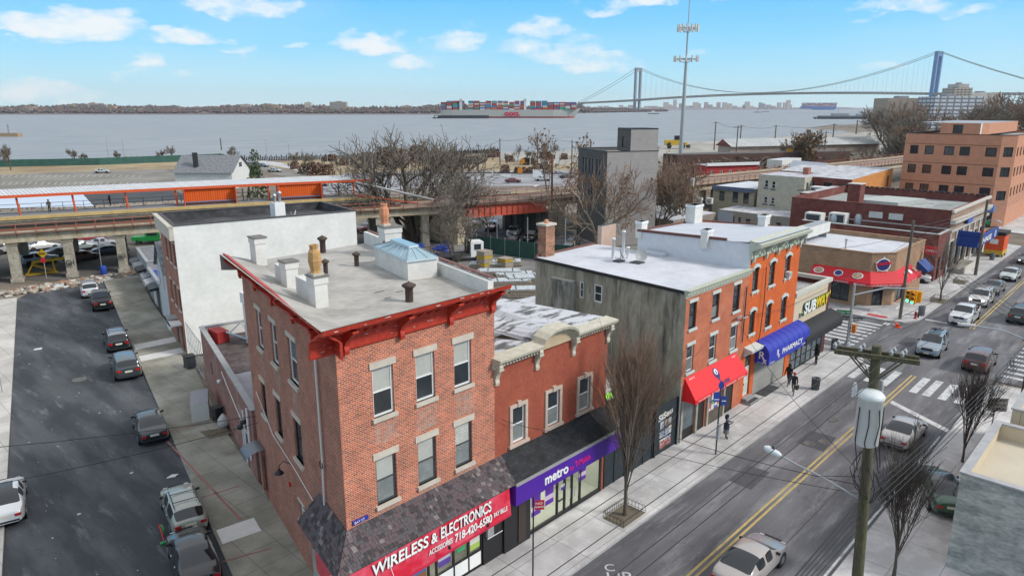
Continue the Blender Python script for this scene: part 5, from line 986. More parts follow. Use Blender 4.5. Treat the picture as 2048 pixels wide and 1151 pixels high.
# ================================================================ peach apartment building
WS=[(1.0,2.4),(3.5,5.0),(6.7,8.3),(9.2,10.8),(13.2,14.9)]
pk=[(151,41.0),(151,25.6),(153,23.6),(182,23.6),(182,41)]
PE=block('apartment_building','four-storey peach brick apartment building with dark windows and set-back top floor',pk,.1,16.0,BR_PEACH,mat('flat_grey_roof',(.3,.3,.3),.8),roof_z=15.8,parapet=.2,pm=BLACK,ops={0:[(a,b,z,z+1.6)for z in(12.45,8.95,5.4)for a,b in WS]+[],1:[(.6,2.3,z,z+1.7)for z in(12.45,8.95,4.8)],2:[(1+3*k,2.2+3*k,z,z+1.6)for z in(12.45,8.95,5.4)for k in range(6)]},style=dict(fm=BLACK,sash=False,mull=1,fw=.12,inset=.1,upper=GLASS,lower=GLASS))
w=MB();wall(w,(151-.005,35.4),(0,-1),6.3,16.2,18.2,[(2.0,3.6,16.35,17.9)],BR_PEACH);wall(w,(151,29.1),(1,0),1.2,16.2,18.2,[],OFFW);wall(w,(152.2,29.1),(0,-1),0.01,16.2,18.2,[],BR_PEACH)
wall(w,(154.5,28.5),(1,0),27,16.2,18.2,[],BR_PEACH);wall(w,(152.2,29.1),unit(2.3,-.6),2.4,16.2,18.2,[],BR_PEACH)
w.face([(151,35.4,18.2),(151,29.1,18.2),(152.2,29.1,18.2),(154.5,28.5,18.2),(181.5,28.5,18.2),(181.5,40,18.2),(155,40,18.2),(155,35.4,18.2)],GREY);w.face([(155,35.4,16),(151,35.4,16),(151,35.4,18.2),(155,35.4,18.2)],BR_PEACH);w.build('top_floor',PE)
window(PE,(151,35.4),(0,-1),2.0,3.6,16.35,17.9,BLACK,GLASS,GLASS,sash=False,mull=1)
b=MB()
for z in(14.3,10.9,7.4):b.pbox(pk[0],(0,-1),0,15.4,0,.03,z,z+.12,mat('brown_band',(.26,.12,.08),.8))
b.build('band_course',PE)
b=MB();LBL=mat('light_blue_sign',(.10,.22,.55),.4);b.box(149.6,151.0,24.9,28.0,2.9,4.0,LBL);bo=b.build('awning',PE);text('DAY CENTER',.5,(149.58,27.7,3.2),(0,-1,0),UP,LW,bo,fit=2.5)
b=MB();b.box(150.93,150.99,25.2,27.8,.14,2.9,GLASS);b.box(150.9,150.94,26.4,26.5,.14,2.9,WHITE);b.box(150.9,150.93,25.3,26.2,.5,1.2,mat('green_poster',(.02,.3,.1),.5));b.build('shopfront',PE)
# ================================================================ buildings between (right middle distance)
OCH=mat('ochre_wall',(.55,.24,.07),.85,var=.2,vs=1.2,col2=(.48,.19,.05))
oc_=block('brick_house','brick building with bright ochre side wall and snowy sloping roof',[(127,50),(126,41.5),(150,42.2),(150,52)],.1,9.5,BR_MAROON,SNOWP,slope=lambda x,y:9.2+.02*(x-126),wk={1:OCH},ops={0:[(1,2,6.8,8.4),(3.6,5.2,6.4,8.4),(6.3,7.4,6.5,8.3)],1:[(20.5,22,6.3,8.4)]},style=dict(fm=DKGREY))
b=MB();b.box(130,131.2,50.5,51.5,9,10.4,brick('chimney_brick2',(.4,.14,.08),(.3,.1,.06),(.3,.2,.18)));b.build('chimney',oc_)
b=MB();b.box(121.8,123.8,44.6,46.8,6.3,8.0,OFFW);b.box(121.75,121.8,44.8,46.6,6.5,7.8,DKGREY);b.build('air_unit',label='tall white air unit in front of the brick building with the ochre wall',cat='air unit',group='rooftop air boxes')
block('brick_annex','maroon brick middle block with stepped parapet behind the bank',[(112,44.5),(112,42.2),(125.9,42.2),(125.9,44.5)],.1,8.0,BR_MAROON,SNOWP)
block('cream_house','two-storey cream rendered house with white sash windows behind the row houses',[(125,57.4),(124.2,48.7),(132,47.9),(133,56.6)],.1,9.2,mat('cream_render',(.50,.47,.38),.85,var=.12,vs=1,col2=(.44,.41,.33)),SNOWP,ops={0:[(1.2,2.0,6.9,8.3),(2.6,3.4,6.8,8.2),(1.3,2.1,4.0,5.3),(2.7,3.5,4.0,5.3)],1:[(3,3.6,7,8),(3,3.6,4.2,5.2)]},style=dict(fm=WHITE,fw=.12,sill=DKGREY))
block('brick_annex','flat-roofed brick back wing with frosted roof between the cream house and the ochre wall',[(133.2,57),(132.2,50.2),(150,52.2),(150,60)],.1,9.4,BR_MAROON,SNOWP)
bl_=block('rendered_building','low beige building with slate blue eaves band and three dark doors',[(125.5,66.5),(125,58.0),(138,57.2),(138.6,65.6)],.1,6.4,mat('beige_render',(.32,.29,.22),.85,var=.2,vs=1),SNOWW,ops={0:[(1.4,2.5,3.7,5.5),(4.2,5.3,3.6,5.6),(6.4,7.5,3.6,5.6)]},style=dict(fm=BLACK,inset=.02))
b=MB();b.pbox((125.5,66.5),unit(-.5,-8.5),-.1,8.5,0,.4,5.8,6.5,mat('slate_blue_band',(.10,.13,.20),.6,var=.2));b.build('eaves_band',bl_)
lr=block('low_building','low pale-walled building with frosted sheet roof directly behind the white roofs',[(117.5,61),(116.5,44),(124.9,43),(124.9,61)],.1,3.2,mat('pale_grey_render',(.34,.32,.29),.85,var=.15,vs=.8),SNOWP,ops={0:[(2.4,3.4,1.2,2.3),(3.9,4.6,.3,2.3),(5.3,6.4,1.1,2.2),(8.4,9.3,1.1,2.2),(11,12,1.1,2.2)]},style=dict(fm=WHITE,fw=.07))
b=MB();b.box(117.3,117.5,58.0,60.9,.1,2.9,mat('pale_blue_render',(.40,.46,.55),.8));b.build('wall_panel',lr)
block('low_building','low shed with snowy lumpy roof left of the pale-walled building',[(106,76),(104,62),(117.3,61.2),(119,74)],.1,2.6,mat('stained_render',(.26,.23,.20),.9,var=.25,vs=.8),SNOWW)
for k,(x_,y_,l)in enumerate(((121,66.4,'left of two wall-mounted condensers beside the beige building with the blue band'),(121.6,64.6,'right of two wall-mounted condensers beside the beige building with the blue band'))):
 b=MB();b.box(x_,x_+.6,y_,y_+1.2,3.4,4.5,OFFW);b.lathe((x_-.02,y_+.6,3.95),[(.01,0),(.38,0),(.38,.02)],GREY,12,axis='X');b.build('condenser',label=l,cat='air unit',group='wall condensers')
# brick wall and dark roofs behind
hs=block('brick_house','small red brick house with pale mansard roof beyond the ochre-walled building',[(176,73),(173,64),(186,60),(189,69)],.1,6.6,BR_MAROON,SNOWW,ops={0:[(1.2,2.6,3.5,5.6),(4.2,5.6,3.5,5.6),(7.2,8.6,3.5,5.6)]},style=dict(fm=GREY,upper=BLINDG,lower=BLINDG))
b=MB();b.profile((176,73),unit(-3,-9),-.3,9.8,[(.3,6.5),(.35,6.7),(-1.2,8.2),(-1.2,6.5)],mat('pale_mansard',(.55,.56,.60),.7,var=.1));b.build('mansard',hs)
block('brick_shed','long dark brown brick retaining shed below the warehouse, left end with a white poster',[(206,128),(203,121),(262,88),(266,96)],.1,6.2,brick('brown_brick',(.10,.05,.04),(.08,.04,.035),(.1,.07,.06),patch=(.06,.06,.04),pscale=.2),mat('dark_roof_flat',(.10,.09,.09),.9,var=.3,vs=.2))
wh=thing('warehouse',(300,130,0),label='long warehouse with ribbed pale metal gable roof by the water',cat='warehouse');w=MB();w.prism([(300,158),(296,150),(372,112),(376,121)],.1,4.2,mat('warehouse_wall',(.30,.24,.20),.9,var=.3,vs=.3));w.build('wall',wh)
RIB=brick('ribbed_metal_roof',(.42,.44,.44),(.34,.36,.36),(.22,.22,.22),bw=1.6,bh=40,ms=.12,off=0);w=MB();w.face([(295,149,4.1),(371,111,4.1),(374,117,7.2),(298,155,7.2)],RIB);w.face([(301,160,4.1),(298,155,7.2),(374,117,7.2),(377,122,4.1)],RIB);w.face([(295,149,4.1),(298,155,7.2),(301,160,4.1)],BR_MAROON);w.build('roof',wh)
rs=block('red_shop','small crimson red shop with white cornice behind the elevated tracks',[(187,106),(184,100),(199,92),(202,98)],.1,5.0,mat('crimson_paint',(.34,.02,.025),.7,var=.15),mat('grey_shed_roof',(.3,.31,.33),.8,var=.15),ops={1:[(1.5+3*k,2.4+3*k,1.6,3.6)for k in range(5)]},style=dict(fm=WHITE,fw=.15,upper=GLASSB,lower=GLASSB))
b=MB();b.pbox((184,100),unit(15,-8),-.3,17.2,0,.5,4.9,5.7,WHITE);b.build('cornice',rs)
b=MB();b.box(225,240,96,101,0,4.6,OFFW,SNOWW);b.build('low_building',label='long low whitewashed shed right of the crimson shop',cat='building')
# ================================================================ dark modern building
d7=unit(-5.3,-9.9);e7=unit(.88,-.47);c0=(87.7,64.1);cA=(c0[0]-d7[0]*10.9,c0[1]-d7[1]*10.9);cB=(c0[0]+e7[0]*8.6,c0[1]+e7[1]*8.6);cC=(cB[0]-d7[0]*10.9,cB[1]-d7[1]*10.9)
DRK=brick('charcoal_panel',(.125,.118,.112),(.11,.104,.10),(.07,.068,.066),bw=1.2,bh=.5,ms=.02,var=.15);LGP=brick('light_grey_panel',(.36,.335,.32),(.34,.315,.305),(.22,.21,.2),bw=.6,bh=.22,ms=.012,var=.08)
MO={0:[(1.9+q,2.75+q,z,z+h)for z,h in((10.6,2.6),(6.9,2.3))for q in(0,1.0,2.5,3.5,5.2,6.2)]}
DB=block('modern_building','dark grey modern four-storey building with light grey side wall and stair tower',[cA,c0,cB,cC],.1,14.2,DRK,mat('pale_roof_b',(.40,.38,.36),.8),roof_z=14,parapet=.3,pm=BLACK,wk={1:LGP},ops=MO,style=dict(fm=BLACK,sash=False,upper=GLASSB,lower=GLASSB,fw=.06))
t0=(c0[0]+e7[0]*3.8,c0[1]+e7[1]*3.8);t1=(c0[0]+e7[0]*8.4,c0[1]+e7[1]*8.4);t2=(t1[0]-d7[0]*4.5,t1[1]-d7[1]*4.5);t3=(t0[0]-d7[0]*4.5,t0[1]-d7[1]*4.5);eo=(-d7[0]*-.003,-d7[1]*-.003)
w=MB();wall(w,t3,d7,4.5,14.4,17.7,[(1.6,3.0,15,16.6)],DRK);wall(w,(t0[0]+eo[0],t0[1]+eo[1]),e7,4.6,14.4,17.7,[],LGP);wall(w,t1,(-d7[0],-d7[1]),4.5,14.4,17.7,[],DRK);wall(w,t2,(-e7[0],-e7[1]),4.6,14.4,17.7,[],DRK)
ov=lambda p,o:p;w.prism([t0,t1,t2,t3],17.7,17.9,BLACK);w.build('stair_tower',DB);window(DB,t3,d7,1.6,3.0,15,16.6,BLACK,GLASS,GLASS)
# ================================================================ elevated railway
def sweep(mb,path,prof,m,u0=None,u1=None,smooth=False,closed=False):
 P=[p for p in path if(u0 is None or p[0]>=u0-.01)and(u1 is None or p[0]<=u1+.01)]
 rows=[]
 for i,p in enumerate(P):
  a=P[max(0,i-1)];b=P[min(len(P)-1,i+1)];t=unit(b[0]-a[0],b[1]-a[1]);n=(-t[1],t[0])
  rows.append([(p[0]+n[0]*o,p[1]+n[1]*o,z)for o,z in prof])
 mb.grid(rows,m,closed=closed,smooth=smooth)
 if len(prof)>2:mb.face(rows[0],m);mb.face(list(reversed(rows[-1])),m)
 return rows
KP=[(-45,117),(-20,112.3),(5,106.8),(19,102.8),(30,99.3),(46,93.9),(62,87.6),(75,81.9),(89,77.2),(103,74.3),(129,70.3),(160,66),(187,62.4),(230,57.5),(300,52)]
def kv(u):
 for a,b in zip(KP,KP[1:]):
  if a[0]<=u<=b[0]:
   t=(u-a[0])/(b[0]-a[0]);s=lambda x:x*x*(3-2*x);return a[1]+(b[1]-a[1])*t
 return KP[-1][1]
KPATH=[(u,kv(u))for u in sorted(set([-45+3*k for k in range(110)]+[75,89,5,66]))]
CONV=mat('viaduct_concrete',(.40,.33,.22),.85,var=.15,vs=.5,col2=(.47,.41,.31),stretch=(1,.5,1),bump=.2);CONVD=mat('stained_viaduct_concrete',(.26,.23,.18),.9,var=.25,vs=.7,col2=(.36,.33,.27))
RAILR=mat('rust_red_railing',(.33,.10,.06),.7,var=.2,vs=3);TRK=mat('track_bed',(.20,.15,.12),.95,var=.3,vs=1.5);RUSTS=mat('rail_steel',(.16,.085,.06),.6,var=.2);ORG=mat('orange_steel',(.62,.10,.03),.5,var=.1,vs=2);ORGP=mat('red_girder_paint',(.52,.10,.06),.6,var=.15,vs=2)
el=thing('elevated_railway',(60,90,0),label='elevated railway viaduct on concrete piers crossing the whole scene',cat='viaduct')
g=MB();sweep(g,KPATH,[(0,5.0),(0,6.35),(.35,6.35),(.35,6.0),(12.4,6.0),(12.4,6.35),(12.8,6.35),(12.8,5.0)],CONV,u1=75,closed=True)
sweep(g,KPATH,[(0,5.0),(0,6.35),(.35,6.35),(.35,6.0),(10.4,6.0),(10.4,6.35),(10.8,6.35),(10.8,5.0)],CONV,u0=89,closed=True)
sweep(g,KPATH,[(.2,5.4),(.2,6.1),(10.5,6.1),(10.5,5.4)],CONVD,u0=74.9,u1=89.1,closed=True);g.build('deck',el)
g=MB();sweep(g,KPATH,[(-.25,4.15),(-.25,4.25),(-.03,4.27),(-.03,5.75),(-.25,5.77),(-.25,5.87),(.15,5.87),(.15,4.15)],ORGP,u0=75,u1=89,closed=True)
for k in range(15):
 u=75.4+k*.95;g.box(u-.04,u+.04,kv(u)-.18,kv(u)+.0,4.27,5.75,ORGP)
g.build('plate_girder',el)
g=MB()
for o in(2.2,3.6,7.4 if False else 9.9,11.3):sweep(g,KPATH,[(o,6.1),(o,6.28),(o+.1,6.28),(o+.1,6.1)],RUSTS,u1=66)
for o in(2.2,3.6,6.4,7.8):sweep(g,KPATH,[(o,6.1),(o,6.3),(o+.1,6.3),(o+.1,6.1)],RUSTS,u0=66)
for o in(1.4,5.1):sweep(g,KPATH,[(o,6.1),(o,6.5),(o+.3,6.5),(o+.3,6.1)],mat('third_rail_cover',(.36,.31,.27),.7,var=.2),u0=66)
g.build('rail',el)
g=MB();sweep(g,KPATH,[(.5,6.02),(.5,6.1),(4.4,6.1),(4.4,6.02)],TRK,u1=66);sweep(g,KPATH,[(.5,6.02),(.5,6.1),(10.2,6.1),(10.2,6.02)],TRK,u0=66);g.build('track_bed',el)
g=MB()
for o,z in((-.15,6.55),(-.15,7.15)):sweep(g,KPATH,[(o,z),(o,z+.08),(o+.06,z+.08),(o+.06,z)],RAILR,closed=True)
sweep(g,KPATH,[(-.55,6.1),(-.55,6.2),(0,6.2),(0,6.1)],RUSTS,closed=True)
for k in range(170):
 u=-40+k*2.0;g.box(u-.035,u+.035,kv(u)-.19,kv(u)-.1,5.6,7.2,RAILR)
g.build('railing',el)
for o,z in((10.6,7.0),):
 g=MB();sweep(g,KPATH,[(o,z),(o,z+.06),(o+.05,z+.06),(o+.05,z)],RAILR,u0=66,closed=True);sweep(g,KPATH,[(o,z-.5),(o,z-.45),(o+.05,z-.45),(o+.05,z-.5)],RAILR,u0=66,closed=True)
 for k in range(100):u=67+k*2.3;g.box(u-.03,u+.03,kv(u)+10.6,kv(u)+10.66,6.0,7.05,RAILR)
 g.build('railing',el)
def pier(u,o,w_=1.1):
 a=kv(u-.5);b=kv(u+.5);t=unit(1,b-a);n=(-t[1],t[0]);c=(u+n[0]*o,kv(u)+n[1]*o)
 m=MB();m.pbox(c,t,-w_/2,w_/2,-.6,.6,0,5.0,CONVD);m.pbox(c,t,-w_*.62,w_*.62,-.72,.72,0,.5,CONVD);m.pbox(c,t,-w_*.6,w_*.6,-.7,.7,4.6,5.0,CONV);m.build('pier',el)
for k in range(-2,10):pier(19.3+5.55*k,1.0);pier(19.3+5.55*k,11.6)
for u in(92.5,99,106,113,120,127,134,141,148):pier(u,1.0,1.5);pier(u,9.6,1.5)
m=MB();m.box(89.6,91.4,kv(90)-.2,kv(90)+11,0,4.2,CONVD)
for k in range(4):m.box(89.2,89.6,kv(90)+.2+k*2.8,kv(90)+1.6+k*2.8,0,4.2,mat('dark_stained_pier',(.10,.09,.08),.9,var=.3))
m.build('abutment',el)
m=MB();m.box(73.6,75.2,kv(74)-.2,kv(74)+11,0,4.9,CONV);m.build('abutment',el)
for(u,t_)in((24.85,'GH'),(30.4,'NASA')):text(t_,1.0,(u-.45,kv(u)+.2,1.6 if t_=='GH' else 1.9),(1,-.3,0),UP,BLACK,el,name='graffiti',ext=.02,bold=.02,fit=.9)
# platform with canopy
PLF=mat('platform_deck',(.22,.22,.23),.8,var=.1);YE=mat('platform_yellow_edge',(.50,.36,.15),.7,var=.2,vs=1)
st=thing('station_platform',(35,106,6),label='elevated station platform with long corrugated canopy on orange posts',cat='station platform')
g=MB();PU1=63;sweep(g,KPATH,[(4.6,6.9),(4.6,7.55),(9.2,7.55),(9.2,6.9)],CONVD,u0=-30,u1=PU1,closed=True);sweep(g,KPATH,[(4.9,7.56),(4.9,7.565),(9.2,7.57),(9.2,7.56)],PLF,u0=-30,u1=PU1);g.build('platform',st)
g=MB();sweep(g,KPATH,[(4.45,7.2),(4.45,7.6),(4.95,7.6),(4.95,7.2)],YE,u0=-30,u1=PU1,closed=True);g.build('platform_edge',st)
CORR=brick('corrugated_canopy',(.50,.51,.53),(.55,.56,.58),(.26,.27,.28),bw=.45,bh=60,ms=.05,off=0,var=.1)
g=MB();sweep(g,KPATH,[(5.9,10.15),(9.4,10.62)],CORR,u0=-30,u1=PU1);sweep(g,KPATH,[(5.95,10.0),(9.35,10.5)],CORR,u0=-30,u1=PU1);g.build('canopy_roof',st)
g=MB();sweep(g,KPATH,[(5.8,9.8),(5.8,10.16),(5.95,10.16),(5.95,9.8)],ORG,u0=-30,u1=PU1,closed=True);g.build('canopy_beam',st)
for k in range(16):
 u=-27+k*5.85+.3;v_=kv(u);g=MB();g.tube([(u+1.9,v_+6.1,7.55),(u+1.7,v_+6.0,10.0)],.13,ORG,8);g.build('post',st)
ORW=brick('orange_corrugated_panel',(.68,.12,.02),(.62,.10,.015),(.42,.06,.01),bw=.3,bh=60,ms=.05,off=0,var=.05)
for u0_,u1_ in((40.4,46.7),(52.3,58.0)):
 a=(u0_,kv(u0_)+6.5);b=(u1_,kv(u1_)+6.5);dd_=unit(b[0]-a[0],b[1]-a[1]);L=math.hypot(b[0]-a[0],b[1]-a[1]);g=MB();g.pbox(a,dd_,0,L,-.1,.02,7.7,9.95,ORW);g.pbox(a,dd_,0,L,-.4,.42,7.95,8.05,mat('bench_blue',(.1,.2,.35),.5));g.pbox(a,dd_,-.1,0,-1.4,1.2,7.6,9.98,ORG);g.pbox(a,dd_,L,L+.1,-1.4,1.2,7.6,9.98,ORG);g.build('windscreen',st)
g=MB()
for z in(8.1,8.6):sweep(g,KPATH,[(9.1,z),(9.1,z+.05),(9.15,z+.05),(9.15,z)],DKGREY,u0=-30,u1=PU1,closed=True)
for k in range(40):u=-28+k*2.3;g.box(u-.025,u+.025,kv(u)+9.5,kv(u)+9.56,7.5,8.65,DKGREY)
g.build('railing',st)
b=MB();b.box(57.9,58.9,kv(58)+7.2,kv(58)+7.9,7.57,9.4,BLACK);b.build('shelter_box',label='black cabinet on the platform beside the right orange windscreen',cat='cabinet')
g=MB();a=Vector((62.5,kv(62.5)+5.5,9.9));b=Vector((71.5,kv(71.5)+1.0,7.0))
for o in(0,1.6):g.tube([tuple(a+Vector((0,o,0))),tuple(b+Vector((0,o,0)))],.14,OFFW,6)
g.tube([tuple(a+Vector((0,0,-2))),tuple(b+Vector((0,0,-.9)))],.1,ORG,6);g.build('ramp_frame',st)
# ================================================================ ground of the middle distance
def sheet(name,px,m,z=.004):
 g=MB();g.face([(*at(x,y)[:2],z)for x,y in px],m);struct(name,g)
sheet('grass',[(0,352),(0,327),(440,320),(520,345),(470,352),(340,338)],GRASS)
sheet('parking_lot',[(0,400),(0,350),(120,344),(330,338),(352,350),(350,372),(250,400)],LOT,.008)
sheet('grass',[(470,330),(640,318),(960,306),(1150,303),(1158,330),(1160,350),(900,352),(700,352),(600,352)],GRASS)
sheet('shore_lot',[(955,312),(958,305),(1165,301),(1165,326),(1100,330)],SAND,.012)
sheet('road',[(478,330),(482,320),(500,322),(560,336),(640,356),(600,362),(545,348)],LOT,.012)
sheet('path',[(505,324),(505,318),(560,325),(640,345),(615,347),(560,333)],CONC,.016)
sheet('road',[(560,362),(640,354),(760,344),(1150,340),(1165,352),(1165,372),(900,372),(700,385),(600,392)],surf('salted_road',(.24,.24,.255),(.32,.32,.335),salt=(.42,.42,.43),stretch=(1,.2,1),fine=.06),.02)
sheet('side_street',[(900,445),(1010,430),(1180,470),(1230,500),(1180,520),(1040,495)],ASPH,.008)
sheet('sidewalk',[(1120,452),(1240,470),(1300,500),(1235,502),(1170,482)],CONC2,.012)
sheet('shore_lot',[(1310,330),(1320,290),(1400,282),(1700,266),(1760,262),(1780,300),(1560,325),(1430,330)],SAND,.012)
sheet('yard',[(860,560),(900,480),(960,470),(1090,515),(1080,620),(990,640),(940,600)],surf('yard_asphalt',(.16,.155,.15),(.22,.215,.205),salt=(.40,.40,.42),saltth=(.55,.72)),.004)
sheet('yard',[(0,560),(0,470),(330,470),(330,560),(250,560)],mat('salvage_yard_dirt',(.12,.11,.10),.95,var=.3,vs=.5),.004)
# big flat roofs beyond the platform
def flat(name,label,px,z,wm_,rm,**k):
 pts=[at(x,y,z)[:2]for x,y in px];a=sum(pts[i][0]*pts[(i+1)%len(pts)][1]-pts[(i+1)%len(pts)][0]*pts[i][1]for i in range(len(pts)))
 if a<0:pts=pts[::-1]
 return block(name,label,pts,0,z,wm_,rm,**k)
flat('lean_to','low snow-covered lean-to roof between the scaffold planks and the grey rendered wall',[(985,610),(1074,590),(1074,665),(1000,690)],2.6,GREY,SNOWP)
GW=mat('graffiti_wall',(.42,.38,.32),.9,var=.4,vs=2.5,col2=(.22,.14,.13),th=(.5,.6))
flat('workshop','low workshop with pale blue snowy roof seen under the canopy at the left edge',[(-60,382),(160,382),(188,412),(-60,418)],5,GW,mat('blue_snow_roof',(.48,.55,.65),.7,var=.06,vs=.3),cat='building')
flat('workshop','low workshop with black flat roof seen under the canopy, beside the pale blue roof',[(163,382),(318,371),(395,398),(191,410)],5,GW,mat('tar_roof',(.055,.055,.06),.85,var=.25,vs=.2),cat='building')
h=thing('house',(80,187,0),label='small white gabled house with dark slate roof by the parking lot',cat='house')
def hpt(a,b,z):o=(74.5,193.5);t=unit(11.5,-12);n=(t[1]*-1,t[0]);return(o[0]+t[0]*a+n[0]*b,o[1]+t[1]*a+n[1]*b,z)
# ridge runs away from the camera-left wall; gable faces the camera
w=MB();c4=[hpt(0,0,0),hpt(15,0,0),hpt(15,13,0),hpt(0,13,0)]
for a,b in((0,1),(1,2),(2,3),(3,0)):w.face([c4[a],c4[b],(c4[b][0],c4[b][1],4.6),(c4[a][0],c4[a][1],4.6)],OFFW)
w.face([hpt(15,0,4.6),hpt(15,13,4.6),hpt(15,6.5,8.4)],OFFW);w.face([hpt(0,0,4.6),hpt(0,6.5,8.4),hpt(0,13,4.6)],OFFW);w.build('wall',h)
w=MB();w.face([hpt(-.5,-.6,4.3),hpt(15.6,-.6,4.3),hpt(15.6,6.5,8.5),hpt(-.5,6.5,8.5)],SLATE);w.face([hpt(-.5,6.5,8.5),hpt(15.6,6.5,8.5),hpt(15.6,13.6,4.3),hpt(-.5,13.6,4.3)],SLATE);ro=w.build('roof',h)
w=MB();x_,y_,_=hpt(5,2,0);w.box(x_-.5,x_+.5,y_-.5,y_+.5,4,9.4,BLACK);w.build('chimney',ro)
w=MB();q=[hpt(15.05,5.6,5.4),hpt(15.05,7.6,5.4),hpt(15.05,7.6,6.6),hpt(15.05,5.6,6.6)];w.face(q,GLASSB);w.build('window',h)
# green screened fences
GF=mat('green_screen',(.035,.10,.08),.8,var=.25,vs=.6)
def fence(name,label,pts,h_,m,post=None,sp=4,th=.04):
 r_=thing(name,(*pts[0][:2],0),label=label,cat='fence');g=MB()
 for a,b in zip(pts,pts[1:]):
  L=math.hypot(b[0]-a[0],b[1]-a[1]);d=unit(b[0]-a[0],b[1]-a[1]);g.pbox(a,d,0,L,-th,th,.1,h_,m)
 g.build('screen',r_)
 for a,b in zip(pts,pts[1:]):
  L=math.hypot(b[0]-a[0],b[1]-a[1]);d=unit(b[0]-a[0],b[1]-a[1]);n=int(L/sp)
  for k in range(n+1):
   c=MB();x_,y_=a[0]+d[0]*L*k/max(1,n),a[1]+d[1]*L*k/max(1,n);c.tube([(x_,y_,0),(x_,y_,h_+.3)],.06,post or GREY,5);c.build('post',r_)
 return r_
fence('screened_fence','long green screened fence between the grass and the water',[at(0,334)[:2],at(200,330)[:2],at(440,320)[:2],at(448,321)[:2],at(518,352)[:2]],2.6,GF,sp=9,th=.08)
fence('screened_fence','dark green screened fence around the scaffold yard',[(71.5,75.6),(73.3,65.6),(76.5,57.5)],2.5,mat('dark_green_screen',(.02,.065,.05),.8,var=.2,vs=1),sp=2.4)
for(x_,y_)in((72.2,72),(73.3,67),(75.0,61.5)):
 b=MB();b.tube([(x_,y_,0),(x_,y_,6.0)],.06,STEEL,6);b.build('steel_pole',label='bare slender steel pole behind the dark green yard fence',cat='pole',group='steel poles at the yard fence')
def cable(pts,r=.02,m=BLACK,sag=0,n=8):
 mb=MB();out=[]
 for a,b in zip(pts,pts[1:]):
  for k in range(n+1):
   t=k/n
   if out and k==0:continue
   out.append((a[0]+(b[0]-a[0])*t,a[1]+(b[1]-a[1])*t,a[2]+(b[2]-a[2])*t-sag*4*t*(1-t)))
 mb.tube(out,r,m,4,smooth=True);return mb
# scaffold planks, pallets and clutter in the yard
WD=mat('weathered_planks',(.30,.26,.21),.85,var=.35,vs=4);SNP=mat('snowy_planks',(.33,.37,.38),.8,col2=(.58,.62,.65),vs=2,th=(.4,.6),stretch=(1,3,1));YB=mat('yellow_crate',(.40,.27,.03),.6,var=.2)
r=random.Random(4);k_=0
words_=('nearest the red cornice','in the middle of the yard','beside the grey wall','against the tree','at the back of the yard','under the bare branches','with dark bundled ends','lying crosswise')
for i,(x_,y_,l,n,a)in enumerate([(*at(px,py,.5)[:2],l,n,a)for px,py,l,n,a in((985,566,4.6,5,-.75),(1018,570,4.8,7,-.7),(1048,566,4.2,8,-.7),(1000,545,5.2,5,-.8),(1052,584,4.0,6,-.75),(1030,548,4.6,4,-.7),(975,530,4.6,5,-.8),(1010,524,4.2,4,-.6))]):
 m=MB();d=(math.cos(a),math.sin(a))
 for q in range(n):
  for c in range(4):o=-.9+c*.45+r.uniform(-.03,.03);e=r.uniform(-.25,.25);m.pbox((x_,y_),d,-l/2+e,l/2+e,o,o+.4,.1+q*.17,.22+q*.17,SNP if q==n-1 else WD)
  for c in(-l*.3,l*.3):m.pbox((x_,y_),d,c,c+.1,-.9,.8,.22+q*.17,.27+q*.17,DKGREY)
 m.build('plank_stack',label='stack of snowy scaffold planks '+words_[i],cat='plank stack',group='stacks of scaffold planks')
for i,(x_,y_,z0_,l)in enumerate(((64.3,66.5,.1,'yellow and brown crate stack, tall left one by the green fence'),(66.3,64.6,.1,'yellow-topped brown crate stack, lower right one by the green fence'))):
 m=MB()
 for q in range(5 if i==0 else 3):m.box(x_-.75,x_+.75,y_-.75,y_+.75,z0_+q*.5,z0_+q*.5+.42,YB if q in(1,3)and i==0 or q==2 and i else WD);m.box(x_-.8,x_+.8,y_-.8,y_+.8,z0_+q*.5+.42,z0_+q*.5+.49,WD)
 m.build('crate_stack',label=l,cat='crate stack')
m=MB();
for q in range(5):m.box(53.8,56.0,46.8,48.4,.1+q*.3,.32+q*.3,SNP)
for x_ in(53.8,55.9):m.box(x_,x_+.08,46.8,48.4,.1,1.8,RUSTS)
m.build('pallet_rack',label='low rusty rack of boards beside the brick chimney stack',cat='rack')
BT=mat('blue_plastic',(.02,.06,.33),.5,var=.2,vs=2)
for i,(x_,y_,l)in enumerate(((62.0,80.2,'heap of blue plastic pallets at the foot of the big bare tree, left one'),(58.4,79.0,'heap of blue plastic pallets behind the corner of the white building'),(65.2,77.0,'heap of blue plastic pallets right of the big bare tree'))):
 m=MB()
 for q in range(14):a_=r.uniform(-1.5,1.5);b_2=r.uniform(-1,1);z_=r.uniform(0,1.6);m.pbox((x_,y_),unit(1,r.uniform(-.5,.5)),a_,a_+1.3,b_2,b_2+1.1,z_,z_+.17,BT)
 for q in range(6):a_=r.uniform(-1.6,1.6);m.tube([(x_+a_,y_,0),(x_+a_,y_,2.3)],.05,BT,4)
 m.build('pallet_heap',label=l,cat='pallet heap',group='blue pallet heaps')
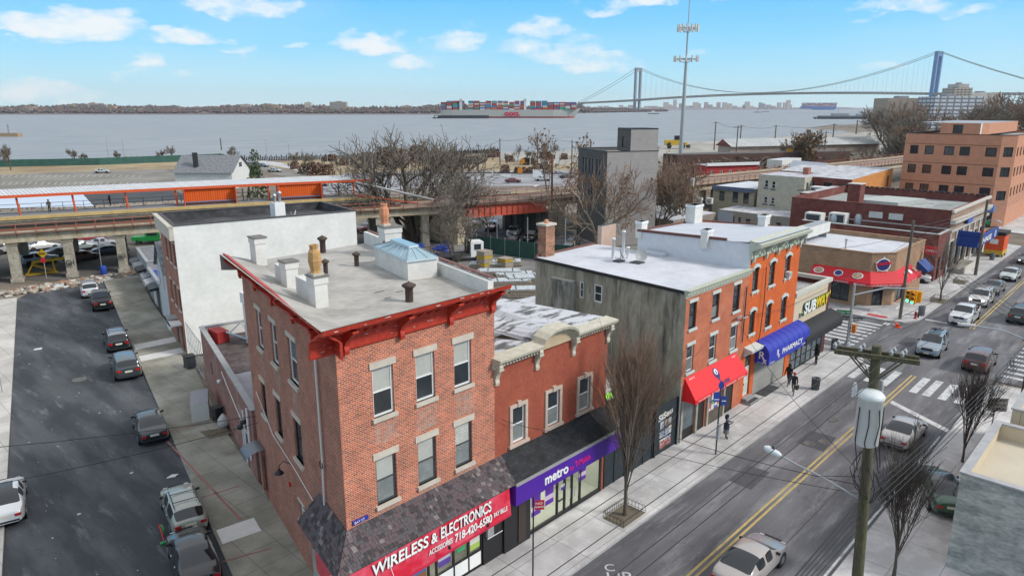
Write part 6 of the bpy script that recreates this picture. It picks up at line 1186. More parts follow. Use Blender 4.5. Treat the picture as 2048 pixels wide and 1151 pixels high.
# mixed clutter: boards and stones at the street end and in the yard
def rubble(label,cx_,cy_,rx,ry,n,cols,hmax=.35,seed=1):
 m=MB();r=random.Random(seed)
 for _ in range(n):
  a=r.uniform(0,2*PI);q=math.sqrt(r.random());x_=cx_+rx*q*math.cos(a);y_=cy_+ry*q*math.sin(a);s=r.uniform(.08,.45);d=unit(r.uniform(-1,1),r.uniform(-1,1)+.01);z=r.uniform(0,hmax*(1-q))
  m.pbox((x_,y_),d,-s,s,-s*r.uniform(.2,.7),s*r.uniform(.2,.7),z,z+r.uniform(.04,.25),r.choice(cols))
 return m.build('rubble',label=label,cat='rubble',kind='stuff')
RB=[mat('rubble_%d'%k,c,.9,var=.3,vs=5)for k,c in enumerate(((.42,.37,.30),(.30,.25,.20),(.55,.54,.52),(.20,.17,.14),(.35,.18,.10)))]
rubble('band of broken boards and stones across the end of the side street',23,97.3,9.5,1.9,420,RB,.5,2)
rubble('scattered timber and rubble under the bare trees in the yard',57,70,7,6,500,RB,.7,3)
rubble('scrap heap between the trees and the viaduct',51,60,5,4,260,RB+[BT],.6,5)
# barrier, sign, barrel at the street end
m=MB();YS=mat('yellow_steel',(.60,.38,.03),.5,var=.1)
x_,y_=at(50,552)[:2];d=unit(1,-.3)
P=lambda s,o,z:fp((x_,y_),d,s,o,z)
for o in(0,-1.0):
 m.tube([P(0,o,.1),P(3.6,o,.1)],.09,YS,5);m.tube([P(.2,o,.1),P(1.1,o,1.6)],.09,YS,5);m.tube([P(3.3,o,.1),P(3.2,o,1.7)],.09,YS,5);m.tube([P(.9,o,1.6),P(5.6,o,1.9)],.1,YS,5);m.tube([P(1.0,o,1.3),P(3.3,o,.3)],.07,YS,5)
m.build('trestle',label='yellow steel frame standing under the viaduct beside the end-of-road sign',cat='trestle')
s_=thing('road_sign',(*at(93,556)[:2],0),label='yellow diamond END sign above a red disc at the end of the side street',cat='road sign');x_,y_=at(93,556)[:2];dd_=Vector((.69,-.72,0));m=MB();m.tube([(x_,y_,0),(x_,y_,3.5)],.05,GREY,6);m.build('post',s_)
m=MB();c=Vector((x_-.05,y_-.1,3.2));m.face([tuple(c+dd_*.62),tuple(c+Vector((0,0,.62))),tuple(c-dd_*.62),tuple(c-Vector((0,0,.62)))],mat('sign_yellow',(.75,.45,.01),.5));m.face([tuple(c+dd_*.62+Vector((.03,.04,0))),tuple(c-Vector((-.03,-.04,.62))),tuple(c-dd_*.62+Vector((.03,.04,0))),tuple(c+Vector((.03,.04,.62)))],GREY);bo=m.build('sign_plate',s_);text('END',.36,tuple(c-dd_*.38+Vector((-.02,-.03,-.12))),tuple(dd_),UP,BLACK,bo,fit=.76)
m=MB();disc(m,(x_-.06,y_-.12,2.35),tuple(dd_),UP,.36,mat('sign_red',(.6,.02,.03),.5),8);m.build('red_disc',s_)
m=MB();x_,y_=at(208,548)[:2];m.lathe((x_,y_,0),[(.36,0),(.4,.1),(.4,1.0),(.36,1.1)],BT,14);m.build('barrel',label='blue plastic barrel at the end of the side street',cat='barrel')
for px,py,l in((148,552,'left'),(205,545,'right')):
 x_,y_=at(px,py)[:2];m=MB();m.tube([(x_,y_,0),(x_,y_,4.5)],.05,GREY,5);m.build('steel_pole',label='thin steel post under the viaduct, the %s one of two'%l,cat='pole',group='posts under the viaduct')
# bins, shed and small things on the side-street pavement
m=MB();m.prism([(18.2,48.9),(17.2,46.6),(18.3,46.3),(19.3,48.6)],.14,1.5,OFFW,mat('grey_lid',(.28,.28,.31),.7));m.build('storage_box',label='white storage box with grey lid on the pavement by the brick annex',cat='storage box')
def bin_(x,y,s,m,label,z=.14):
 r_=thing('wheelie_bin',(x,y,z),label=label,cat='bin');b=MB();b.prism([(x-s,y-s),(x+s,y-s),(x+s,y+s),(x-s,y+s)],z+.1,z+1.0,m);b.build('body',r_);b=MB();b.box(x-s-.04,x+s+.04,y-s-.04,y+s+.08,z+1.0,z+1.08,BLACK);b.build('lid',r_)
 for q in(-s,s-.05):b=MB();b.lathe((x+q,y+s,z+.1),[(.1,0),(.1,.05)],BLACK,8,axis='X');b.build('wheel',r_)
bin_(21.6,57.4,.38,DKGREY,'grey wheelie bin in front of the steel mesh gate');bin_(18.6,45.6,.28,BLACK,'black bin wedged beside the white storage box')
m=MB();r=random.Random(9);m.lathe((18.5,44.6,.14),[(.3,0),(.42,.2),(.38,.5),(.2,.75),(.05,.9)],mat('clear_rubbish_bag',(.45,.44,.43),.3,var=.4,vs=7),9);m.build('rubbish_bag',label='pale rubbish bag beside the black bin',cat='rubbish bag')
m=MB();m.prism([(17.0,44.9),(17.0,43.4),(18.3,43.2),(18.5,44.3)],.14,.16,mat('tree_pit_earth',(.13,.11,.08),.95,var=.3));struct('earth_patch',m)
# ================================================================ vehicles
TYRE=mat('tyre_rubber',(.018,.018,.018),.85);RIM=mat('alloy_rim',(.34,.35,.36),.35,metal=.6);CGL=mat('car_glass',(.012,.016,.020),.05,spec=.9);LENSR=mat('tail_lens',(.42,.012,.014),.2,spec=.7);LENSW=mat('head_lens',(.55,.57,.58),.12,spec=.7);PLATE=mat('number_plate',(.62,.60,.50),.5);TRIMB=mat('black_plastic_trim',(.022,.022,.024),.55)
LIT=mat('lit_headlamp',(1,.93,.75),.3,emit=4)
# stations: (x, z_shoulder, z_roof or None, half width, roof half width, glass code)  x from rear to front, unit car scaled later
def car_profile(kind):
 if kind=='sedan':return dict(L=4.8,w=.91,H=1.45,st=[(-2.4,.62,0),(-2.37,.9,0),(-2.2,1.0,0),(-1.72,1.05,.02),(-1.05,1.0,.36),(-.62,.98,.43),(-.3,.97,.46),(-.22,.97,.46),(.2,.96,.47),(.42,.95,.44),(1.12,.95,.02),(1.7,.86,0),(2.15,.76,0),(2.34,.66,0),(2.4,.5,0)],rear=(3,5),front=(9,10),side=(4,9),pil=(6,))
 if kind=='suv':return dict(L=4.85,w=.96,H=1.72,st=[(-2.42,.7,0),(-2.4,1.08,0),(-2.3,1.14,.02),(-2.08,1.15,.5),(-1.5,1.13,.58),(-.75,1.11,.61),(-.65,1.11,.61),(.1,1.09,.62),(.35,1.08,.58),(1.05,1.08,.03),(1.6,1.05,0),(2.15,.98,0),(2.36,.82,0),(2.42,.55,0)],rear=(2,3),front=(8,9),side=(3,8),pil=(5,))
 if kind=='wagon':return dict(L=4.75,w=.9,H=1.5,st=[(-2.37,.62,0),(-2.34,.95,0),(-2.25,1.0,.02),(-1.85,1.0,.42),(-1.3,.99,.48),(-.6,.98,.51),(-.5,.98,.51),(.1,.97,.52),(.35,.96,.49),(1.05,.95,.03),(1.6,.88,0),(2.1,.78,0),(2.3,.66,0),(2.37,.5,0)],rear=(2,3),front=(8,9),side=(3,8),pil=(5,))
 if kind=='van':return dict(L=5.1,w=1.0,H=1.75,st=[(-2.55,.62,0),(-2.52,1.1,0),(-2.45,1.15,.03),(-2.2,1.15,.5),(-1.6,1.12,.58),(-.7,1.09,.62),(-.6,1.09,.62),(.3,1.07,.61),(.75,1.05,.54),(1.55,1.0,.03),(1.95,.92,0),(2.3,.8,0),(2.5,.68,0),(2.55,.5,0)],rear=(2,3),front=(8,9),side=(3,8),pil=(5,))
 if kind=='pickup':return dict(L=5.7,w=1.0,H=1.85,st=[(-2.85,.7,0),(-2.83,1.15,0),(-2.75,1.2,'bed'),(-.95,1.2,'bed'),(-.85,1.2,.02),(-.7,1.2,.56),(-.3,1.19,.63),(.2,1.18,.64),(.3,1.18,.64),(.75,1.17,.6),(1.4,1.17,.03),(1.9,1.14,0),(2.5,1.08,0),(2.78,.9,0),(2.85,.6,0)],rear=(4,5),front=(9,10),side=(5,9),pil=(7,))
DG=bpy.context.evaluated_depsgraph_get
def make_car(kind,x,y,ang,col,label,z=0,roof=None,lit=False,rack=False,detail=True,cat='car',group=None,name='car',sunroof=False,bed_cover=True):
 p=car_profile(kind);root=thing(name,(0,0,0),label=label,cat=cat,group=group)
 pm=col if not isinstance(col,tuple)else paint('paint_%d_%d_%d'%tuple(int(c*999)for c in col),col);rm=pm if roof is None else paint('paint_%d_%d_%d'%tuple(int(c*999)for c in roof),roof)
 mb=MB();mats_=[pm,CGL,CGL,CGL,rm,TRIMB];st=p['st'];w=p['w'];rows=[]
 Lh=p['L']/2
 for i,(sx,zs,rf)in enumerate(st):
  f=1-.22*max(0,(abs(sx)-Lh*.72)/(Lh*.28))**2;ww=w*f;zb=.24+.12*max(0,(abs(sx)-Lh*.8)/(Lh*.2))
  if rf=='bed':half=[(ww*.93,zb),(ww,.42),(ww*1.0,.75),(ww*.97,zs),(ww*.9,zs+.01),(ww*.86,.72),(0,.70)]
  else:
   zr=zs+rf;cabin=rf>.1;rw=.70*w if cabin else ww*.86
   half=[(ww*.93,zb),(ww,.42),(ww*1.0,.72 if zs>.8 else zs*.8),(ww*.955,zs-.02),(rw+(.04 if cabin else 0),zr-(.05 if cabin else 0)),(rw*.72,zr+.02),(0,zr+.04)]
  rows.append([(sx,-a,b)for a,b in half]+[(sx,a,b)for a,b in reversed(half[:-1])])
 n=len(rows[0])
 for i in range(len(rows)-1):
  for j in range(n-1):
   jj=min(j,n-2-j);mi=0;m_=pm
   cab=p['side'][0]<=i<p['side'][1]
   if jj==3 and cab and i not in p['pil']:m_='side_window'
   elif jj>=4 and p['rear'][0]<=i<p['rear'][1]:m_='rear_window'
   elif jj>=4 and p['front'][0]<=i<p['front'][1]:m_='windscreen'
   elif jj>=4 and cab:m_=rm
   elif jj==0:m_=TRIMB
   if kind=='pickup' and jj>=4 and i in(2,3):m_=TRIMB
   if sunroof and jj>=5 and cab:m_='rear_window'
   mm={'side_window':GSIDE,'rear_window':GREAR,'windscreen':GFRONT}.get(m_,m_)if isinstance(m_,str)else m_
   a=rows[i][j];mb.face([rows[i][j],rows[i+1][j],rows[i+1][j+1],rows[i][j+1]],mm,True)
 mb.face(list(reversed(rows[0])),pm,True);mb.face(rows[-1],pm,True)
# weld + subdivide, then split off the glass
 tmp=mb.build('tmp',None,local=True);me=tmp.data;import bmesh
 bm=bmesh.new();bm.from_mesh(me);bmesh.ops.remove_doubles(bm,verts=bm.verts,dist=1e-4);bmesh.ops.recalc_face_normals(bm,faces=bm.faces);cl=bm.edges.layers.float.new('crease_edge')
 for e in bm.edges:
  if len(e.link_faces)==2 and e.link_faces[0].material_index!=e.link_faces[1].material_index:e[cl]=.45
  elif e.calc_face_angle(0)>.9:e[cl]=.35
 bm.to_mesh(me);bm.free()
 md=tmp.modifiers.new('s','SUBSURF');md.levels=2 if detail else 1;md.render_levels=md.levels
 full=bpy.data.meshes.new_from_object(tmp.evaluated_get(DG()))
 mlist=[m for m in full.materials]
 gn={GSIDE:'side_window',GREAR:'rear_window',GFRONT:'windscreen'}
 nsd=0
 for gname,sel in(('body',lambda m:m not in gn),('side_window',lambda m:m is GSIDE),('side_window',lambda m:m is GSIDE),('rear_window',lambda m:m is GREAR),('windscreen',lambda m:m is GFRONT)):
  bm=bmesh.new();bm.from_mesh(full);nsd=(nsd+1)if gname=='side_window' else 0;bmesh.ops.delete(bm,geom=[f for f in bm.faces if not sel(mlist[f.material_index])or(nsd and(f.calc_center_median().y>0)!=(nsd==1))],context='FACES')
  if len(bm.faces):
   m2=bpy.data.meshes.new(gname);bm.to_mesh(m2)
   for m in mlist:m2.materials.append(m)
   o=bpy.data.objects.new(gname,m2);COL.objects.link(o);o.parent=root
  bm.free()
 bpy.data.objects.remove(tmp);bpy.data.meshes.remove(me)
 wb=Lh*.60;R_=.34 if kind in('sedan','wagon')else .38
 for sx in(-1,1):
  for sy in(-1,1):
   yo=w*1.0*sy;m=MB();cx_=(sx*wb+(.02 if sx>0 else-.02),0,R_)
   m.lathe((cx_[0],yo-.20*sy,R_),[(R_*.6,-.0),(R_,.01*sy),(R_,.2*sy),(R_*.68,.215*sy)],TYRE,18,axis='Y');m.lathe((cx_[0],yo+.002*sy,R_),[(R_*1.17,-.03*sy),(R_*1.17,0),(.001,0)],TRIMB,18,axis='Y')
   wo=m.build('wheel',root,local=True)
   if detail:m=MB();m.lathe((cx_[0],yo,R_),[(.001,.03*sy),(R_*.2,.028*sy),(R_*.62,.012*sy),(R_*.68,.02*sy),(R_*.7,0)],RIM,14,axis='Y',smooth=False);m.build('rim',wo,local=True)
 zs=st[1][1];zl=zs-.16;hz=st[-3][1]-.06
 for sy in(-1,1):
  m=MB();h_=.13 if kind in('sedan','wagon')else .19
  y0,y1=sorted((sy*w*.50,sy*w*.80));m.box(-Lh-.015,-Lh+.12,y0,y1,zl-h_/2,zl+h_/2,LENSR);y0,y1=sorted((sy*w*.74,sy*w*.83));m.box(-Lh+.04,-Lh+.22,y0,y1,zl-h_/2+.02,zl+h_/2-.01,LENSR);m.build('taillight',root,local=True)
  m=MB();y0,y1=sorted((sy*w*.46,sy*w*.70));m.box(Lh-.3,Lh-.055,y0,y1,hz-.13,hz-.01,LIT if lit else LENSW);y0,y1=sorted((sy*w*.66,sy*w*.76));m.box(Lh-.36,Lh-.14,y0,y1,hz-.11,hz-.02,LENSW);m.build('headlight',root,local=True)
  if detail:
   m=MB();xm=st[p['front'][1]][0]-.28;y0,y1=sorted((sy*w*.9,sy*w*1.1));m.box(xm-.05,xm+.04,y0,y1,st[p['front'][1]][1]-.0,st[p['front'][1]][1]+.11,TRIMB);m.build('mirror',root,local=True)
 m=MB();m.box(-Lh-.012,-Lh+.05,-.26,.26,.78 if kind in('suv','van','pickup')else .70,.92 if kind in('suv','van','pickup')else .83,PLATE);m.box(-Lh-.008,-Lh+.1,-w*.7,w*.7,.40,.50,TRIMB);m.build('number_plate',root,local=True)
 m=MB();m.box(Lh-.1,Lh+.012,-w*.45,w*.45,hz-.16,hz+.02,TRIMB);m.box(Lh-.1,Lh+.01,-w*.6,w*.6,.36,.48,TRIMB);m.box(Lh+.0,Lh+.022,-.2,.2,.46,.57,PLATE);m.build('grille',root,local=True)
 if rack:
  m=MB();zr=max(s[1]+(s[2]if not isinstance(s[2],str)else 0)for s in st)
  for sy in(-1,1):m.tube([(-1.7,sy*w*.66,zr),(-1.5,sy*w*.66,zr+.06),(.1,sy*w*.66,zr+.07),(.3,sy*w*.66,zr)],.022,TRIMB,5)
  for q in(-1.2,-.3):m.tube([(q,-w*.66,zr+.07),(q,w*.66,zr+.07)],.02,TRIMB,5)
  m.build('roof_rack',root,local=True)
 if detail:
  m=MB();zb_=st[p['side'][0]+2][1]
  for sy in(-1,1):
   for q in(.95,-.05,-1.0)[:3 if kind!='pickup' else 2]:m.box(q-.008,q+.008,sy*w*.965-.012,sy*w*.965+.022,.45,zb_-.1,TRIMB)
   for q in(.1,-.9):m.box(q-.02,q+.14,sy*w*.985-.01,sy*w*.985+.03,zb_-.2,zb_-.165,RIM)
  m.build('door_trim',root,local=True)['kind']='stuff'
 if kind=='pickup' and bed_cover:m=MB();m.box(-2.72,-.98,-.84,.84,1.12,1.17,TRIMB);m.build('bed_cover',root,local=True)
 root.location=(x,y,z);root.rotation_euler=(0,0,ang);return root
GSIDE=mat('car_side_glass',(.020,.024,.028),.06,spec=.8);GREAR=mat('car_rear_glass',(.014,.018,.022),.06,spec=.8);GFRONT=mat('car_windscreen',(.020,.026,.030),.05,spec=.8)
SA=math.atan2(SD[1],SD[0])
def side_car(v,dx,kind,col,label,**k):x,_=ss(v,dx);return make_car(kind,x,v,SA,col,label,**k)
side_car(31.1,-1.35,'sedan',(.012,.012,.015),'black sedan at the bottom edge of the side street behind the silver estate',group='cars parked along the side street')
side_car(35.7,-.98,'wagon',(.34,.36,.31),'silver-beige estate car with black roof bars and a wheel clamp on the side street',rack=True,group='cars parked along the side street')
side_car(47.5,-1.05,'sedan',(.016,.020,.026),'lone dark sedan parked halfway along the side street',group='cars parked along the side street')
side_car(60.6,-1.15,'van',(.045,.055,.058),'dark grey-green minivan with wide red tail lights, parked behind another dark car',rack=False,group='cars parked along the side street')
side_car(68.2,-1.1,'suv',(.016,.020,.024),'black sport utility vehicle with pale roof just ahead of the grey-green minivan',roof=(.20,.20,.21),rack=True,group='cars parked along the side street')
side_car(83.8,-1.15,'pickup',(.014,.014,.016),'black pickup truck with covered bed near the far end of the side street',group='cars parked along the side street')
side_car(90.3,-1.9,'suv',(.55,.57,.60),'white sport utility vehicle at the far end of the side street beside the rubble',rack=True,group='cars parked along the side street')
make_car('sedan',5.9,43.3,SA+.0,(.66,.67,.68),'white low car with dark glass roof cut off by the left edge',sunroof=True,detail=True)
cl=MB();x,y=at(655,1012)[:2]if False else at(340,1080)[:2];cl.lathe((10.75,34.75,.32),[(.26,-.03),(.26,.03)],mat('clamp_green',(.05,.32,.12),.5),12,axis='X');cl.box(10.35,10.75,33.9,34.05,.02,.1,mat('clamp_green',(.05,.32,.12),.5));cl.tube([(10.55,34.0,.1),(10.6,34.6,.75)],.05,LENSR,5);cl.build('wheel_clamp',label='green and red wheel clamp on the rear wheel of the silver-beige estate',cat='wheel clamp')
make_car('sedan',28.5,11.9,0,(.40,.37,.35),'silver-beige sedan at the bottom edge of the main street',group='vehicles on the main street')
make_car('sedan',48.4,10.9,0,(.46,.44,.43),'silver coupe-like sedan with dark rear window waiting just short of the stop line',group='vehicles on the main street')
make_car('suv',67.4,10.4,.02,(.085,.030,.026),'maroon sport utility vehicle crossing the junction',rack=False,group='vehicles on the main street')
make_car('suv',68.8,14.3,PI+.05,(.22,.27,.32),'blue-grey crossover with dark glass roof coming through the junction',sunroof=True,group='vehicles on the main street')
make_car('pickup',81.5,14.5,PI,(.60,.61,.62),'white pickup truck first in the queue at the far stop line',group='vehicles on the main street',bed_cover=False)
make_car('suv',90.3,14.8,PI,(.52,.51,.50),'silver sport utility vehicle with lit headlamps behind the white pickup',lit=True,rack=True,group='vehicles on the main street')
make_car('sedan',97.3,14.9,PI,(.045,.045,.05),'dark grey sedan third in the queue',group='vehicles on the main street')
make_car('sedan',106.5,14.8,PI,(.44,.48,.48),'pale silver-green sedan fourth in the queue behind the dark grey one',group='vehicles on the main street')
make_car('sedan',119.5,15.0,PI,(.03,.035,.045),'black sedan last in the queue at the right edge',group='vehicles on the main street',lit=True)
make_car('suv',85.8,10.4,0,(.035,.045,.045),'dark green-black jeep-like vehicle driving away on the right beyond the junction',rack=True,group='vehicles on the main street')
make_car('sedan',41.6,7.2,.45,(.018,.085,.050),'green and black taxi-like car parked across the right-hand pavement behind a bare tree',roof=(.02,.022,.022),z=.14)
make_car('sedan',96.0,23.6,PI/2+.2,(.60,.62,.62),'white car parked in the gap beside the tan brick restaurant',detail=False)
# food van by the crossing
fv=thing('food_cart',(121.6,19.3,.14),label='orange food cart with yellow skirt and open flap at the far corner',cat='food cart');m=MB();OC=mat('food_cart_orange',(.70,.09,.02),.45,var=.15,vs=3)
m.box(120.2,123.4,18.1,20.4,1.1,3.3,OC);m.box(120.2,123.4,18.1,20.4,.5,1.1,mat('food_cart_yellow',(.60,.36,.04),.5,var=.3,vs=4));m.build('body',fv)
m=MB();m.box(120.1,123.5,18.0,20.5,3.3,3.75,BLACK);m.build('roof_box',fv);m=MB();m.pbox((120.2,19.3),(0,-1),-.5,.5,0,.02,2.0,2.7,LW);m.build('window',fv)
m=MB();m.face([(120.3,20.4,3.2),(123.3,20.4,3.2),(123.3,21.3,3.5),(120.3,21.3,3.5)],OC);m.build('flap',fv)
for q in(120.8,122.8):m=MB();m.lathe((q,18.12,.42),[(.28,0),(.28,.15)],TYRE,12,axis='Y');m.build('wheel',fv)
# cars around the viaduct, yards and far lots: (pixel on the ground, heading, kind, colour, label)
far=[((85,500),.1,'sedan',(.55,.56,.58),'white sedan in the salvage yard seen left of the END sign'),((78,528),.15,'suv',(.34,.38,.44),'pale blue battered car behind the yellow steel frame'),((165,500),.1,'wagon',(.30,.36,.36),'grey-green wrecked car between the two front piers'),((205,493),-.3,'sedan',(.38,.40,.46),'pale wrecked car with raised bonnet by the second pier'),((180,483),.2,'sedan',(.28,.03,.04),'small red wreck at the back of the salvage yard'),((984,459),-2.55,'wagon',(.22,.015,.02),'dark red estate car on the street under the orange girder'),((955,450),-2.5,'sedan',(.18,.2,.24),'blue-grey car half hidden by branches left of the dark red estate'),((1028,472),-2.6,'suv',(.50,.51,.52),'white car between two dark ones beyond the green yard fence'),((1024,488),-2.6,'sedan',(.014,.015,.018),'black car in front of the white one beyond the green yard fence'),((1062,480),-2.6,'suv',(.012,.012,.014),'black sport utility vehicle beside the brick chimney stack'),((1142,496),-2.75,'sedan',(.03,.045,.055),'dark blue-green hatchback at the foot of the pale-barked tree'),((1050,506),-2.6,'sedan',(.12,.16,.26),'blue car whose roof shows above the green yard fence'),((60,490),.2,'sedan',(.3,.33,.36),'grey car at the back left of the salvage yard'),((125,512),.1,'sedan',(.05,.06,.07),'dark wreck low between the yellow frame and the lettered pier'),((165,521),.3,'wagon',(.12,.05,.04),'rusty brown wreck between the two lettered piers'),((222,508),-.2,'sedan',(.05,.07,.1),'dark blue wreck behind the blue barrel'),((330,478),.1,'pickup',(.10,.11,.13),'dark truck right of the bright green tow truck'),((20,505),.1,'suv',(.4,.41,.42),'pale car behind the leftmost pier'),((1100,470),-2.6,'sedan',(.2,.2,.21),'grey car in the shade right of the orange girder'),((735,462),.3,'sedan',(.3,.1,.1),'red and white car between the viaduct piers behind the big tree'),((205,346),-.55,'sedan',(.45,.44,.42),'beige sedan alone in the far parking lot'),((1026,365),-.75,'sedan',(.20,.04,.05),'dark red car on the salted road behind the viaduct'),((1133,356),-.5,'sedan',(.05,.055,.06),'dark car beside the modern building on the salted road'),((503,327),-.7,'sedan',(.5,.52,.55),'white car at the far top of the curving park road'),((525,334),-.9,'sedan',(.18,.22,.28),'blue-grey car in the middle of the curving park road'),((550,344),-1.0,'sedan',(.5,.52,.54),'white car lowest on the curving park road')]
for(px,py),a,kd,c,l in far:
 x,y,_=at(px,py);make_car(kd,x,y,a,c,l,detail=False,z=.02)
tw=thing('tow_truck',(*at(290,482)[:2],0),label='bright green tow truck in the salvage yard behind the garages',cat='truck');x,y=at(268,488)[:2];d=unit(.82,-.57);TG=mat('tow_green',(.02,.27,.06),.35)
m=MB();m.profile((x,y),d,0,2.0,[(-1,.6),(1,.6),(1,1.25),(-1,1.25)],TG);m.pbox((x,y),d,2,4.1,-1,1,.6,2.1,TG);m.pbox((x,y),d,4.1,7.5,-1.05,1.05,.75,1.1,GREY);m.pbox((x,y),d,4.2,4.4,-1,1,1.1,2.5,OFFW);m.build('body',tw)
m=MB();m.pbox((x,y),d,2.3,3.8,-1.01,1.01,1.4,1.95,GLASS);m.build('side_window',tw)
for s in(1.0,5.9):m=MB();c=fp((x,y),d,s,.85,.45);m.lathe((c[0],c[1]-.1,.45),[(.45,0),(.45,.3),(.2,.31)],TYRE,12,axis='Y');m.build('wheel',tw)
# white lorry in the yard
lo=thing('lorry',(*at(925,520)[:2],0),label='white lorry with black load bed among the bare trees in the yard',cat='truck');x,y=at(905,522)[:2];d=unit(.9,-.44)
m=MB();m.pbox((x,y),d,2.4,4.3,-1,1,.6,2.7,WHITE);m.pbox((x,y),d,-2,2.4,-1.1,1.1,.8,1.1,DKGREY);m.pbox((x,y),d,2.1,2.35,-1.1,1.1,1.1,2.9,BLACK);m.build('body',lo);m=MB();m.pbox((x,y),d,4.3,4.33,-.85,.85,1.6,2.4,GLASS);m.pbox((x,y),d,2.9,3.9,1.0,1.02,1.6,2.4,GLASS);m.build('windscreen',lo)
for s in(3.5,-.8):m=MB();c=fp((x,y),d,s,.9,.45);m.lathe((c[0],c[1]-.1,.45),[(.45,0),(.45,.3),(.2,.31)],TYRE,12,axis='Y');m.build('wheel',lo)
# bus parked in the gap
bu=thing('bus',(35,30,0),label='white bus parked in the gap behind the dark hoarding, green route display lit',cat='bus');m=MB();m.box(33.7,36.3,24.4,34.5,.5,3.9,WHITE,mat('bus_roof',(.34,.36,.36),.6,var=.2));m.build('body',bu)
m=MB();m.box(33.8,36.2,24.37,24.4,1.7,3.1,GLASS);m.box(33.67,33.7,24.8,34,2.0,3.1,GLASS);m.build('windscreen',bu);m=MB();m.box(34.0,36.0,24.35,24.38,3.2,3.6,mat('route_display',(.25,.65,.06),.4,emit=.8));m.build('route_display',bu)
for yy in(26.5,32.5):m=MB();m.lathe((33.68,yy,.45),[(.45,0),(.45,.3)],TYRE,12,axis='X');m.build('wheel',bu)
# wheel loader far by the water
ld=thing('wheel_loader',(*at(1352,297)[:2],0),label='yellow wheel loader on the snowy lot by the water',cat='loader');x,y=at(1352,297)[:2];d=(math.sin(AZ),-math.cos(AZ));m=MB()
m.pbox((x,y),d,-6,1.5,-1.5,1.5,1.8,4.4,YS);m.pbox((x,y),d,2,5.5,-1.3,1.3,1.8,3.2,YS);m.pbox((x,y),d,5.5,7,-1.8,1.8,.4,2.0,DKGREY);m.build('body',ld);m=MB();m.pbox((x,y),d,-1,2,-1.2,1.2,4.4,6.6,BLACK);m.build('cab',ld)
for s in(-3.6,3.4):m=MB();c=fp((x,y),d,s,1.6,1.6);m.lathe((c[0]-.3,c[1]-.3,1.6),[(1.6,0),(1.6,.9),(.5,.91)],TYRE,14,axis='Y');m.build('wheel',ld)
# leaning bicycle right of the junction
def bicycle(x,y,z,a,label):
 bk=thing('bicycle',(x,y,z),a,label=label,cat='bicycle');
 for q in(-.52,.52):
  m=MB();m.tube([(q+.33*math.cos(k*PI/9),0,.34+.33*math.sin(k*PI/9))for k in range(19)],.018,BLACK,5,caps=False);m.tube([(q-.33,0,.34),(q+.33,0,.34)],.005,STEEL,3);m.tube([(q,0,.01),(q,0,.67)],.005,STEEL,3);m.build('wheel',bk,local=True)
 m=MB()
 for s in([(-.52,0,.34),(-.15,0,.85),(.42,0,.82),(.0,0,.3),(-.52,0,.34)],[(.0,0,.3),(-.17,0,.92)],[(.52,0,.34),(.4,0,.98)]):m.tube(s,.018,BLACK,5)
 m.build('frame',bk,local=True);m=MB();m.box(-.3,-.03,-.07,.07,.92,.97,BLACK);m.build('saddle',bk,local=True);m=MB();m.tube([(.36,-.28,1.0),(.4,0,.98),(.36,.28,1.0)],.014,BLACK,5);m.build('handlebar',bk,local=True);return bk
bx,by,_=at(2022,742,.14);bicycle(bx,by,.14,.5,'bicycle leaning on the utility pole at the right edge')
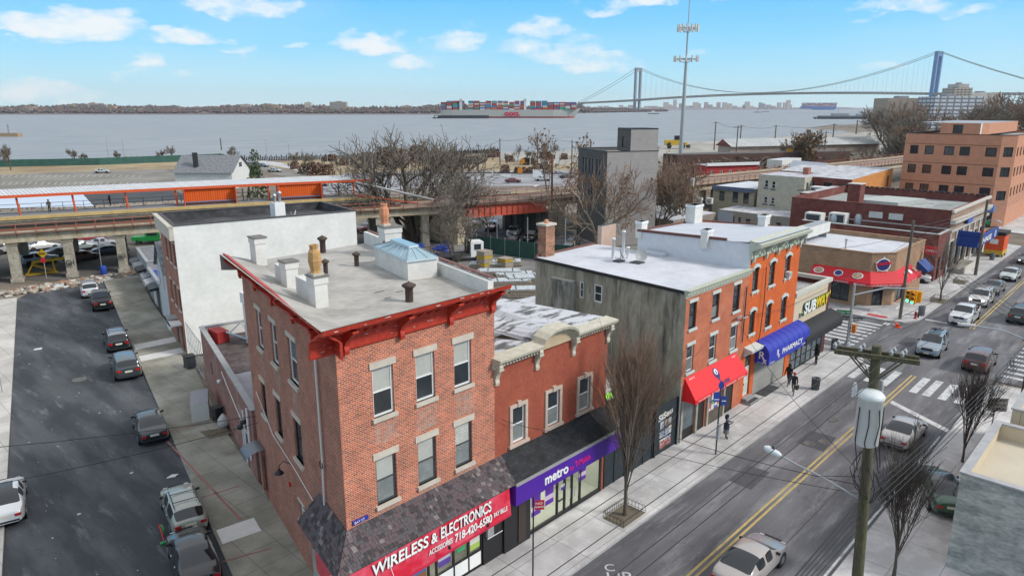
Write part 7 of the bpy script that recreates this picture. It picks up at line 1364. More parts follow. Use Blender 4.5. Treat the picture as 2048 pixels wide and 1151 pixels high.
# ================================================================ people
SKIN=mat('skin',(.36,.20,.13),.6)
def person(x,y,z,face,label,coat=(.02,.02,.03),legs=(.03,.03,.04),hat=(.02,.02,.02),shoes=(.01,.01,.01),stride=.0,skirt=None,arms=(.15,.15),bag=None,phone=False,h=1.7,hood=False,coatlen=.88,turn=0,hatless=False):
 import bmesh
 r_=thing('person',(x,y,z),face,label=label,cat='person');s=h/1.72
 C_=mat('cloth_%d_%d_%d'%tuple(int(c*99)for c in coat),coat,.85,var=.25,vs=9);Lg=mat('cloth_%d_%d_%d'%tuple(int(c*99)for c in legs),legs,.85,var=.2,vs=9);Sh=mat('shoe_leather',shoes,.6)
 V={'pel':(0,0,.93),'waist':(0,0,1.08),'chest':(.01,0,1.30),'neck':(.015,0,1.47),'head':(.03,0,1.58),'top':(.03,0,1.70)}
 rad={'pel':(.15,.17),'waist':(.13,.16),'chest':(.14,.19),'neck':(.06,.06),'head':(.095,.08),'top':(.07,.06)}
 E_=[('pel','waist'),('waist','chest'),('chest','neck'),('neck','head'),('head','top')]
 for sd_,q in((1,'l'),(-1,'r')):
  st_=stride*sd_
  V['hip'+q]=(0,.09*sd_,.88);V['knee'+q]=(st_*.45+.04*abs(stride),.10*sd_,.49);V['ank'+q]=(st_*.8-(.06 if st_<0 else 0),.10*sd_,.09+(.05 if st_<0 else 0));V['toe'+q]=(V['ank'+q][0]+.16,.11*sd_,.04+(.02 if st_<0 else 0))
  rad['hip'+q]=(.10,.10);rad['knee'+q]=(.062,.062);rad['ank'+q]=(.045,.045);rad['toe'+q]=(.04,.045)
  E_+=[('pel','hip'+q),('hip'+q,'knee'+q),('knee'+q,'ank'+q),('ank'+q,'toe'+q)]
  a=arms[0 if sd_>0 else 1];V['sho'+q]=(0,.19*sd_,1.40)
  if a>1:V['elb'+q]=(.06,.25*sd_,1.15);V['wri'+q]=(.30,.14*sd_,1.20);V['hand'+q]=(.37,.10*sd_,1.23)
  else:V['elb'+q]=(-.02+a*.3,.25*sd_,1.14);V['wri'+q]=(.03+a,.26*sd_,.90);V['hand'+q]=(.05+a*1.1,.25*sd_,.80)
  rad['sho'+q]=(.075,.075);rad['elb'+q]=(.055,.055);rad['wri'+q]=(.04,.04);rad['hand'+q]=(.035,.045);E_+=[('chest','sho'+q),('sho'+q,'elb'+q),('elb'+q,'wri'+q),('wri'+q,'hand'+q)]
  for k in range(4):hq=Vector(V['hand'+q]);dr=(hq-Vector(V['wri'+q])).normalized();V['f%d%s'%(k,q)]=tuple(hq+dr*(.085-.01*abs(k-1.4))+Vector((.014*(k-1.5),-.01*sd_,0)));rad['f%d%s'%(k,q)]=(.009,.009);E_.append(('hand'+q,'f%d%s'%(k,q)))
  V['th'+q]=tuple(Vector(V['wri'+q])+Vector((.06,-.03*sd_,-.03)));rad['th'+q]=(.011,.011);E_.append(('wri'+q,'th'+q))
 names=list(V);me=bpy.data.meshes.new('body');me.from_pydata([tuple(c*s for c in V[n])for n in names],[(names.index(a),names.index(b))for a,b in E_],[])
 o=bpy.data.objects.new('tmp',me);COL.objects.link(o);md=o.modifiers.new('k','SKIN');md.use_smooth_shade=True
 for i,n in enumerate(names):me.skin_vertices[0].data[i].radius=tuple(q*s for q in rad[n]);me.skin_vertices[0].data[i].use_root=(n=='pel')
 o.modifiers.new('s','SUBSURF').levels=1;o.modifiers['s'].render_levels=1
 bd=bpy.data.meshes.new_from_object(o.evaluated_get(DG()));bpy.data.objects.remove(o);bd.materials.clear()
 for m in(SKIN,C_,Lg,Sh):bd.materials.append(m)
 for p_ in bd.polygons:
  c=p_.center/s;hd_=c.z>1.46;isarm=abs(c.y)>.2 and c.z>.7
  far_h=(Vector(V['handl'])-c).length<.09 or(Vector(V['handr'])-c).length<.09
  p_.material_index=0 if(hd_ or far_h)else(1 if(c.z>.86 or isarm)else(3 if c.z<.12 else 2));p_.use_smooth=True
 bo=bpy.data.objects.new('body',bd);COL.objects.link(bo);bo.parent=r_
 if coatlen<.86 or skirt:
  m=MB();m_=C_
  if coatlen<.86:m.lathe((0,0,0),[(.2*s,coatlen*s),(.19*s,.95*s),(.175*s,1.1*s)],m_,14)
  if skirt:sk_=mat('skirt_cloth',skirt,.9,var=.2,vs=9);m.lathe((0,0,0),[(.19*s,.38*s),(.18*s,.75*s),(.17*s,.9*s)],sk_,14)
  m.build('coat' if coatlen<.86 else 'skirt',r_,local=True)
 HM=mat('hat_%d_%d_%d'%tuple(int(c*99)for c in hat),hat,.9);m=MB()
 prof=[(.105,1.60),(.115,1.65),(.10,1.72),(.05,1.765),(.01,1.775)]
 m.lathe((.015*s,0,0),[(a*s,b*s)for a,b in prof],HM,14)
 if hood:m.lathe((-.03*s,0,0),[(.10*s,1.42*s),(.13*s,1.5*s),(.13*s,1.6*s),(.1*s,1.7*s)],HM,14)
 m.build('hair' if hatless else('hood' if hood else 'hat'),r_,local=True)
 m=MB();m.box(.115*s,.135*s,-.012,.012,1.56*s,1.60*s,SKIN)
 for q in(-1,1):m.box(.108*s,.118*s,q*.035-.01,q*.035+.01,1.60*s,1.612*s,BLACK);m.box(.0,.03,q*.092*s-.008,q*.092*s+.008,1.57*s,1.61*s,SKIN)
 m.box(.11*s,.122*s,-.025,.025,1.525*s,1.532*s,mat('lips',(.3,.08,.07),.6));m.build('face',r_,local=True)
 if phone:m=MB();m.box(.40*s,.415*s,.0,.08,1.2*s,1.34*s,BLACK);m.build('phone',r_,local=True)
 return r_
person(40.2,19.2,.14,-PI/2-.35+.8,'woman in long dark hooded coat and grey skirt looking at a phone',coat=(.025,.035,.055),skirt=(.17,.17,.19),arms=(2,2),phone=True,hood=True,hat=(.025,.035,.055),coatlen=.72,h=1.66)
person(52.0,20.1,.14,PI,'person in dark jacket and dark blue jeans walking beside the roller shutter',coat=(.018,.018,.022),legs=(.03,.045,.075),hood=True,hat=(.015,.015,.017),stride=.35,h=1.72)
w2=person(50.5,19.1,.14,PI+.2,'person in a red hat and patterned trousers carrying a black bag',coat=(.02,.02,.02),legs=(.12,.12,.09),hat=(.50,.03,.04),stride=.45,arms=(.05,.2),h=1.7)
m=MB();m.box(50.25,50.6,18.72,18.86,.62,.92,BLACK);m.tube([(50.3,18.8,.92),(50.42,18.8,1.05),(50.55,18.8,.92)],.012,BLACK,4);m.build('handbag',label='black handbag hanging from the hand of the person in the red hat',cat='bag')
person(58.0,20.3,.14,PI*.75,'person in a bulky black coat standing outside the black-awning shop',coat=(.012,.012,.016),legs=(.02,.02,.028),arms=(.02,2),hood=True,h=1.8,coatlen=.8)
person(121.5,20.9,.14,PI/2,'person in black reaching under the blue bank canopy by the food cart',coat=(.012,.012,.014),legs=(.02,.02,.02),arms=(2,.1))
def plat(px,py,z=7.58):x,y,_=at(px,py,z);return x,y
for(px,py),f,k in(((100,425),-2.3,dict(label='person in a camouflage jacket standing on the platform near the left edge',coat=(.13,.11,.07),legs=(.02,.02,.025),hatless=True)),((221,412),2.5,dict(label='person in black half hidden behind an orange platform post',coat=(.012,.012,.014),legs=(.02,.02,.02),hat=(.4,.38,.35))),((498,402),.0,dict(label='person in black striding along the platform right of the left orange windscreen',coat=(.014,.014,.016),legs=(.02,.02,.02),stride=.5,hatless=True)),((487,401),2.6,dict(label='person in a beige coat on the platform against the left orange windscreen',coat=(.34,.30,.24),legs=(.1,.09,.08))),((622,394),-1.8,dict(label='person in a red jacket and blue jeans standing before the right orange windscreen',coat=(.5,.03,.03),legs=(.06,.09,.16),hatless=True)),((678,391),2.0,dict(label='person in dark clothes standing behind a bicycle on the platform',coat=(.015,.02,.022),legs=(.02,.02,.02)))):
 x,y=plat(px,py);person(x,y,7.58,f,**k)
x,y=plat(680,392);bicycle(x,y-.6,7.58,-.42,'bicycle standing at the open end of the platform')
x,y,_=at(577,335);person(x,y,.02,1,'lone walker in dark clothes on the waterfront path',coat=(.03,.03,.04))
# ================================================================ small street things
m=MB();m.lathe((52.6,18.25,.14),[(.26,0),(.29,.8),(.32,.82),(.32,.92),(.26,.94),(.24,.7)],mat('grey_litter_bin',(.10,.11,.12),.6,var=.3,vs=8),16)
for k in range(16):a=k*PI/8;m.tube([(52.6+.27*math.cos(a),18.25+.27*math.sin(a),.16),(52.6+.305*math.cos(a),18.25+.305*math.sin(a),.95)],.012,DKGREY,4)
m.build('litter_bin',label='grey mesh litter bin by the kerb across from the pharmacy',cat='litter bin',group='street litter bins')
for x,y,l in((80.2,18.1,'grey litter bin beside the red hydrant'),(117.6,18.8,'grey litter bin far off by the food cart'),(64.6-1.6,20.6,'dark litter bin behind the signal mast on the corner')):
 m=MB();m.lathe((x,y,.14),[(.3,0),(.33,.95),(.28,1.0),(.26,.8)],mat('grey_litter_bin',(.10,.11,.12),.6,var=.3,vs=8),14);m.build('litter_bin',label=l,cat='litter bin',group='street litter bins')
m=MB();HR=mat('hydrant_red',(.30,.02,.025),.5,var=.2);m.lathe((78.5,18.2,.14),[(.17,0),(.17,.06),(.11,.08),(.11,.5),(.15,.52),(.14,.62),(.08,.72),(.03,.78)],HR,12);m.lathe((78.5,18.03,.5),[(.06,0),(.06,.34)],HR,8,axis='Y');m.build('fire_hydrant',label='dark red fire hydrant on the far corner',cat='hydrant')
for x,y,l in((79.1,18.1,'short dark bollard right of the hydrant'),):m=MB();m.lathe((x,y,.14),[(.08,0),(.08,.5),(.04,.55)],BLACK,10);m.build('bollard',label=l,cat='bollard')
cn=thing('traffic_cone',(74.7,18.9,0),label='crushed orange traffic cone at the kerb of the far corner',cat='cone');m=MB();m.tube([(74.5,18.7,.12),(75.1,19.1,.35)],[.2,.05],mat('cone_orange',(.65,.08,.02),.5),10);m.build('body',cn);m=MB();m.box(74.3,74.8,18.4,18.9,0,.05,mat('cone_orange',(.65,.08,.02),.5));m.build('base',cn)
r=random.Random(31);m=MB();IC=mat('ice_patch',(.55,.57,.60),.5,var=.1)
def blob(m,x,y,a,b,z,mm,n=9):
 m.face([(x+a*math.cos(2*PI*k/n)*r.uniform(.6,1.1),y+b*math.sin(2*PI*k/n)*r.uniform(.6,1.1),z)for k in range(n)],mm)
for px,py,a,b in((77,697,.5,.35),(345,951,.35,.2),(262,945,.12,.08),(158,1027,.12,.1)):x,y,_=at(px,py);blob(m,x,y,a,b,.006,IC)
for k in range(60):v=r.uniform(30,90);x=ss(v,-r.uniform(.1,8.8))[0];q=r.uniform(.02,.07);blob(m,x,v,q,q,.006,IC,5)
m.build('litter',label='scattered ice scraps and litter on the side street',cat='litter',kind='stuff')
m=MB();TP=mat('tar_patch',(.072,.072,.078),.8,var=.2,vs=3)
for(x0,x1,y0,y1)in((35.5,38.2,15.2,16.6),(43,45.6,14.0,15.8),(24,52,11.55,11.62),(30,58,16.6,16.66),(47,48.4,11.2,12.4),(69,72,16,17.2)):m.face([(x0,y0,.0035),(x1,y0+.1,.0035),(x1-.1,y1,.0035),(x0+.1,y1,.0035)],TP)
struct('road_patch',m)
# ================================================================ near building cut by the right edge
NRW=mat('weathered_grey_wall',(.27,.285,.265),.9,var=.2,vs=1.3,col2=(.48,.48,.45),th=(.38,.6),stretch=(.6,1.3,1),bump=.5,bs=6,det=9)
CRS=mat('cream_siding',(.56,.47,.34),.8,var=.06,vs=1)
nb=block('corner_shop','low pale building with weathered grey block side wall cut off by the lower right edge',[(35.1,5.4),(35.1,-12),(42.6,-12),(42.6,5.4)],.1,4.6,CRS,mat('cream_roof',(.50,.45,.36),.85,var=.1,vs=.5),roof_z=4.2,parapet=.35,pm=mat('grey_coping',(.36,.36,.37),.7,var=.15,vs=2),wk={0:NRW})
nb2=block('corner_shop','cream clapboard building with grey parapet behind the weathered grey wall',[(43.4,4.9),(43.4,-12),(54,-12),(54,4.9)],.1,5.2,brick('clapboard',(.58,.48,.34),(.55,.46,.33),(.40,.33,.24),bw=.9,bh=30,ms=.03,off=0,var=.05),mat('cream_roof',(.50,.45,.36),.85),roof_z=4.9,parapet=.35,pm=mat('grey_coping',(.17,.17,.18),.7))
m=MB();m.box(42.7,43.1,5.1,5.25,3.0,3.9,WHITE);
ks=thing('sign',(51.3,4.95,0),label='white sign reading KEEP DRIVE CLEAR at the right edge',cat='sign');m=MB();kd=(.6,-.8);m.pbox((51.4,7.1),kd,0,1.15,-.02,.02,2.2,3.1,WHITE);kb=m.build('sign_plate',ks);m=MB();m.tube([(51.7,6.75,0),(51.7,6.75,3.1)],.04,GREY,5);m.build('post',ks)
for i,t in enumerate(('KEEP','DRIVE','CLEAR')):text(t,.24,(51.46+.6*.02-.02,7.02-.02,2.85-.28*i),(kd[0],kd[1],0),UP,BLACK,kb,fit=.9)
# ================================================================ bare trees
BARK=mat('grey_brown_bark',(.115,.095,.075),.9,var=.3,vs=6);BARKP=mat('pale_mottled_bark',(.34,.31,.25),.85,var=.3,vs=3,col2=(.22,.19,.14));TWIG=mat('twig_brown',(.19,.16,.13),.9);TWIGD=mat('dark_twig',(.085,.07,.06),.9);TWIGR=mat('reddish_twig',(.22,.15,.11),.9);LEAFB=mat('withered_leaf',(.22,.13,.06),.9)
def grow(mbT,mbC,p,d,L,r,lev,maxlev,R,style,tw,rmin,leaf=0):
 n=3;pts=[tuple(p)];q=Vector(p);dd=Vector(d)
 for k in range(n):
  w_={'spread':.22,'column':.07,'plane':.28}[style]
  dd=(dd+Vector((R.uniform(-w_,w_),R.uniform(-w_,w_),R.uniform(-.05,.12 if style!='column' else .10)))).normalized();q=q+dd*L/n;pts.append(tuple(q))
 tgt=mbT if lev<=1 else mbC
 rr=[max(rmin,r*(1-.45*k/n))for k in range(n+1)]
 tgt.tube(pts,rr,tw[0]if lev<=1 else(tw[1]if lev<maxlev-1 else tw[2]),6 if lev<=1 else(4 if lev<3 else 3),caps=False)
 if lev>=maxlev:
  if leaf and R.random()<leaf:
   for _ in range(2):c=Vector(pts[-1])+Vector((R.uniform(-.2,.2),R.uniform(-.2,.2),R.uniform(-.2,.2)));s=R.uniform(.06,.12)*max(1,rmin*60);a=Vector((R.uniform(-1,1),R.uniform(-1,1),R.uniform(-1,1))).normalized()*s;b=Vector((R.uniform(-1,1),R.uniform(-1,1),R.uniform(-1,1))).normalized()*s;mbC.face([c-a,c-b,c+a,c+b],LEAFB)
  return
 nb_={'spread':(3,4),'column':(3,4),'plane':(3,4)}[style];nb_=R.randint(*nb_)
 for k in range(nb_):
  t=1 if k==0 else R.uniform(.35,.95);i=min(n-1,int(t*n));f=t*n-i;s=Vector(pts[i]).lerp(Vector(pts[i+1]),min(1,f))if i<n else q
  ang={'spread':R.uniform(.35,.95),'column':R.uniform(.10,.30),'plane':R.uniform(.4,1.0)}[style]*(.45 if k==0 else 1);az=R.uniform(0,2*PI)
  a=dd.cross(Vector((math.cos(az),math.sin(az),.3))).normalized();nd=(dd*math.cos(ang)+a*math.sin(ang)).normalized()
  if style!='column' and lev>0:nd=(nd+Vector((0,0,.12))).normalized()
  grow(mbT,mbC,s,nd,L*R.uniform(.62,.86),r*(.72 if k==0 else .52),lev+1,maxlev,R,style,tw,rmin,leaf)
def tree(x,y,h,label,style='spread',seed=1,r=None,mats_=None,maxlev=5,rmin=.018,z=0,trunks=1,group=None,spread=1,name='bare_tree',leaf=0,low=.3):
 R_=random.Random(seed);root=thing(name,(x,y,z),label=label,cat='tree',group=group);T,C=MB(),MB();tw=mats_ or(BARK,TWIG,TWIG);r=r or h*.022
 if style=='column':
  T.tube([(x,y,z),(x+.03,y,z+h*.1),(x,y+.04,z+h*.22)],[r*1.3,r,r*.85],tw[0],8)
  for k in range(trunks):a=2*PI*k/trunks+R_.uniform(-.3,.3);tl=R_.uniform(.05,.22)*spread;grow(T,C,Vector((x,y,z+h*R_.uniform(.12,low))),Vector((math.cos(a)*tl,math.sin(a)*tl,1)).normalized(),h*R_.uniform(.24,.36),r*.5,1,maxlev,R_,style,tw,rmin,leaf)
 else:
  for k in range(trunks):
   a=2*PI*k/max(1,trunks)+seed;tl=.0 if trunks==1 else .35*spread;d=Vector((math.cos(a)*tl,math.sin(a)*tl,1)).normalized()
   grow(T,C,Vector((x+.2*math.cos(a)*(trunks>1),y+.2*math.sin(a)*(trunks>1),z)),d,h*.30,r,0,maxlev,R_,style,tw,rmin,leaf)
 top=max(v[2]for v in C.v);sc=(h)/(top-z)
 for mb in(T,C):mb.v=[(x+(v[0]-x)*sc*spread if style!='column' else x+(v[0]-x)*sc,y+(v[1]-y)*sc*spread if style!='column' else y+(v[1]-y)*sc,z+(v[2]-z)*sc)for v in mb.v]
 T.build('trunk',root);C.build('crown',root);return root
tree(28.25,18.75,11.9,'tall slender bare street tree in a fenced pit before the gap between the shops','column',3,r=.14,mats_=(BARK,TWIG,TWIGR),maxlev=5,rmin=.0115,z=.14,trunks=16,low=.36,spread=.9)
tree(87.9,18.2,7.6,'slender bare street tree in a fenced pit beyond the tan brick restaurant','column',5,r=.11,mats_=(BARK,TWIGD,TWIG),maxlev=4,rmin=.012,z=.14,trunks=7,spread=1.5)
tree(32.6,6.9,7.8,'dark bare tree beside the near utility pole on the right-hand pavement','column',11,r=.10,mats_=(TWIGD,TWIGD,TWIGD),maxlev=5,rmin=.009,z=.14,trunks=12,spread=1.3,low=.4)
tree(47.2,7.3,7.0,'dark bare tree beside the cream clapboard building, right of the silver coupe','column',14,r=.09,mats_=(TWIGD,TWIGD,TWIGD),maxlev=5,rmin=.009,z=.14,trunks=11,spread=1.3,low=.35)
tree(70.6,89.6,18.6,'big spreading bare tree with several trunks in front of the elevated railway','plane',21,r=.38,mats_=(BARK,TWIGD,TWIG),maxlev=5,rmin=.035,trunks=4,spread=1.2)
tree(69.0,78.0,12.0,'bare tree in the yard between the big spreading tree and the orange girder','plane',24,r=.2,maxlev=5,rmin=.026,trunks=1,spread=1.0)
tree(64.5,72.5,9.0,'crooked bare tree low in the yard behind the skylight','plane',27,r=.16,maxlev=5,rmin=.028,trunks=2,spread=1.1)
tree(80.0,82.0,11.5,'bare tree left of the street under the orange girder','plane',29,r=.17,mats_=(BARK,TWIG,TWIGR),maxlev=5,rmin=.03,spread=.9)
tree(85.4,63.2,14.5,'pale-barked twisting plane tree before the dark modern building','plane',31,r=.3,mats_=(BARKP,BARKP,TWIGR),maxlev=5,rmin=.03,trunks=2,spread=1.0,leaf=.1)
tree(98,60.5,14.2,'bare brown tree with a few withered leaves before the light grey wall','spread',33,r=.24,mats_=(BARK,TWIG,TWIGR),maxlev=5,rmin=.03,trunks=2,spread=.85,leaf=.12)
tree(110,65,13.6,'bare round-headed tree right of the light grey wall and behind the white roofs','spread',35,r=.26,mats_=(BARK,TWIG,TWIGR),maxlev=5,rmin=.035,trunks=3,spread=1.15,leaf=.1)
tree(104,70,12.0,'bare tree with rusty twigs beside the cell mast foot','spread',36,r=.2,mats_=(BARK,TWIGR,TWIGR),maxlev=5,rmin=.035,spread=.8,leaf=.1)
tree(99,84,17.5,'bare tree with sparse withered leaves rising behind the dark modern building','spread',37,r=.2,mats_=(BARK,TWIG,TWIGR),maxlev=4,rmin=.04,trunks=2,spread=.7,leaf=.9)
tree(247,98,14,'broad bare tree with dark seed clusters above the brick shed','spread',41,r=.4,maxlev=5,rmin=.06,trunks=3,spread=1.05,leaf=.4)
tree(262,92,8,'smaller bare tree right of the broad one above the brick shed','spread',43,r=.25,maxlev=5,rmin=.06,trunks=2,spread=1.1)
for i,(u,v,h,s,l)in enumerate(((372,108,25,1.0,'large hazy bare tree by the pier, tallest of the right-hand clump'),(350,98,20,1.0,'large bare tree second in the clump behind the peach building'),(330,90,19,1.2,'bare tree low in the clump left of the peach building'),(400,100,25,1.3,'bare tree at the back of the clump behind the peach building'),(290,78,13,1.2,'bare tree beside the small mansard brick house'),(310,84,15,1.2,'bare tree between the mansard house and the peach building'),(420,78,25,1.3,'bare tree directly above the peach building roof'),(500,82,30,1.4,'tall bare tree above the right part of the peach building'),(560,74,34,1.5,'tall bare hillside tree near the right edge'),(520,60,30,1.4,'bare hillside tree at the right edge, nearest'),(640,85,36,1.6,'bare hillside tree at the right edge, farthest'))):
 tree(u,v,h,l,'spread',50+i,maxlev=5,rmin=.09,trunks=3,spread=s,mats_=(BARK,TWIG,(TWIG,TWIGR)[i%2]),group='bare trees on the right-hand hill')
for i,(px,py,ty,l)in enumerate(((22,340,286,'round bare tree at the far left edge beyond the parking lot'),(148,322,295,'small bare tree behind the green fence, left of two'),(168,322,305,'low bushy bare tree behind the green fence, right of the small one'),(345,318,290,'slim bare sapling by the shore above the gabled house'),(325,318,297,'short bare sapling left of the slim one by the shore'),(467,320,291,'bare sapling by the top of the park road'),(236,322,300,'thin bare sapling between the two flagpole-like masts'),(905,345,285,'bushy bare tree in the park beyond the tracks'),(925,345,300,'bare shrubby tree right of the bushy park tree'),(880,345,300,'bare shrubby tree left of the bushy park tree'),(590,330,305,'bare sapling beside the waterfront railing'),(950,345,305,'bare shrubby tree farthest right in the park group'),(1160,300,290,'tiny bare tree on the shore left of the modern building'))):
 x,y,_=at(px,py);rr=pray(px,ty);hh=EYE+rr[2]*math.hypot(x,y)/math.hypot(rr[0],rr[1])
 tree(x,y,max(3,hh),l,'spread',80+i,maxlev=4,rmin=.06,trunks=2,spread=.9,group='bare park trees')
rs_=random.Random(77)
for i in range(26):
 px=590+i*21+rs_.uniform(-8,8);py=rs_.uniform(318,344);x,y,_=at(px,py);tree(x,y,rs_.uniform(3.5,7.5),'leafless sapling among many in the park between the tracks and the water','spread',400+i,maxlev=4,rmin=.05,trunks=rs_.choice((1,2)),spread=.8,group='park saplings')
BUSH=[mat('bush_%d'%k,c,.95,var=.3,vs=1)for k,c in enumerate(((.13,.075,.055),(.17,.10,.07),(.10,.075,.05)))]
def bush(x,y,rad,label,m,seed,group='park bushes',h=None):
 R_=random.Random(seed);b=MB();h=h or rad*1.3
 for k in range(160):
  a=R_.uniform(0,2*PI);e=R_.random();q=rad*math.sqrt(R_.random())*math.sqrt(max(0,1-e*e*.8));px_=x+q*math.cos(a);py_=y+q*math.sin(a);z=h*e;s=rad*.16
  u_=Vector((R_.uniform(-1,1),R_.uniform(-1,1),R_.uniform(-1,1))).normalized()*s;w_=u_.cross(Vector((R_.uniform(-1,1),R_.uniform(-1,1),.2))).normalized()*s;c=Vector((px_,py_,z));b.face([c-u_,c-w_,c+u_,c+w_],m)
 for k in range(10):a=R_.uniform(0,2*PI);b.tube([(x,y,0),(x+rad*.6*math.cos(a),y+rad*.6*math.sin(a),h*.8)],.05,m,3)
 return b.build('bush',label=label,cat='bush',group=group)
for i,(px,py,rad,c)in enumerate(((612,347,2.6,2),(590,338,2.0,0),(633,350,3.0,0),(655,350,2.5,1),(1010,346,2.0,0),(1035,347,1.6,0),(1047,347,1.6,1),(1060,347,1.6,0),(1090,344,2.4,2),(870,340,3.5,1),(893,335,4,0),(915,338,4,1),(838,325,5,2),(1075,342,2,1),(770,330,5,2),(800,335,5,1),(735,335,4,0))):
 x,y,_=at(px,py);bush(x,y,rad,'round leafless reddish-brown bush in the waterfront park',BUSH[c],200+i)
for i,(px,py,rad,hgt)in enumerate(((512,345,2.0,7.5),(515,395,2.6,7.5))):
 x,y,_=at(px,py);b=bush(x,y,rad,('dark green clipped evergreen by the park road','dark green evergreen seen under the platform canopy')[i],mat('evergreen',(.045,.065,.02),.9,var=.4,vs=1),300+i,group=None,h=hgt)
for i in range(14):
 px=660+i*36;x,y,_=at(px,322+8*math.sin(i*1.9));bush(x,y,3.2+1.2*math.sin(i*2.3),'low brown winter shrub in the scrub belt along the shore',BUSH[i%3],500+i,group='shore shrubs',h=2.4)
# undergrowth along the shed wall and hillside: one mass each
def thicket(label,pts,n,m,hmax,s,seed):
 R_=random.Random(seed);b=MB()
 for _ in range(n):
  k=R_.randrange(len(pts)-1);t=R_.random();x=pts[k][0]+(pts[k+1][0]-pts[k][0])*t+R_.uniform(-1,1)*s*3;y=pts[k][1]+(pts[k+1][1]-pts[k][1])*t+R_.uniform(-1,1)*s*3;z=R_.uniform(0,hmax);q=s*R_.uniform(.4,1)
  u_=Vector((R_.uniform(-1,1),R_.uniform(-1,1),R_.uniform(-.5,1))).normalized()*q;w_=Vector((R_.uniform(-1,1),R_.uniform(-1,1),R_.uniform(-.4,1))).normalized()*q*.25;c=Vector((x,y,z));b.face([c-u_,c-w_,c+u_,c+w_],m)
 return b.build('undergrowth',label=label,cat='undergrowth',kind='stuff')
thicket('tangled brown undergrowth on the slope behind the tracks',[(215,116),(250,98),(290,84)],1500,TWIG,5,1.6,1)
thicket('leafless scrub on the hillside behind the peach building',[(300,75),(380,75),(480,60),(640,62)],3500,TWIGR,11,4,2)
thicket('rusty scrub around the foot of the cell mast',[(150,92),(175,82),(205,84)],900,TWIGR,5,1.3,3)
# tree pit rails
def pit(x,y,w_,l_,label):
 r_=thing('tree_guard',(x,y,.14),label=label,cat='tree guard');m=MB();m.box(x-w_/2,x+w_/2,y-l_/2,y+l_/2,.141,.16,mat('tree_pit_earth',(.13,.11,.08),.95,var=.3));m.build('earth',r_)
 m=MB()
 for(a,b)in(((x-w_/2,y+l_/2),(x+w_/2,y+l_/2)),((x-w_/2,y-l_/2),(x-w_/2,y+l_/2)),((x+w_/2,y-l_/2),(x+w_/2,y+l_/2))):
  n=max(3,int(math.hypot(b[0]-a[0],b[1]-a[1])/.2))
  for k in range(n):
   p=(a[0]+(b[0]-a[0])*k/n,a[1]+(b[1]-a[1])*k/n);q=(a[0]+(b[0]-a[0])*(k+1)/n,a[1]+(b[1]-a[1])*(k+1)/n);mm=((p[0]+q[0])/2,(p[1]+q[1])/2)
   m.tube([(*p,.15),(*p,.5),(*mm,.62),(*q,.5)],.012,BLACK,4)
  m.tube([(*a,.25),(*b,.25)],.014,BLACK,4);m.tube([(*a,.5),(*b,.5)],.014,BLACK,4)
 m.build('railing',r_)
pit(28.2,18.75,2.0,1.3,'low hooped black railing around the street tree pit before the purple shop');pit(87.9,18.3,2.2,1.3,'low black railing around the tree pit beyond the hydrant');pit(99.5,18.7,2.4,1.2,'low black railing around a treeless pit with dry branches near the bank')
# ================================================================ poles, wires, signals
WOOD=mat('mossy_pole_wood',(.085,.07,.05),.9,var=.3,vs=3,col2=(.085,.09,.04),stretch=(1,.2,1));WOODG=mat('grey_pole_wood',(.13,.11,.09),.9,var=.25,vs=3);INS=mat('porcelain',(.45,.46,.46),.2);TANK=mat('transformer_paint',(.62,.65,.65),.4,var=.06,vs=2)
def crossarm(mb,c,d,L,m=None,s=.06):mb.pbox((c[0],c[1]),d,-L/2,L/2,-.18,-.06,c[2]-s,c[2]+s,m or WOOD)
T=Vector(at(1752,712,13.4));best=min(((Vector(at(1716,1140,z))-T).xy.length,z)for z in[5+.05*k for k in range(110)]);Q=Vector(at(1716,1140,best[1]));Bp=T+(Q-T)*(T.z/(T.z-Q.z))
pole_at=lambda z:T+(Bp-T)*((T.z-z)/T.z)
up_=thing('utility_pole',(Bp.x,Bp.y,0),label='mossy wooden utility pole with white transformer can in the right foreground',cat='utility pole')
m=MB();m.tube([tuple(pole_at(z))for z in(0,5,10,13.4,13.75)],[.21,.19,.165,.15,.14],WOOD,12);m.build('pole',up_)
ca=Vector(at(1668,706,13.5));cb_=Vector(at(1842,730,13.5));ad=(cb_-ca);ad.z=0;AL=ad.length;ad.normalize();mid=pole_at(13.45)
m=MB()
for o in(-.24,.18):m.pbox((mid.x,mid.y),(ad.x,ad.y),-AL*.5,AL*.5,o,o+.1,13.38,13.52,WOOD)
for s in(-1,1):
 for o in(-.22,.26):m.tube([fp((mid.x,mid.y),ad.xy,s*.75,o,13.4),fp((mid.x,mid.y),ad.xy,s*.12,o*.5,12.7)],.025,WOOD,4)
ao_=m.build('crossarm',up_)
insp=[]
for s in(-1.15,-.42,.45,.75):
 p=fp((mid.x,mid.y),ad.xy,s,-.05,13.52);insp.append(p);m=MB()
 for q in((-.13,0),(.13,0)):m.lathe((p[0]+q[0]*1.2,p[1],p[2]),[(.03,0),(.07,.03),(.05,.07),(.075,.1),(.045,.15),(.02,.2)],INS,8)
 m.tube([(p[0]-.3,p[1],p[2]+.1),(p[0]+.3,p[1],p[2]+.14)],.02,BLACK,4);m.build('insulator',ao_)
tc_=pole_at(11.2)+Vector((-.62,-.22,0));m=MB();m.lathe((tc_.x-.08,tc_.y+.1,10.7),[(.30,0),(.37,.05),(.37,1.55),(.39,1.56),(.39,1.66),(.30,1.76),(.05,1.80)],TANK,24);m.build('transformer',up_)
m=MB()
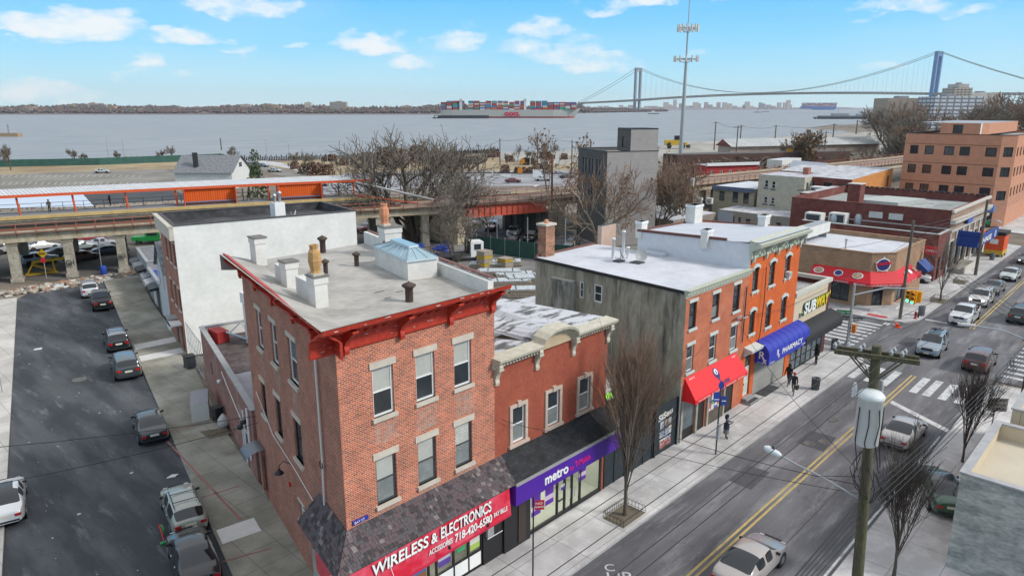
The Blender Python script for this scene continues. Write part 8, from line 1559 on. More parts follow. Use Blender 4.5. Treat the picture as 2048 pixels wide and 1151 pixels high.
for k,a in enumerate((2.6,3.4,4.2,5.2)):m.tube([(tc_.x-.08+.39*math.cos(a),tc_.y+.1+.39*math.sin(a),12.0),(tc_.x-.08+.42*math.cos(a+.08),tc_.y+.1+.42*math.sin(a+.08),11.5),(tc_.x-.08+.39*math.cos(a-.05),tc_.y+.1+.39*math.sin(a-.05),10.9),(tc_.x+.42*math.cos(a+.2),tc_.y+.42*math.sin(a+.2),9.9)],.016,BLACK,4)
for k in range(9):a=k*.7;c=pole_at(9.6-.12*k);m.tube([(c.x+.25*math.cos(a),c.y+.25*math.sin(a),c.z+.7),(c.x+.5*math.cos(a+.5),c.y+.5*math.sin(a+.5),c.z+.1),(c.x+.3*math.cos(a+1),c.y+.3*math.sin(a+1),c.z-.5),(c.x+.2,c.y+.1,c.z-.9)],.014,BLACK,4)
for k in range(5):c=pole_at(12.3);m.tube([insp[k%4],(c.x+.3,c.y+.1*k,12.9),(c.x+.1,c.y,12.1)],.014,BLACK,4)
m.build('cable_bundle',up_)
for k,(ox,oy)in enumerate(((.45,-.1),(.45,.2),(-.35,.45))):c=pole_at(12.2);m=MB();m.lathe((c.x+ox,c.y+oy,12.0),[(.05,0),(.09,.05),(.06,.1),(.09,.15),(.06,.2),(.09,.25),(.05,.5)],(INS,GREY,TANK)[k],8);m.build('insulator',up_)
# street lamp on the pole
hd_=Vector(at(1562,911,9.2));at_=pole_at(8.35);m=MB();m.tube([tuple(at_),tuple(at_.lerp(hd_,.5)+Vector((0,0,.05))),tuple(at_.lerp(hd_,.8)),tuple(hd_)],.035,GREY,8);m.tube([tuple(at_+Vector((0,0,.9))),tuple(at_.lerp(hd_,.55))],.012,BLACK,4);la=m.build('lamp_arm',up_)
dl=(hd_-at_).normalized();m=MB();m.tube([tuple(hd_),tuple(hd_+dl*.12),tuple(hd_+dl*.5),tuple(hd_+dl*.62)],[.06,.11,.12,.05],mat('lamp_head',(.62,.66,.68),.4),10);m.lathe(tuple(hd_+dl*.3+Vector((0,0,.1))),[(.05,0),(.05,.08),(.02,.1)],BLACK,8);m.build('lamp_head',la)
def wires(lst,group='overhead wires along the main street'):
 for label,pts,r_,sag in lst:cable(pts,r_,sag=sag,n=14).build('overhead_wire',label=label,cat='wire',group=group)
NP=(66,4.6,13.2);wl=[]
rightp=(51.2,5.3)
for k,p in enumerate(insp):wl.append(('high black wire from the crossarm running away to the right along the street',[p,(rightp[0]+16,p[1]-1.8,12.6)],.013,.25));wl.append(('high black wire from the crossarm running back past the camera over the pavement',[p,(p[0]-40,p[1]+.6,13.2)],.012,.3))
c=pole_at(8.3)
for k in range(5):z=8.6-.28*k;pz=pole_at(z);wl.append(('low communication cable strung from the near utility pole to the next pole on the right',[tuple(pz),(rightp[0],rightp[1],z-.6)],.016,.35));wl.append(('low communication cable running from the near utility pole back below the camera',[tuple(pz),(pz.x-34,pz.y+.3+.25*k,z)],.015 if k else .022,.5))
wl.append(('thin service wire crossing the main street to the bare street tree',[tuple(pole_at(8.9)),(29.4,19.2,4.9),(28.6,21.1,4.4)],.014,.25));wl.append(('thin service wire crossing the main street to the red-awning row house',[tuple(pole_at(9.2)),(44,21.0,7.1)],.014,.5));wl.append(('thin service wire from the stucco shop front across the street',[(21.3,21.0,7.2),(26,20.2,5.2),tuple(pole_at(8.6))],.013,.2))
wl.append(('wire running across the street to the tan brick restaurant',[(45.5,21.0,7.0),(54.5,20.6,6.4),(77.3,19.3,8.3)],.018,.3));wl.append(('long wire from the far wooden pole to the row house gable',[(77.3,19.3,9.0),(55,21.0,10.2)],.016,.4))
for k in range(4):wl.append(('wire strung between the two wooden poles beyond the junction',[(77.3,19.3,9.6-.45*k),(105.2,18.3,9.0-.4*k)],.022,.3));wl.append(('wire from the far wooden pole on the pavement going on up the street',[(105.2,18.3,9.0-.4*k),(150,18.5,9.5-.4*k)],.025,.4))
wl.append(('upper wire over the side street from the brick corner building',[fp(PB,DS,1.5,.2,5.1),(-22,62,7.0)],.018,1.6));wl.append(('lower wire over the side street from the brick corner building',[fp(PB,DS,1.5,.2,4.7),(-14,44,6.2)],.018,1.2))
for k in range(4):wl.append(('wire crossing over the junction from the right edge',[(rightp[0],rightp[1],8.6-.3*k),(77.3,19.3,9.3-.4*k)],.016,.5))
wires(wl)
def wpole(x,y,h,label,arm=None,r=.16,m=WOODG,armz=.5,base_z=.14,lamp=None,lean=(0,0),group=None,boxes=()):
 r_=thing('utility_pole',(x,y,base_z),label=label,cat='utility pole',group=group);b=MB();b.tube([(x,y,base_z),(x+lean[0],y+lean[1],h)],[r,r*.75],m,8);b.build('pole',r_)
 if arm:
  b=MB();d=unit(*arm[1]);b.pbox((x+lean[0],y+lean[1]),d,-arm[0]/2,arm[0]/2,-.2,-.08,h-armz-.07,h-armz+.07,m)
  for s in(-.45,-.2,.2,.45):q=fp((x+lean[0],y+lean[1]),d,s*arm[0],-.14,h-armz+.07);b.lathe(q,[(.04,0),(.07,.05),(.03,.18)],INS,6)
  b.build('crossarm',r_)
 if lamp:b=MB();b.tube([(x,y,lamp[0]),(x+lamp[1]*.5,y+lamp[2]*.5,lamp[0]+.5),(x+lamp[1],y+lamp[2],lamp[0]+.55)],.05,STEEL,6);b.tube([(x+lamp[1]*.95,y+lamp[2]*.95,lamp[0]+.55),(x+lamp[1]*1.25,y+lamp[2]*1.25,lamp[0]+.5)],[.1,.12],OFFW,8);b.build('lamp_arm',r_)
 for k,(z,s)in enumerate(boxes):b=MB();b.box(x-.45,x-.1,y-.25,y+.25,z,z+s,OFFW);b.build('equipment_box',r_)
 return r_
wpole(77.3,19.3,10.2,'grey wooden pole on the far corner behind the traffic signal',r=.17)
wpole(105.2,18.3,9.8,'dark wooden pole on the pavement before the bank',r=.2,lamp=(7.0,-2.2,-1.8),m=WOODG)
wpole(51.2,5.3,8.9,'thick mossy pole at the right edge with the bicycle',r=.27,m=WOOD,lamp=(7.2,-.5,3.2))
wpole(52.6,4.2,11.5,'second mossy pole at the very right edge',r=.22,m=WOOD)
wpole(115,44.6,9.3,'green-grey pole with crossarm and white box behind the white roofs',arm=(3.0,(.7,-.7)),r=.22,m=WOODG,base_z=0,armz=1.2,boxes=((4.0,1.5),))
wpole(90.4,77.2,13.5,'dark pole rising at the right end of the orange girder',r=.2,m=RUSTS,base_z=0,lamp=(8.2,-4.5,-.8))
wpole(189,41.3,12.8,'pole with pale crossarm before the peach building',arm=(3.4,(.1,1)),r=.2,base_z=0,lamp=(8,-3,1))
wpole(102,57.6,12.0,'brown pole with orange box among the bare trees',r=.2,m=RUSTS,base_z=0,boxes=((8.8,1.3),))
for px,py,ty,arm,l in((1075,350,266,None,'tall dark pole in the waterfront park'),(1180,330,278,None,'pole left of the dark modern building'),(1428,300,243,3.2,'pole with crossarm above the warehouse gable'),(1470,335,252,3.2,'taller dark pole with crossarm before the warehouse'),(1479,300,250,3.2,'pole with crossarm right behind the taller dark one'),(1548,300,250,3.2,'pole with crossarm above the middle of the warehouse roof'),(1645,335,262,4.0,'leaning green-grey pole before the mansard brick house'),(1663,300,247,3.2,'pole with crossarm beyond the broad bare tree'),(957,345,289,1.6,'pole with box near the bushy park trees'),(1000,330,277,None,'plain grey pole in the park beyond the tracks'),(1143,345,280,None,'plain pole beside the modern building by the road'),(443,300,276,None,'pole by the corner of the green fence'),(1103,400,310,None,'brown pole standing behind the orange girder'),(1712,268,240,None,'mast with dark flag-like box by the pier'),(1890,410,322,None,'slim pole before the peach building windows')):
 x,y,_=at(px,py);rr=pray(px,ty);hh=EYE+rr[2]*math.hypot(x,y)/math.hypot(rr[0],rr[1]);wpole(x,y,hh,l,arm=(arm,(.69,-.72))if arm else None,r=max(.14,math.hypot(x,y)*.0009),base_z=0,group='distant wooden poles')
for i,(px,py,ty,l)in enumerate(((218,322,276,'slim mast on the shore, left of the pair above the parking lot'),(250,322,278,'slim mast on the shore, right of the pair above the parking lot'),(535,325,280,'leaning lamp post by the park road, left of three'),(580,330,286,'lamp post with curved arm by the park road, middle of three'),(655,325,298,'lamp post with curved arm by the park road, right of three'),(1030,345,305,'white mast in the park beyond the tracks, left one'),(1118,345,308,'white mast beyond the tracks beside the dark car'))):
 x,y,_=at(px,py);rr=pray(px,ty);hh=EYE+rr[2]*math.hypot(x,y)/math.hypot(rr[0],rr[1]);m=MB();m.tube([(x,y,0),(x,y,hh)],[.14,.09],STEEL,6);
 if i in(2,3,4):m.tube([(x,y,hh),(x-1.6,y+1.5,hh+.7),(x-2.4,y+2.3,hh+.8)],.07,STEEL,5)
 m.build('lamp_post',label=l,cat='lamp post',group='slim posts by the shore')
lw=[]
for a,b in(((1075,268),(1180,285)),((1075,268),(1000,280)),((1000,279),(957,292)),((1428,245),(1479,252)),((1479,252),(1548,252)),((1548,252),(1663,249))):
 ga,gb_=at(a[0],340),at(b[0],340);fa=[at(a[0],335 if a[0]>1300 else 345),at(b[0],335 if b[0]>1300 else 345)]
 def topz(px,ty,g):rr=pray(px,ty);return EYE+rr[2]*math.hypot(g[0],g[1])/math.hypot(rr[0],rr[1])
 lw.append(('distant wire between wooden poles by the shore',[(fa[0][0],fa[0][1],topz(a[0],a[1],fa[0])),(fa[1][0],fa[1][1],topz(b[0],b[1],fa[1]))],.035,.8))
wires(lw,'distant wires by the shore')
# signal mast at the junction
sm=thing('traffic_signal',(63.1,19.6,.14),label='steel traffic signal mast on the near corner with its arm over the cross street',cat='traffic signal');m=MB();m.tube([(63.1,19.6,.14),(63.1,19.6,6.3)],[.16,.11],STEEL,10);m.lathe((63.1,19.6,.14),[(.3,0),(.3,.7),(.17,1.0)],STEEL,8);m.build('mast',sm)
ae=Vector(at(1836,577,6.1));m=MB();m.tube([(63.1,19.6,5.3),tuple(Vector((63.1,19.6,5.3)).lerp(ae,.5)+Vector((0,0,.35))),tuple(ae)],[.08,.07,.05],STEEL,8);m.tube([(63.1,19.6,6.2),tuple(Vector((63.1,19.6,6.2)).lerp(ae,.55))],.015,STEEL,4);m.build('mast_arm',sm)
YSG=mat('signal_yellow',(.70,.30,.01),.45);sc_=Vector(at(1828,592,5.4));hd2=thing('signal_head',tuple(sc_),label='yellow traffic signal cluster hanging from the mast arm, green lit',cat='traffic signal');m=MB()
m.box(sc_.x-.22,sc_.x+.22,sc_.y-.22,sc_.y+.22,sc_.z-.62,sc_.z+.5,YSG);m.box(sc_.x-.24,sc_.x+.2,sc_.y+.24,sc_.y+.6,sc_.z-.55,sc_.z+.45,YSG);m.box(sc_.x+.2,sc_.x+.55,sc_.y-.5,sc_.y-.15,sc_.z-.55,sc_.z+.4,YSG)
for k in range(3):m.tube([(sc_.x-.22,sc_.y,sc_.z+.3-.36*k),(sc_.x-.42,sc_.y,sc_.z+.27-.36*k)],[.15,.15],YSG,10);
m.build('housing',hd2);m=MB()
for k,c in enumerate((mat('lamp_off_red',(.10,.01,.01),.3),mat('lamp_off_amber',(.12,.05,.01),.3),mat('lamp_on_green',(.05,.75,.45),.3,emit=3))):disc(m,(sc_.x-.43,sc_.y,sc_.z+.27-.36*k),(0,-1,0),UP,.12,c,12);disc(m,(sc_.x-.26,sc_.y+.42,sc_.z+.27-.34*k),(0,-1,0),UP,.12,c,12)
m.build('lens',hd2)
ns=thing('street_name_sign',(62.7,19.9,4.0),label='green street name plate reading Water St on the near corner mast',cat='street sign');m=MB();GS=mat('sign_green',(.01,.20,.07),.4);m.pbox((62.95,19.62),(-.45,.89),0,1.1,-.01,.01,3.6,3.95,GS);nsb=m.build('plate',ns);text('Water St',.26,(62.95-.45*1.05-.02,19.62+.89*1.05,3.68),(.45,-.89,0),UP,LW,nsb,fit=.98)
os_=thing('one_way_sign',(63.1,19.4,3.2),label='black ONE WAY arrow sign below the green street name plate',cat='road sign');m=MB();m.pbox((62.93,19.9),(.45,-.89),-.45,.45,.0,.03,3.1,3.4,BLACK);m.pbox((63.05,19.35),(.7,-.71),.0,.8,.0,.03,3.05,3.35,BLACK);osb=m.build('plate',os_)
text('ONE WAY',.16,(62.93-.45*.38-.045,19.9+.89*.38-.025,3.18),(.45,-.89,0),UP,LW,osb,fit=.74);text('ONE WAY',.16,(63.05+.02-.03,19.35-.04,3.13),(.7,-.71,0),UP,LW,osb,fit=.7)
ps=MB();ps.box(62.9,63.25,19.05,19.35,2.0,2.75,mat('pedestrian_signal',(.55,.16,.02),.5));ps.build('pedestrian_signal',label='orange pedestrian signal box on the near corner mast',cat='traffic signal')
# bus stop sign, parking sign
b=thing('bus_stop_sign',(37.75,18.6,.14),label='green bus stop post with round blue sign and route plates before the red awning',cat='bus stop sign');m=MB();m.tube([(37.75,18.6,.14),(37.75,18.6,5.0)],.05,mat('post_green',(.03,.07,.06),.5),8);m.build('post',b)
m=MB();BL_=mat('sign_blue',(.03,.07,.33),.4);uu_=(.7,-.71,0);disc(m,(37.7,18.54,4.75),uu_,UP,.26,BL_,16,.18);m.pbox((37.72,18.57),(.7,-.71),-.13,.13,.01,.03,4.65,4.85,LW);bo=m.build('round_sign',b);
m=MB();m.pbox((37.72,18.57),(.7,-.71),-.42,-.03,.01,.03,3.7,4.3,BL_);m.pbox((37.72,18.57),(.7,-.71),.05,.4,.01,.03,3.45,4.05,BL_);m.pbox((37.72,18.57),(.7,-.71),-.38,-.07,.03,.034,3.8,3.86,LW);m.pbox((37.72,18.57),(.7,-.71),.1,.36,.03,.034,3.7,3.76,LW);m.build('route_plate',b)
m=MB();m.box(37.6,37.9,18.45,18.6,1.2,2.2,GREY);m.build('timetable_case',b)
b=thing('parking_sign',(20.1,17.95,.14),label='thin dark post with small red parking sign before the black door',cat='road sign');m=MB();m.tube([(20.1,17.95,.14),(20.1,17.95,5.0)],.035,BLACK,6);m.build('post',b);m=MB();m.pbox((20.15,17.93),(.8,-.6),0,.42,0,.02,4.4,4.85,mat('parking_red',(.40,.02,.04),.4));bo=m.build('plate',b)
text('NO',.14,(20.16,17.9,4.66),(.8,-.6,0),UP,LW,bo,fit=.3);text('PARKING',.12,(20.16,17.9,4.5),(.8,-.6,0),UP,LW,bo,fit=.36)
for x,y,h,l in((12.9,64.5-2,3.0,'grey parking sign post on the left pavement of the side street'),):
 x=ss(y,-9.7)[0];m=MB();m.tube([(x,y,0),(x,y,h)],.04,GREY,5);m.box(x-.15,x+.15,y-.02,y+.02,h-.5,h,WHITE);m.build('road_sign',label=l,cat='road sign')
m=MB();m.tube([(37.3,21.05,.14),(37.3,21.05,4.2)],.06,GREY,6);m.build('vent_pipe',label='grey standpipe at the corner of the graffiti gate',cat='pipe')
# cell mast
cx0,cy0,_=at(1360,335);cm=thing('cell_mast',(cx0,cy0,0),label='very tall white cellular mast with two rings of antennas',cat='mast');m=MB();m.tube([(cx0,cy0,0),(cx0,cy0,25),(cx0,cy0,37)],[.85,.62,.42],mat('mast_grey',(.36,.385,.39),.5),14);m.tube([(cx0,cy0,37),(cx0,cy0,48)],.3,STEEL,10);m.tube([(cx0,cy0,48),(cx0,cy0,58)],[.22,.14],STEEL,6);m.build('shaft',cm)
for z,rr_,n,hh in((47,3.4,14,2.3),(37,4.0,12,1.9)):
 m=MB();
 for k in range(24):a=2*PI*k/24;b2=2*PI*(k+1)/24;m.tube([(cx0+rr_*math.cos(a),cy0+rr_*math.sin(a),z),(cx0+rr_*math.cos(b2),cy0+rr_*math.sin(b2),z)],.12,STEEL,4)
 for k in range(3):a=2*PI*k/3+.3;m.tube([(cx0,cy0,z-1.4),(cx0+rr_*math.cos(a),cy0+rr_*math.sin(a),z)],.12,STEEL,4);m.tube([(cx0,cy0,z),(cx0+rr_*math.cos(a),cy0+rr_*math.sin(a),z)],.1,STEEL,4)
 po_=m.build('platform_ring',cm)
 for k in range(n):a=2*PI*k/n;c=(cx0+rr_*math.cos(a),cy0+rr_*math.sin(a));m=MB();m.box(c[0]-.22,c[0]+.22,c[1]-.22,c[1]+.22,z-hh*.45,z+hh*.55,OFFW);m.build('antenna',po_)
# ================================================================ across the water
def cf(a,f):return(a*math.sin(AZ)+f*math.cos(AZ),-a*math.cos(AZ)+f*math.sin(AZ))
LAT=(math.sin(AZ),-math.cos(AZ))
RR=random.Random(12)
FARL=mat('far_hill',(.16,.125,.125),1,var=.2,vs=.01)
hp_=[]
g=MB();rows=[]
NN=60
for i in range(NN+1):
 a=-2300+3100*i/NN;f=2260 if a<0 else 2260+(a/800)*1500
 h=10+5*math.sin(i*.5)+3*math.sin(i*1.3);h*=(1 if a<250 else max(.15,1-(a-250)/400))
 rows.append([(*cf(a,f),-1.3),(*cf(a,f+25),2),(*cf(a*1.02,f+150),h*.8),(*cf(a*1.06,f+500),h+6),(*cf(a*1.1,f+1200),h+9)]);hp_.append((a,f,h))
g.grid(rows,FARL);struct('hills',g)
g=MB();g.grid([[(*cf(a,f),.6)for a,f,h in hp_],[(*cf(a,f+18),1.2)for a,f,h in hp_]],mat('far_shore_strip',(.34,.29,.25),1));struct('shore',g)
FW=[mat('far_wood_%d'%k,c,1)for k,c in enumerate(((.105,.075,.085),(.13,.095,.09),(.09,.075,.085),(.15,.105,.085),(.075,.08,.06)))]
g=MB()
for _ in range(5200):
 t=RR.random();i=t*NN;k=min(NN-1,int(i));a,f,h=hp_[k];a+=(i-k)*3100/NN;dd_=RR.random()**1.3;q=(30+dd_*420);base=1.5+(h+5)*min(1,dd_*1.1);s=RR.uniform(4,9);hh=RR.uniform(7,14)*(1 if a<300 else .4)
 c=cf(a*(1+.06*dd_),f+q);m_=RR.choice(FW);n=5;ph=RR.random()
 ring=[(c[0]+s*math.cos(2*PI*(j+ph)/n)*RR.uniform(.7,1.1),c[1]+s*math.sin(2*PI*(j+ph)/n)*RR.uniform(.7,1.1),base+hh*.45*RR.uniform(.7,1.2))for j in range(n)]
 top=(c[0],c[1],base+hh)
 for j in range(n):g.face([ring[j],ring[(j+1)%n],top],m_);g.face([ring[(j+1)%n],ring[j],(c[0],c[1],base-2)],m_)
g.build('far_woodland',label='continuous brown winter woodland along the opposite shore',cat='woodland',kind='stuff')
FB=[mat('far_building_%d'%k,c,.95,var=.2,vs=.08)for k,c in enumerate(((.42,.34,.28),(.33,.22,.18),(.50,.45,.40),(.28,.24,.24),(.38,.28,.20),(.55,.52,.48)))];FROOF=mat('far_roof',(.17,.15,.16),1)
FWIN=brick('far_facade',(.40,.32,.26),(.36,.28,.23),(.16,.15,.16),bw=5,bh=3.4,ms=.9,off=0,var=.15);FWIN2=brick('far_facade_pale',(.55,.49,.40),(.50,.45,.38),(.22,.20,.19),bw=6,bh=3.6,ms=1.0,off=0,var=.1)
def farb(a,f,w_,d_,h,m_,z0,label,group=None,name='building'):
 m=MB();c=cf(a,f);r_=thing(name,(*c,z0),label=label,cat='building',group=group);m.pbox(c,LAT,-w_/2,w_/2,-d_,0,z0-6,z0+h,m_,FROOF);m.build('wall',r_);m=MB();m.pbox(c,LAT,-w_*.15,w_*.2,-d_*.6,-d_*.2,z0+h,z0+h+2.5,m_,FROOF);m.build('roof_house',r_)
FL=('pale low house among the trees on the opposite shore','brown apartment block above the trees on the opposite shore')
for k in range(90):
 a=-1750+k*21+RR.uniform(-8,8)
 if a>160:break
 i=(a+2300)/3100*NN;h=hp_[int(i)][2];big=RR.random()<.38;dd_=RR.uniform(.1,.5)if not big else RR.uniform(.4,.8)
 farb(a*(1+.06*dd_),2260+60+dd_*420,RR.uniform(14,26)if not big else RR.uniform(22,46),18,RR.uniform(6,9)if not big else RR.uniform(13,19),RR.choice(FB)if not big else RR.choice([FWIN,FB[0],FB[4]]),2+(h+4)*dd_,FL[1 if big else 0],group=('houses on the opposite shore','apartment blocks on the opposite shore')[int(big)])
farb((676-1024)/1465*2500,2500,56,24,24,FWIN2,14,'large pale office block standing out above the opposite shore');farb((616-1024)/1465*2500,2500,22,18,24,FB[2],12,'pale stepped tower left of the large pale office block')
# distant low coast with towers beyond the bridge
g=MB();rows=[]
for i in range(41):
 a=300+i*70;f=4600+max(0,a-600)*.75;rows.append([(*cf(a,f),-1.3),(*cf(a,f+20),6),(*cf(a,f+300),16+4*math.sin(i)),(*cf(a,f+900),14)])
g.grid(rows,mat('distant_coast',(.20,.19,.22),1));struct('hills',g)
DT=[mat('distant_tower_%d'%k,c,1)for k,c in enumerate(((.42,.36,.34),(.50,.44,.40),(.34,.31,.33)))]
for k in range(46):
 px=1130+k*10+RR.uniform(-3,3);
 if 1262<px<1290:continue
 f=5200+max(0,px-1300)*2.2;a=(px-1024)/1465*f;h=RR.choice([18,22,28,34])if px<1330 else RR.choice([22,30,38,46,55]);m=MB();m.pbox(cf(a,f),LAT,-RR.uniform(10,18),RR.uniform(10,22),-20,0,0,h,RR.choice(DT));m.build('tower_block',label='distant tower block on the low coast beyond the bridge',cat='building',group='tower blocks beyond the bridge')
for px,h,w_ in((1350,75,12),(1577,72,14),(1495,60,18)):f=5600;a=(px-1024)/1465*f;m=MB();m.pbox(cf(a,f),LAT,-w_,w_,-20,0,0,h,DT[1]);m.build('tower_block',label={1350:'slim pale tower just left of the cell mast on the low coast',1577:'tall pale tower near the blue ship on the low coast',1495:'stepped pale tower in the middle of the low coast'}[px],cat='building')
# suspension bridge
def bp_(px,f,z):a=(px-1024)/1465.*f;return(*cf(a,f),z)
# exact lateral position from the pixel column at height z
def colpos(px,py,f):
 r_=pray(px,py);c,s=math.cos(AZ),math.sin(AZ);fw=r_[0]*c+r_[1]*s;t=f/fw;return Vector((r_[0]*t,r_[1]*t,EYE+r_[2]*t))
BGR=mat('bridge_steel',(.23,.26,.29),.6);BGB=mat('bridge_blue_steel',(.12,.22,.38),.6);br=thing('suspension_bridge',(*cf(500,3000),0),label='long suspension bridge with two towers spanning the narrows',cat='bridge')
T1=colpos(1277,136,3500);T2=colpos(1879,103,2450);T1b=Vector((T1.x,T1.y,0));T2b=Vector((T2.x,T2.y,0));sp_=unit(T2.x-T1.x,T2.y-T1.y);nb_=(-sp_[1],sp_[0])
for(tt,tb,mt_)in((T1,T1b,BGR),(T2,T2b,BGB)):
 m=MB();
 for o in(-16,16):c=(tb.x+nb_[0]*o,tb.y+nb_[1]*o);m.pbox(c,sp_,-5.5,5.5,-4.5,4.5,0,tt.z,mt_)
 m.pbox((tb.x,tb.y),sp_,-5,5,-12,12,tt.z-16,tt.z+1,mt_);m.pbox((tb.x,tb.y),sp_,-5,5,-12,12,52,60,mt_);m.pbox((tb.x,tb.y),sp_,-12,12,-24,24,-1,6,BGR);m.build('tower',br)
D1_=colpos(1277,200,3500);D2=colpos(1868,187,2450);Lm=(T2-T1).xy.length
def deckz(t):return D1_.z*(1-t)+D2.z*t+(1-(2*t-1)**2)*14 if 0<=t<=1 else(D1_.z+t*75 if t<0 else D2.z-(t-1)*20)
dk_pts=[]
for k in range(-10,49):
 t=k/40;p=T1b.lerp(T2b,t)if 0<=t<=1 else(T1b+(T2b-T1b)*t);dk_pts.append((p.x,p.y,deckz(t),t))
# left side span bends to its own anchorage
AL_=colpos(1160,206,3900)
def sidepos(s):return Vector((T1.x+(AL_.x-T1.x)*s,T1.y+(AL_.y-T1.y)*s,D1_.z+(AL_.z-D1_.z)*s))
chain=[tuple(sidepos(1-k/8))for k in range(8)]+[(x,y,z)for x,y,z,t in dk_pts if 0<=t<=1]+[(x,y,z)for x,y,z,t in dk_pts if t>1]
DKM=brick('bridge_truss',(.44,.38,.32),(.40,.35,.30),(.19,.18,.18),bw=16,bh=9,ms=1.6,off=0)
m=MB()
for(a,b)in zip(chain,chain[1:]):
 d=unit(b[0]-a[0],b[1]-a[1]);n=(-d[1],d[0]);P=lambda p,o,z:(p[0]+n[0]*o,p[1]+n[1]*o,p[2]+z)
 for o in(-15,15):m.face([P(a,o,-5.5),P(b,o,-5.5),P(b,o,3),P(a,o,3)],DKM)
 m.face([P(a,-15,3),P(b,-15,3),P(b,15,3),P(a,15,3)],GREY);m.face([P(a,-15,-4),P(a,15,-4),P(b,15,-4),P(b,-15,-4)],BGR)
m.build('deck',br)
for o in(-15,15):
 m=MB();off_=Vector((nb_[0]*o,nb_[1]*o,0));pts=[]
 for k in range(41):t=k/40;p=T1.lerp(T2,t);zc=T1.z*(1-t)+T2.z*t;low=deckz(.5)+4;sag_=((T1.z+T2.z)/2-low);pts.append((p.x+off_.x,p.y+off_.y,zc-sag_*4*t*(1-t)))
 m.tube([(AL_.x+off_.x,AL_.y+off_.y,AL_.z+3)]+[tuple(Vector((T1.x,T1.y,T1.z)).lerp(Vector((AL_.x,AL_.y,AL_.z+3)),1-q)+off_+Vector((0,0,-14*4*q*(1-q)*.5)))for q in(.25,.5,.75)]+pts+[tuple(T2+off_+((colpos(2120,176,2050)-T2)*q)+Vector((0,0,-22*q*(1-q))))for q in(.25,.5,.75,1)],1.0,mat('cable_paint',(.24,.29,.26),.6),5);m.build('main_cable',br)
 m=MB()
 for k in range(1,40):x,y,z=pts[k];dz=deckz(k/40)+3;m.tube([(x,y,z),(x,y,dz)],.22,BGR,3,caps=False)
 m.build('suspender',br)['kind']='stuff'
m=MB();m.pbox((AL_.x,AL_.y),sp_,-45,5,-20,20,-1,AL_.z-3,mat('anchorage_concrete',(.38,.36,.34),.9));m.build('anchorage',br)
# container ships
def ship(name,label,p0,p1,z0,hullm,bootm,bays,tiers,beam,hh,letters=None,houses=((.145,),(.60,)),small=False,nm='container_ship'):
 a=Vector(p0);b=Vector(p1);L=(b-a).length;d=unit(b.x-a.x,b.y-a.y);r_=thing(nm,(a.x,a.y,z0),label=label,cat='ship');m=MB();rows=[]
 for s,w_,zt,zb in((0,.75,0,.12),(.02,.9,0,.0),(.08,1,0,0),(.5,1,0,0),(.80,1,0,0),(.90,.78,.04,0),(.96,.45,.1,.0),(1.0,.05,.16,.02)):
  hw=beam/2*w_;x=s*L;xb=x-(0 if s<.85 else(s-.85)*L*.32);rows.append([fp((a.x,a.y),d,xb,hw*.85-beam/2,z0+hh*.0),fp((a.x,a.y),d,xb,hw*.95-beam/2,z0+hh*.18),fp((a.x,a.y),d,x,hw-beam/2,z0+hh*(1+zt)),fp((a.x,a.y),d,x,-hw-beam/2,z0+hh*(1+zt)),fp((a.x,a.y),d,xb,-hw*.95-beam/2,z0+hh*.18),fp((a.x,a.y),d,xb,-hw*.85-beam/2,z0)])
 m.grid(rows,hullm,closed=True,smooth=False,mf=lambda i,j:bootm if j in(0,4)else hullm);m.face(rows[0],hullm);m.face(list(reversed(rows[-1])),hullm);ho=m.build('hull',r_)
 for(q,)in houses:
  m=MB();m.pbox((a.x,a.y),d,q*L-2.5,q*L+2.5,-beam*.95,-beam*.05,z0+hh,z0+hh+tiers*2.6+4.5,OFFW);
  m.pbox((a.x,a.y),d,q*L-3,q*L+3,-beam,0,z0+hh+tiers*2.6+1.5,z0+hh+tiers*2.6+3.5,OFFW);m.build('deckhouse' if not small else 'bridge_house',r_)
 return r_,a,d,L
CC={n:mat('container_'+n,c,.7,var=.12,vs=.3)for n,c in dict(red=(.36,.05,.04),maroon=(.24,.05,.05),blue=(.03,.13,.36),green=(.04,.26,.15),white=(.50,.48,.45),teal=(.04,.26,.32),grey=(.28,.27,.27),orange=(.42,.14,.04)).items()}
HG=mat('ship_grey_hull',(.44,.43,.39),.6,var=.04,vs=.02);HRB=mat('ship_red_boot',(.42,.04,.04),.6)
P0s=colpos(881,236,1520);P1s=colpos(1163,236,1520);sh_,sa,sdr,SL=ship('','huge grey-hulled container ship with red waterline in mid-channel',P0s,P1s,-1.2,HG,HRB,23,7,40,16.5)
text('OOCL',9.5,fp((sa.x,sa.y),sdr,SL*.455,.6,3.6),(*sdr,0),UP,mat('oocl_red',(.55,.01,.06),.5),sh_,ext=.2,bold=.75,fit=32)
bx0=[130,205,282,357,482,557,630,703,778,853,925,1002,1070,1145,1272,1347,1425,1500,1573,1645,1718,1795];hts=[6,7,7,7,7,7,6,7,7,7,7,6,7,7,7,7,7,6,6,6,6,6]
base_me={}
for n_,m_ in CC.items():
 mb=MB();mb.box(-5.2,5.2,0,2.44,0,2.5,m_)
 me_o=mb.build('shipping_container',None,local=True);base_me[n_]=me_o.data;bpy.data.objects.remove(me_o)
an=math.atan2(sdr[1],sdr[0]);inner=MB()
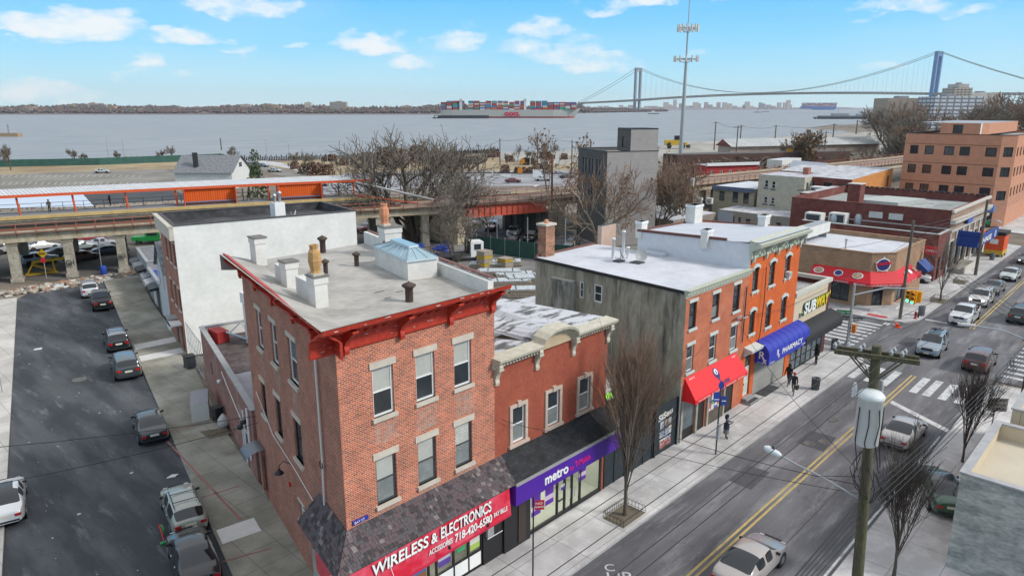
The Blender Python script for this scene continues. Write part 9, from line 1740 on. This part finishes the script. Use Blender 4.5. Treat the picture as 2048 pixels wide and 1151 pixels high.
for k,bxp in enumerate(bx0):
 s=(bxp+35-128)/1855*SL*1.03
 for t in range(hts[k]):
  n_=RR.choices(list(CC),(5,4,3,3,3.5,2,2,1))[0];o=bpy.data.objects.new('shipping_container',base_me[n_]);COL.objects.link(o);o.location=fp((sa.x,sa.y),sdr,s,-2.6,15.4+t*2.6);o.rotation_euler=(0,0,an)
  tag(o,'%s container in the stacks aboard the huge grey-hulled ship'%n_,'container','containers on the grey-hulled ship')
 inner.pbox((sa.x,sa.y),sdr,s-5.2,s+5.2,-37,-2.7,15.4,15.4+hts[k]*2.6-.1,CC[RR.choice(['grey','maroon','blue','green'])])
inner.build('container_stacks',label='solid inner rows of containers behind the outer ones aboard the grey-hulled ship',cat='containers',kind='stuff')
Pb0,Pb1=colpos(1604,219,6000),colpos(1676,219,6000);sh2,sa2,sd2,SL2=ship('','distant blue-hulled container ship under the right half of the bridge',Pb0,Pb1,-1.2,mat('ship_blue_hull',(.04,.14,.40),.6),mat('ship_blue_boot',(.03,.08,.2),.6),10,8,50,26,houses=((.3,),(.75,)),small=True)
inner=MB()
for k in range(14):
 for t in range(10):inner.pbox((sa2.x,sa2.y),sd2,SL2*(.04+k*.066),SL2*(.04+k*.066)+SL2*.06,-48,-2,25+t*3,27.8+t*3,CC[RR.choice(['orange','white','maroon','red','grey','blue'])])
inner.build('container_stacks',label='rows of mostly orange and white containers aboard the distant blue-hulled ship',cat='containers',kind='stuff')
# barge with tug, small boats, pier
def boat(label,px,f,L,hm,hcab,py=230,name='tugboat',barge=False):
 c=colpos(px,py,f);r_=thing(name,(c.x,c.y,-1.2),label=label,cat='boat');m=MB();m.profile((c.x,c.y),LAT,-L/2,L/2,[(-L*.12,-1.2),(L*.0,-1.2),(L*.02,.9 if not barge else 4.0),(-L*.14,.9 if not barge else 4.0)],hm);m.build('hull',r_)
 m=MB();m.pbox((c.x,c.y),LAT,-L*.2,L*.12,-L*.1,-L*.02,.9,.9+hcab,OFFW);m.pbox((c.x,c.y),LAT,-L*.05,L*.0,-L*.08,-L*.04,.9+hcab,.9+hcab*2.1,mat('boat_funnel',(.3,.12,.06),.6));m.build('cabin',r_)
DB_=mat('dark_hull',(.035,.038,.045),.7)
m=MB();c=colpos(922,237.5,1470);m.profile((c.x,c.y),LAT,-54,56,[(-14,-1.2),(0,-1.2),(.5,4.6),(-14.5,4.6)],DB_)
m.build('barge',label='long low black barge alongside the grey-hulled ship',cat='barge')
boat('low dark tug pushing the black barge',873,1460,16,DB_,3);boat('tug with tall cabin below the left bridge tower',1307,2390,36,DB_,8,228);boat('small dark workboat in the channel, left of the pair',1515,3100,30,DB_,6,224);boat('small dark workboat in the channel, right of the pair',1532,3500,34,DB_,6,222)
pr_=thing('pier',(*colpos(1680,238,1390).xy,-1.2),label='long dark pier with grey warship-like vessel beyond the right-hand trees',cat='pier');m=MB();c=colpos(1690,238,1390)
m.pbox((c.x,c.y),LAT,-58,75,-8,0,.6,2.4,DB_)
for k in range(24):m.pbox((c.x,c.y),LAT,-56+k*5.4,-55+k*5.4,-7,-1,-1.3,.7,DB_)
m.build('deck',pr_);m=MB();m.pbox((c.x,c.y),LAT,-45,60,-20,-10,-1.2,5,mat('navy_grey',(.16,.19,.22),.6));m.pbox((c.x,c.y),LAT,-20,12,-18,-12,5,9,GREY);m.pbox((c.x,c.y),LAT,28,48,-18,-12,5,8,GREY);m.tube([(c.x,c.y+14,5),(c.x,c.y+14,20)],.35,GREY,4);m.build('moored_vessel',pr_)
# left-edge mooring and waterfront building
c=colpos(12,273,560);m=MB();m.pbox((c.x,c.y),LAT,-10,9,-6,0,-1.2,1.6,mat('rusty_barge',(.33,.24,.16),.8));m.pbox((c.x,c.y),LAT,0,1,-4,-3,1.6,8,GREY);m.build('dock_float',label='rusty floating dock cut by the left edge',cat='dock')
# apartment and hospital blocks on the far right
WFAC=brick('white_facade_bands',(.60,.61,.62),(.57,.58,.60),(.20,.22,.26),bw=7,bh=3.6,ms=.9,off=0,var=.05)
def vis(label,pxa,pxb,f,z0,z1,m_,dep=30,name='building'):
 a=colpos(pxa,214,f);b=colpos(pxb,214,f);d=unit(b.x-a.x,b.y-a.y);L=(b-a).xy.length;r_=thing(name,(a.x,a.y,z0),label=label,cat='building');m=MB();m.pbox((a.x,a.y),d,0,L,-dep,0,z0,z1,m_,FROOF);m.build('wall',r_);m=MB();m.pbox((a.x,a.y),d,L*.3,L*.5,-dep*.6,-dep*.2,z1,z1+2.2,GREY);m.build('roof_house',r_);return r_
vis('long white office block with banded windows below the right bridge tower',1868,1965,720,0,31,WFAC);vis('taupe block left of the white office block on the hill',1775,1868,760,0,30,mat('taupe_block',(.34,.28,.23),.9,var=.1,vs=.1));vis('stepped concrete apartment tower behind the white office block',1902,1940,1150,0,50,FWIN2);vis('narrow upper stage of the concrete tower crowned with a mast',1912,1932,1152,50,56,FB[2])
vis('low pale building beyond the hilltop trees',1940,2000,1200,0,44,FB[5])
RRs=MB()
for k in range(260):
 t=k/259;x=100+(245-100)*t;y=306+(243-306)*t-18*math.sin(t*PI);RRs.box(x-.15,x+.15,y-.15,y+.15,0,1.6 if k%3 else 2.2,BLACK)
RRs.build('waterfront_railing',label='dark waterfront railing running along the park edge',cat='railing',kind='stuff')
PL_=MB()
for i in range(22):
 for(ya,yb)in((350,354),(364,369)):a=at(10+i*13,ya);b=at(4+i*13,yb);d=unit(b[0]-a[0],b[1]-a[1]);PL_.pbox(a[:2],d,0,math.hypot(b[0]-a[0],b[1]-a[1]),-.08,.08,.01,.02,WHP)
struct('parking_line_marking',PL_)
for i,(px,py,ty)in enumerate(((700,338,305),(745,342,300),(1060,340,312),(1008,344,300),(1088,346,310),(1140,350,318),(640,350,322),(985,352,325),(860,350,318),(820,346,314))):
 x,y,_=at(px,py);rr=pray(px,ty);hh=EYE+rr[2]*math.hypot(x,y)/math.hypot(rr[0],rr[1]);m=MB();m.tube([(x,y,0),(x,y,hh)],[.13,.09],OFFW,5);m.build('lamp_post',label='plain white lamp post standing in the park beyond the tracks',cat='lamp post',group='white posts in the park')
fence('mesh_fence','dark mesh fence line along the road beyond the tracks',[at(640,362)[:2],at(800,351)[:2],at(960,347)[:2],at(1155,349)[:2]],.5,mat('dark_mesh',(.10,.085,.075),.9),sp=6)
for i,(px,py,c)in enumerate(((700,356,(.4,.41,.42)),(760,353,(.05,.05,.06)),(850,352,(.30,.31,.33)),(925,358,(.04,.05,.09)),(1085,362,(.45,.45,.46)),(640,372,(.2,.21,.22)))):
 x,y,_=at(px,py);make_car('sedan',x,y,-.72,c,'small car on the salted road glimpsed through the bare branches',detail=False,z=.03,group='cars on the salted road')
# highway signs: orange work boards beyond the tracks
for i,(px,py)in enumerate(((1045,328),(1103,328),(1040,349),(1157,352))):
 x,y,_=at(px,py+12);m=MB();m.tube([(x,y,0),(x,y,3.2)],.06,GREY,5);d=LAT;m.pbox((x,y),d,-.7,.7,0,.08,2.2,3.8,mat('work_orange',(.62,.22,.02),.6));m.build('work_sign',label='orange roadworks board on a post beyond the tracks',cat='road sign',group='orange roadworks boards')
for i,(px,py)in enumerate(((1075,352),(1012,352))):
 x,y,_=at(px,py+10);m=MB();m.tube([(x,y,0),(x,y,2)],.06,GREY,5);m.pbox((x,y),LAT,-1.4,1.4,0,.06,1.2,3.4 if i==0 else 2.0,WHITE);m.build('board',label=('tall white notice board by the salted road beyond the tracks','low white sign by the round bushes beyond the tracks')[i],cat='sign')
x,y,_=at(1576,340);m=MB();m.tube([(x,y,0),(x,y,6)],.08,GREY,5);m.pbox((x,y),LAT,-1.2,1.2,0,.06,5.4,7.2,YSG);m.build('road_sign',label='small yellow sign beside the elevated track near the brick shed',cat='road sign')
# haze: even thin air round the whole scene
hz=bpy.data.materials.new('haze');hz.use_nodes=True;N=hz.node_tree.nodes;N.clear();o=N.new('ShaderNodeOutputMaterial');v=N.new('ShaderNodeVolumePrincipled');v.inputs['Color'].default_value=(.86,.92,1,1);v.inputs['Density'].default_value=.00004;v.inputs['Anisotropy'].default_value=.2;hz.node_tree.links.new(v.outputs[0],o.inputs['Volume'])
m=MB();m.box(-3500,9500,-4500,9500,-2.4,262,hz);ho_=m.build('haze',kind='stuff',label='thin pale air over the bay')
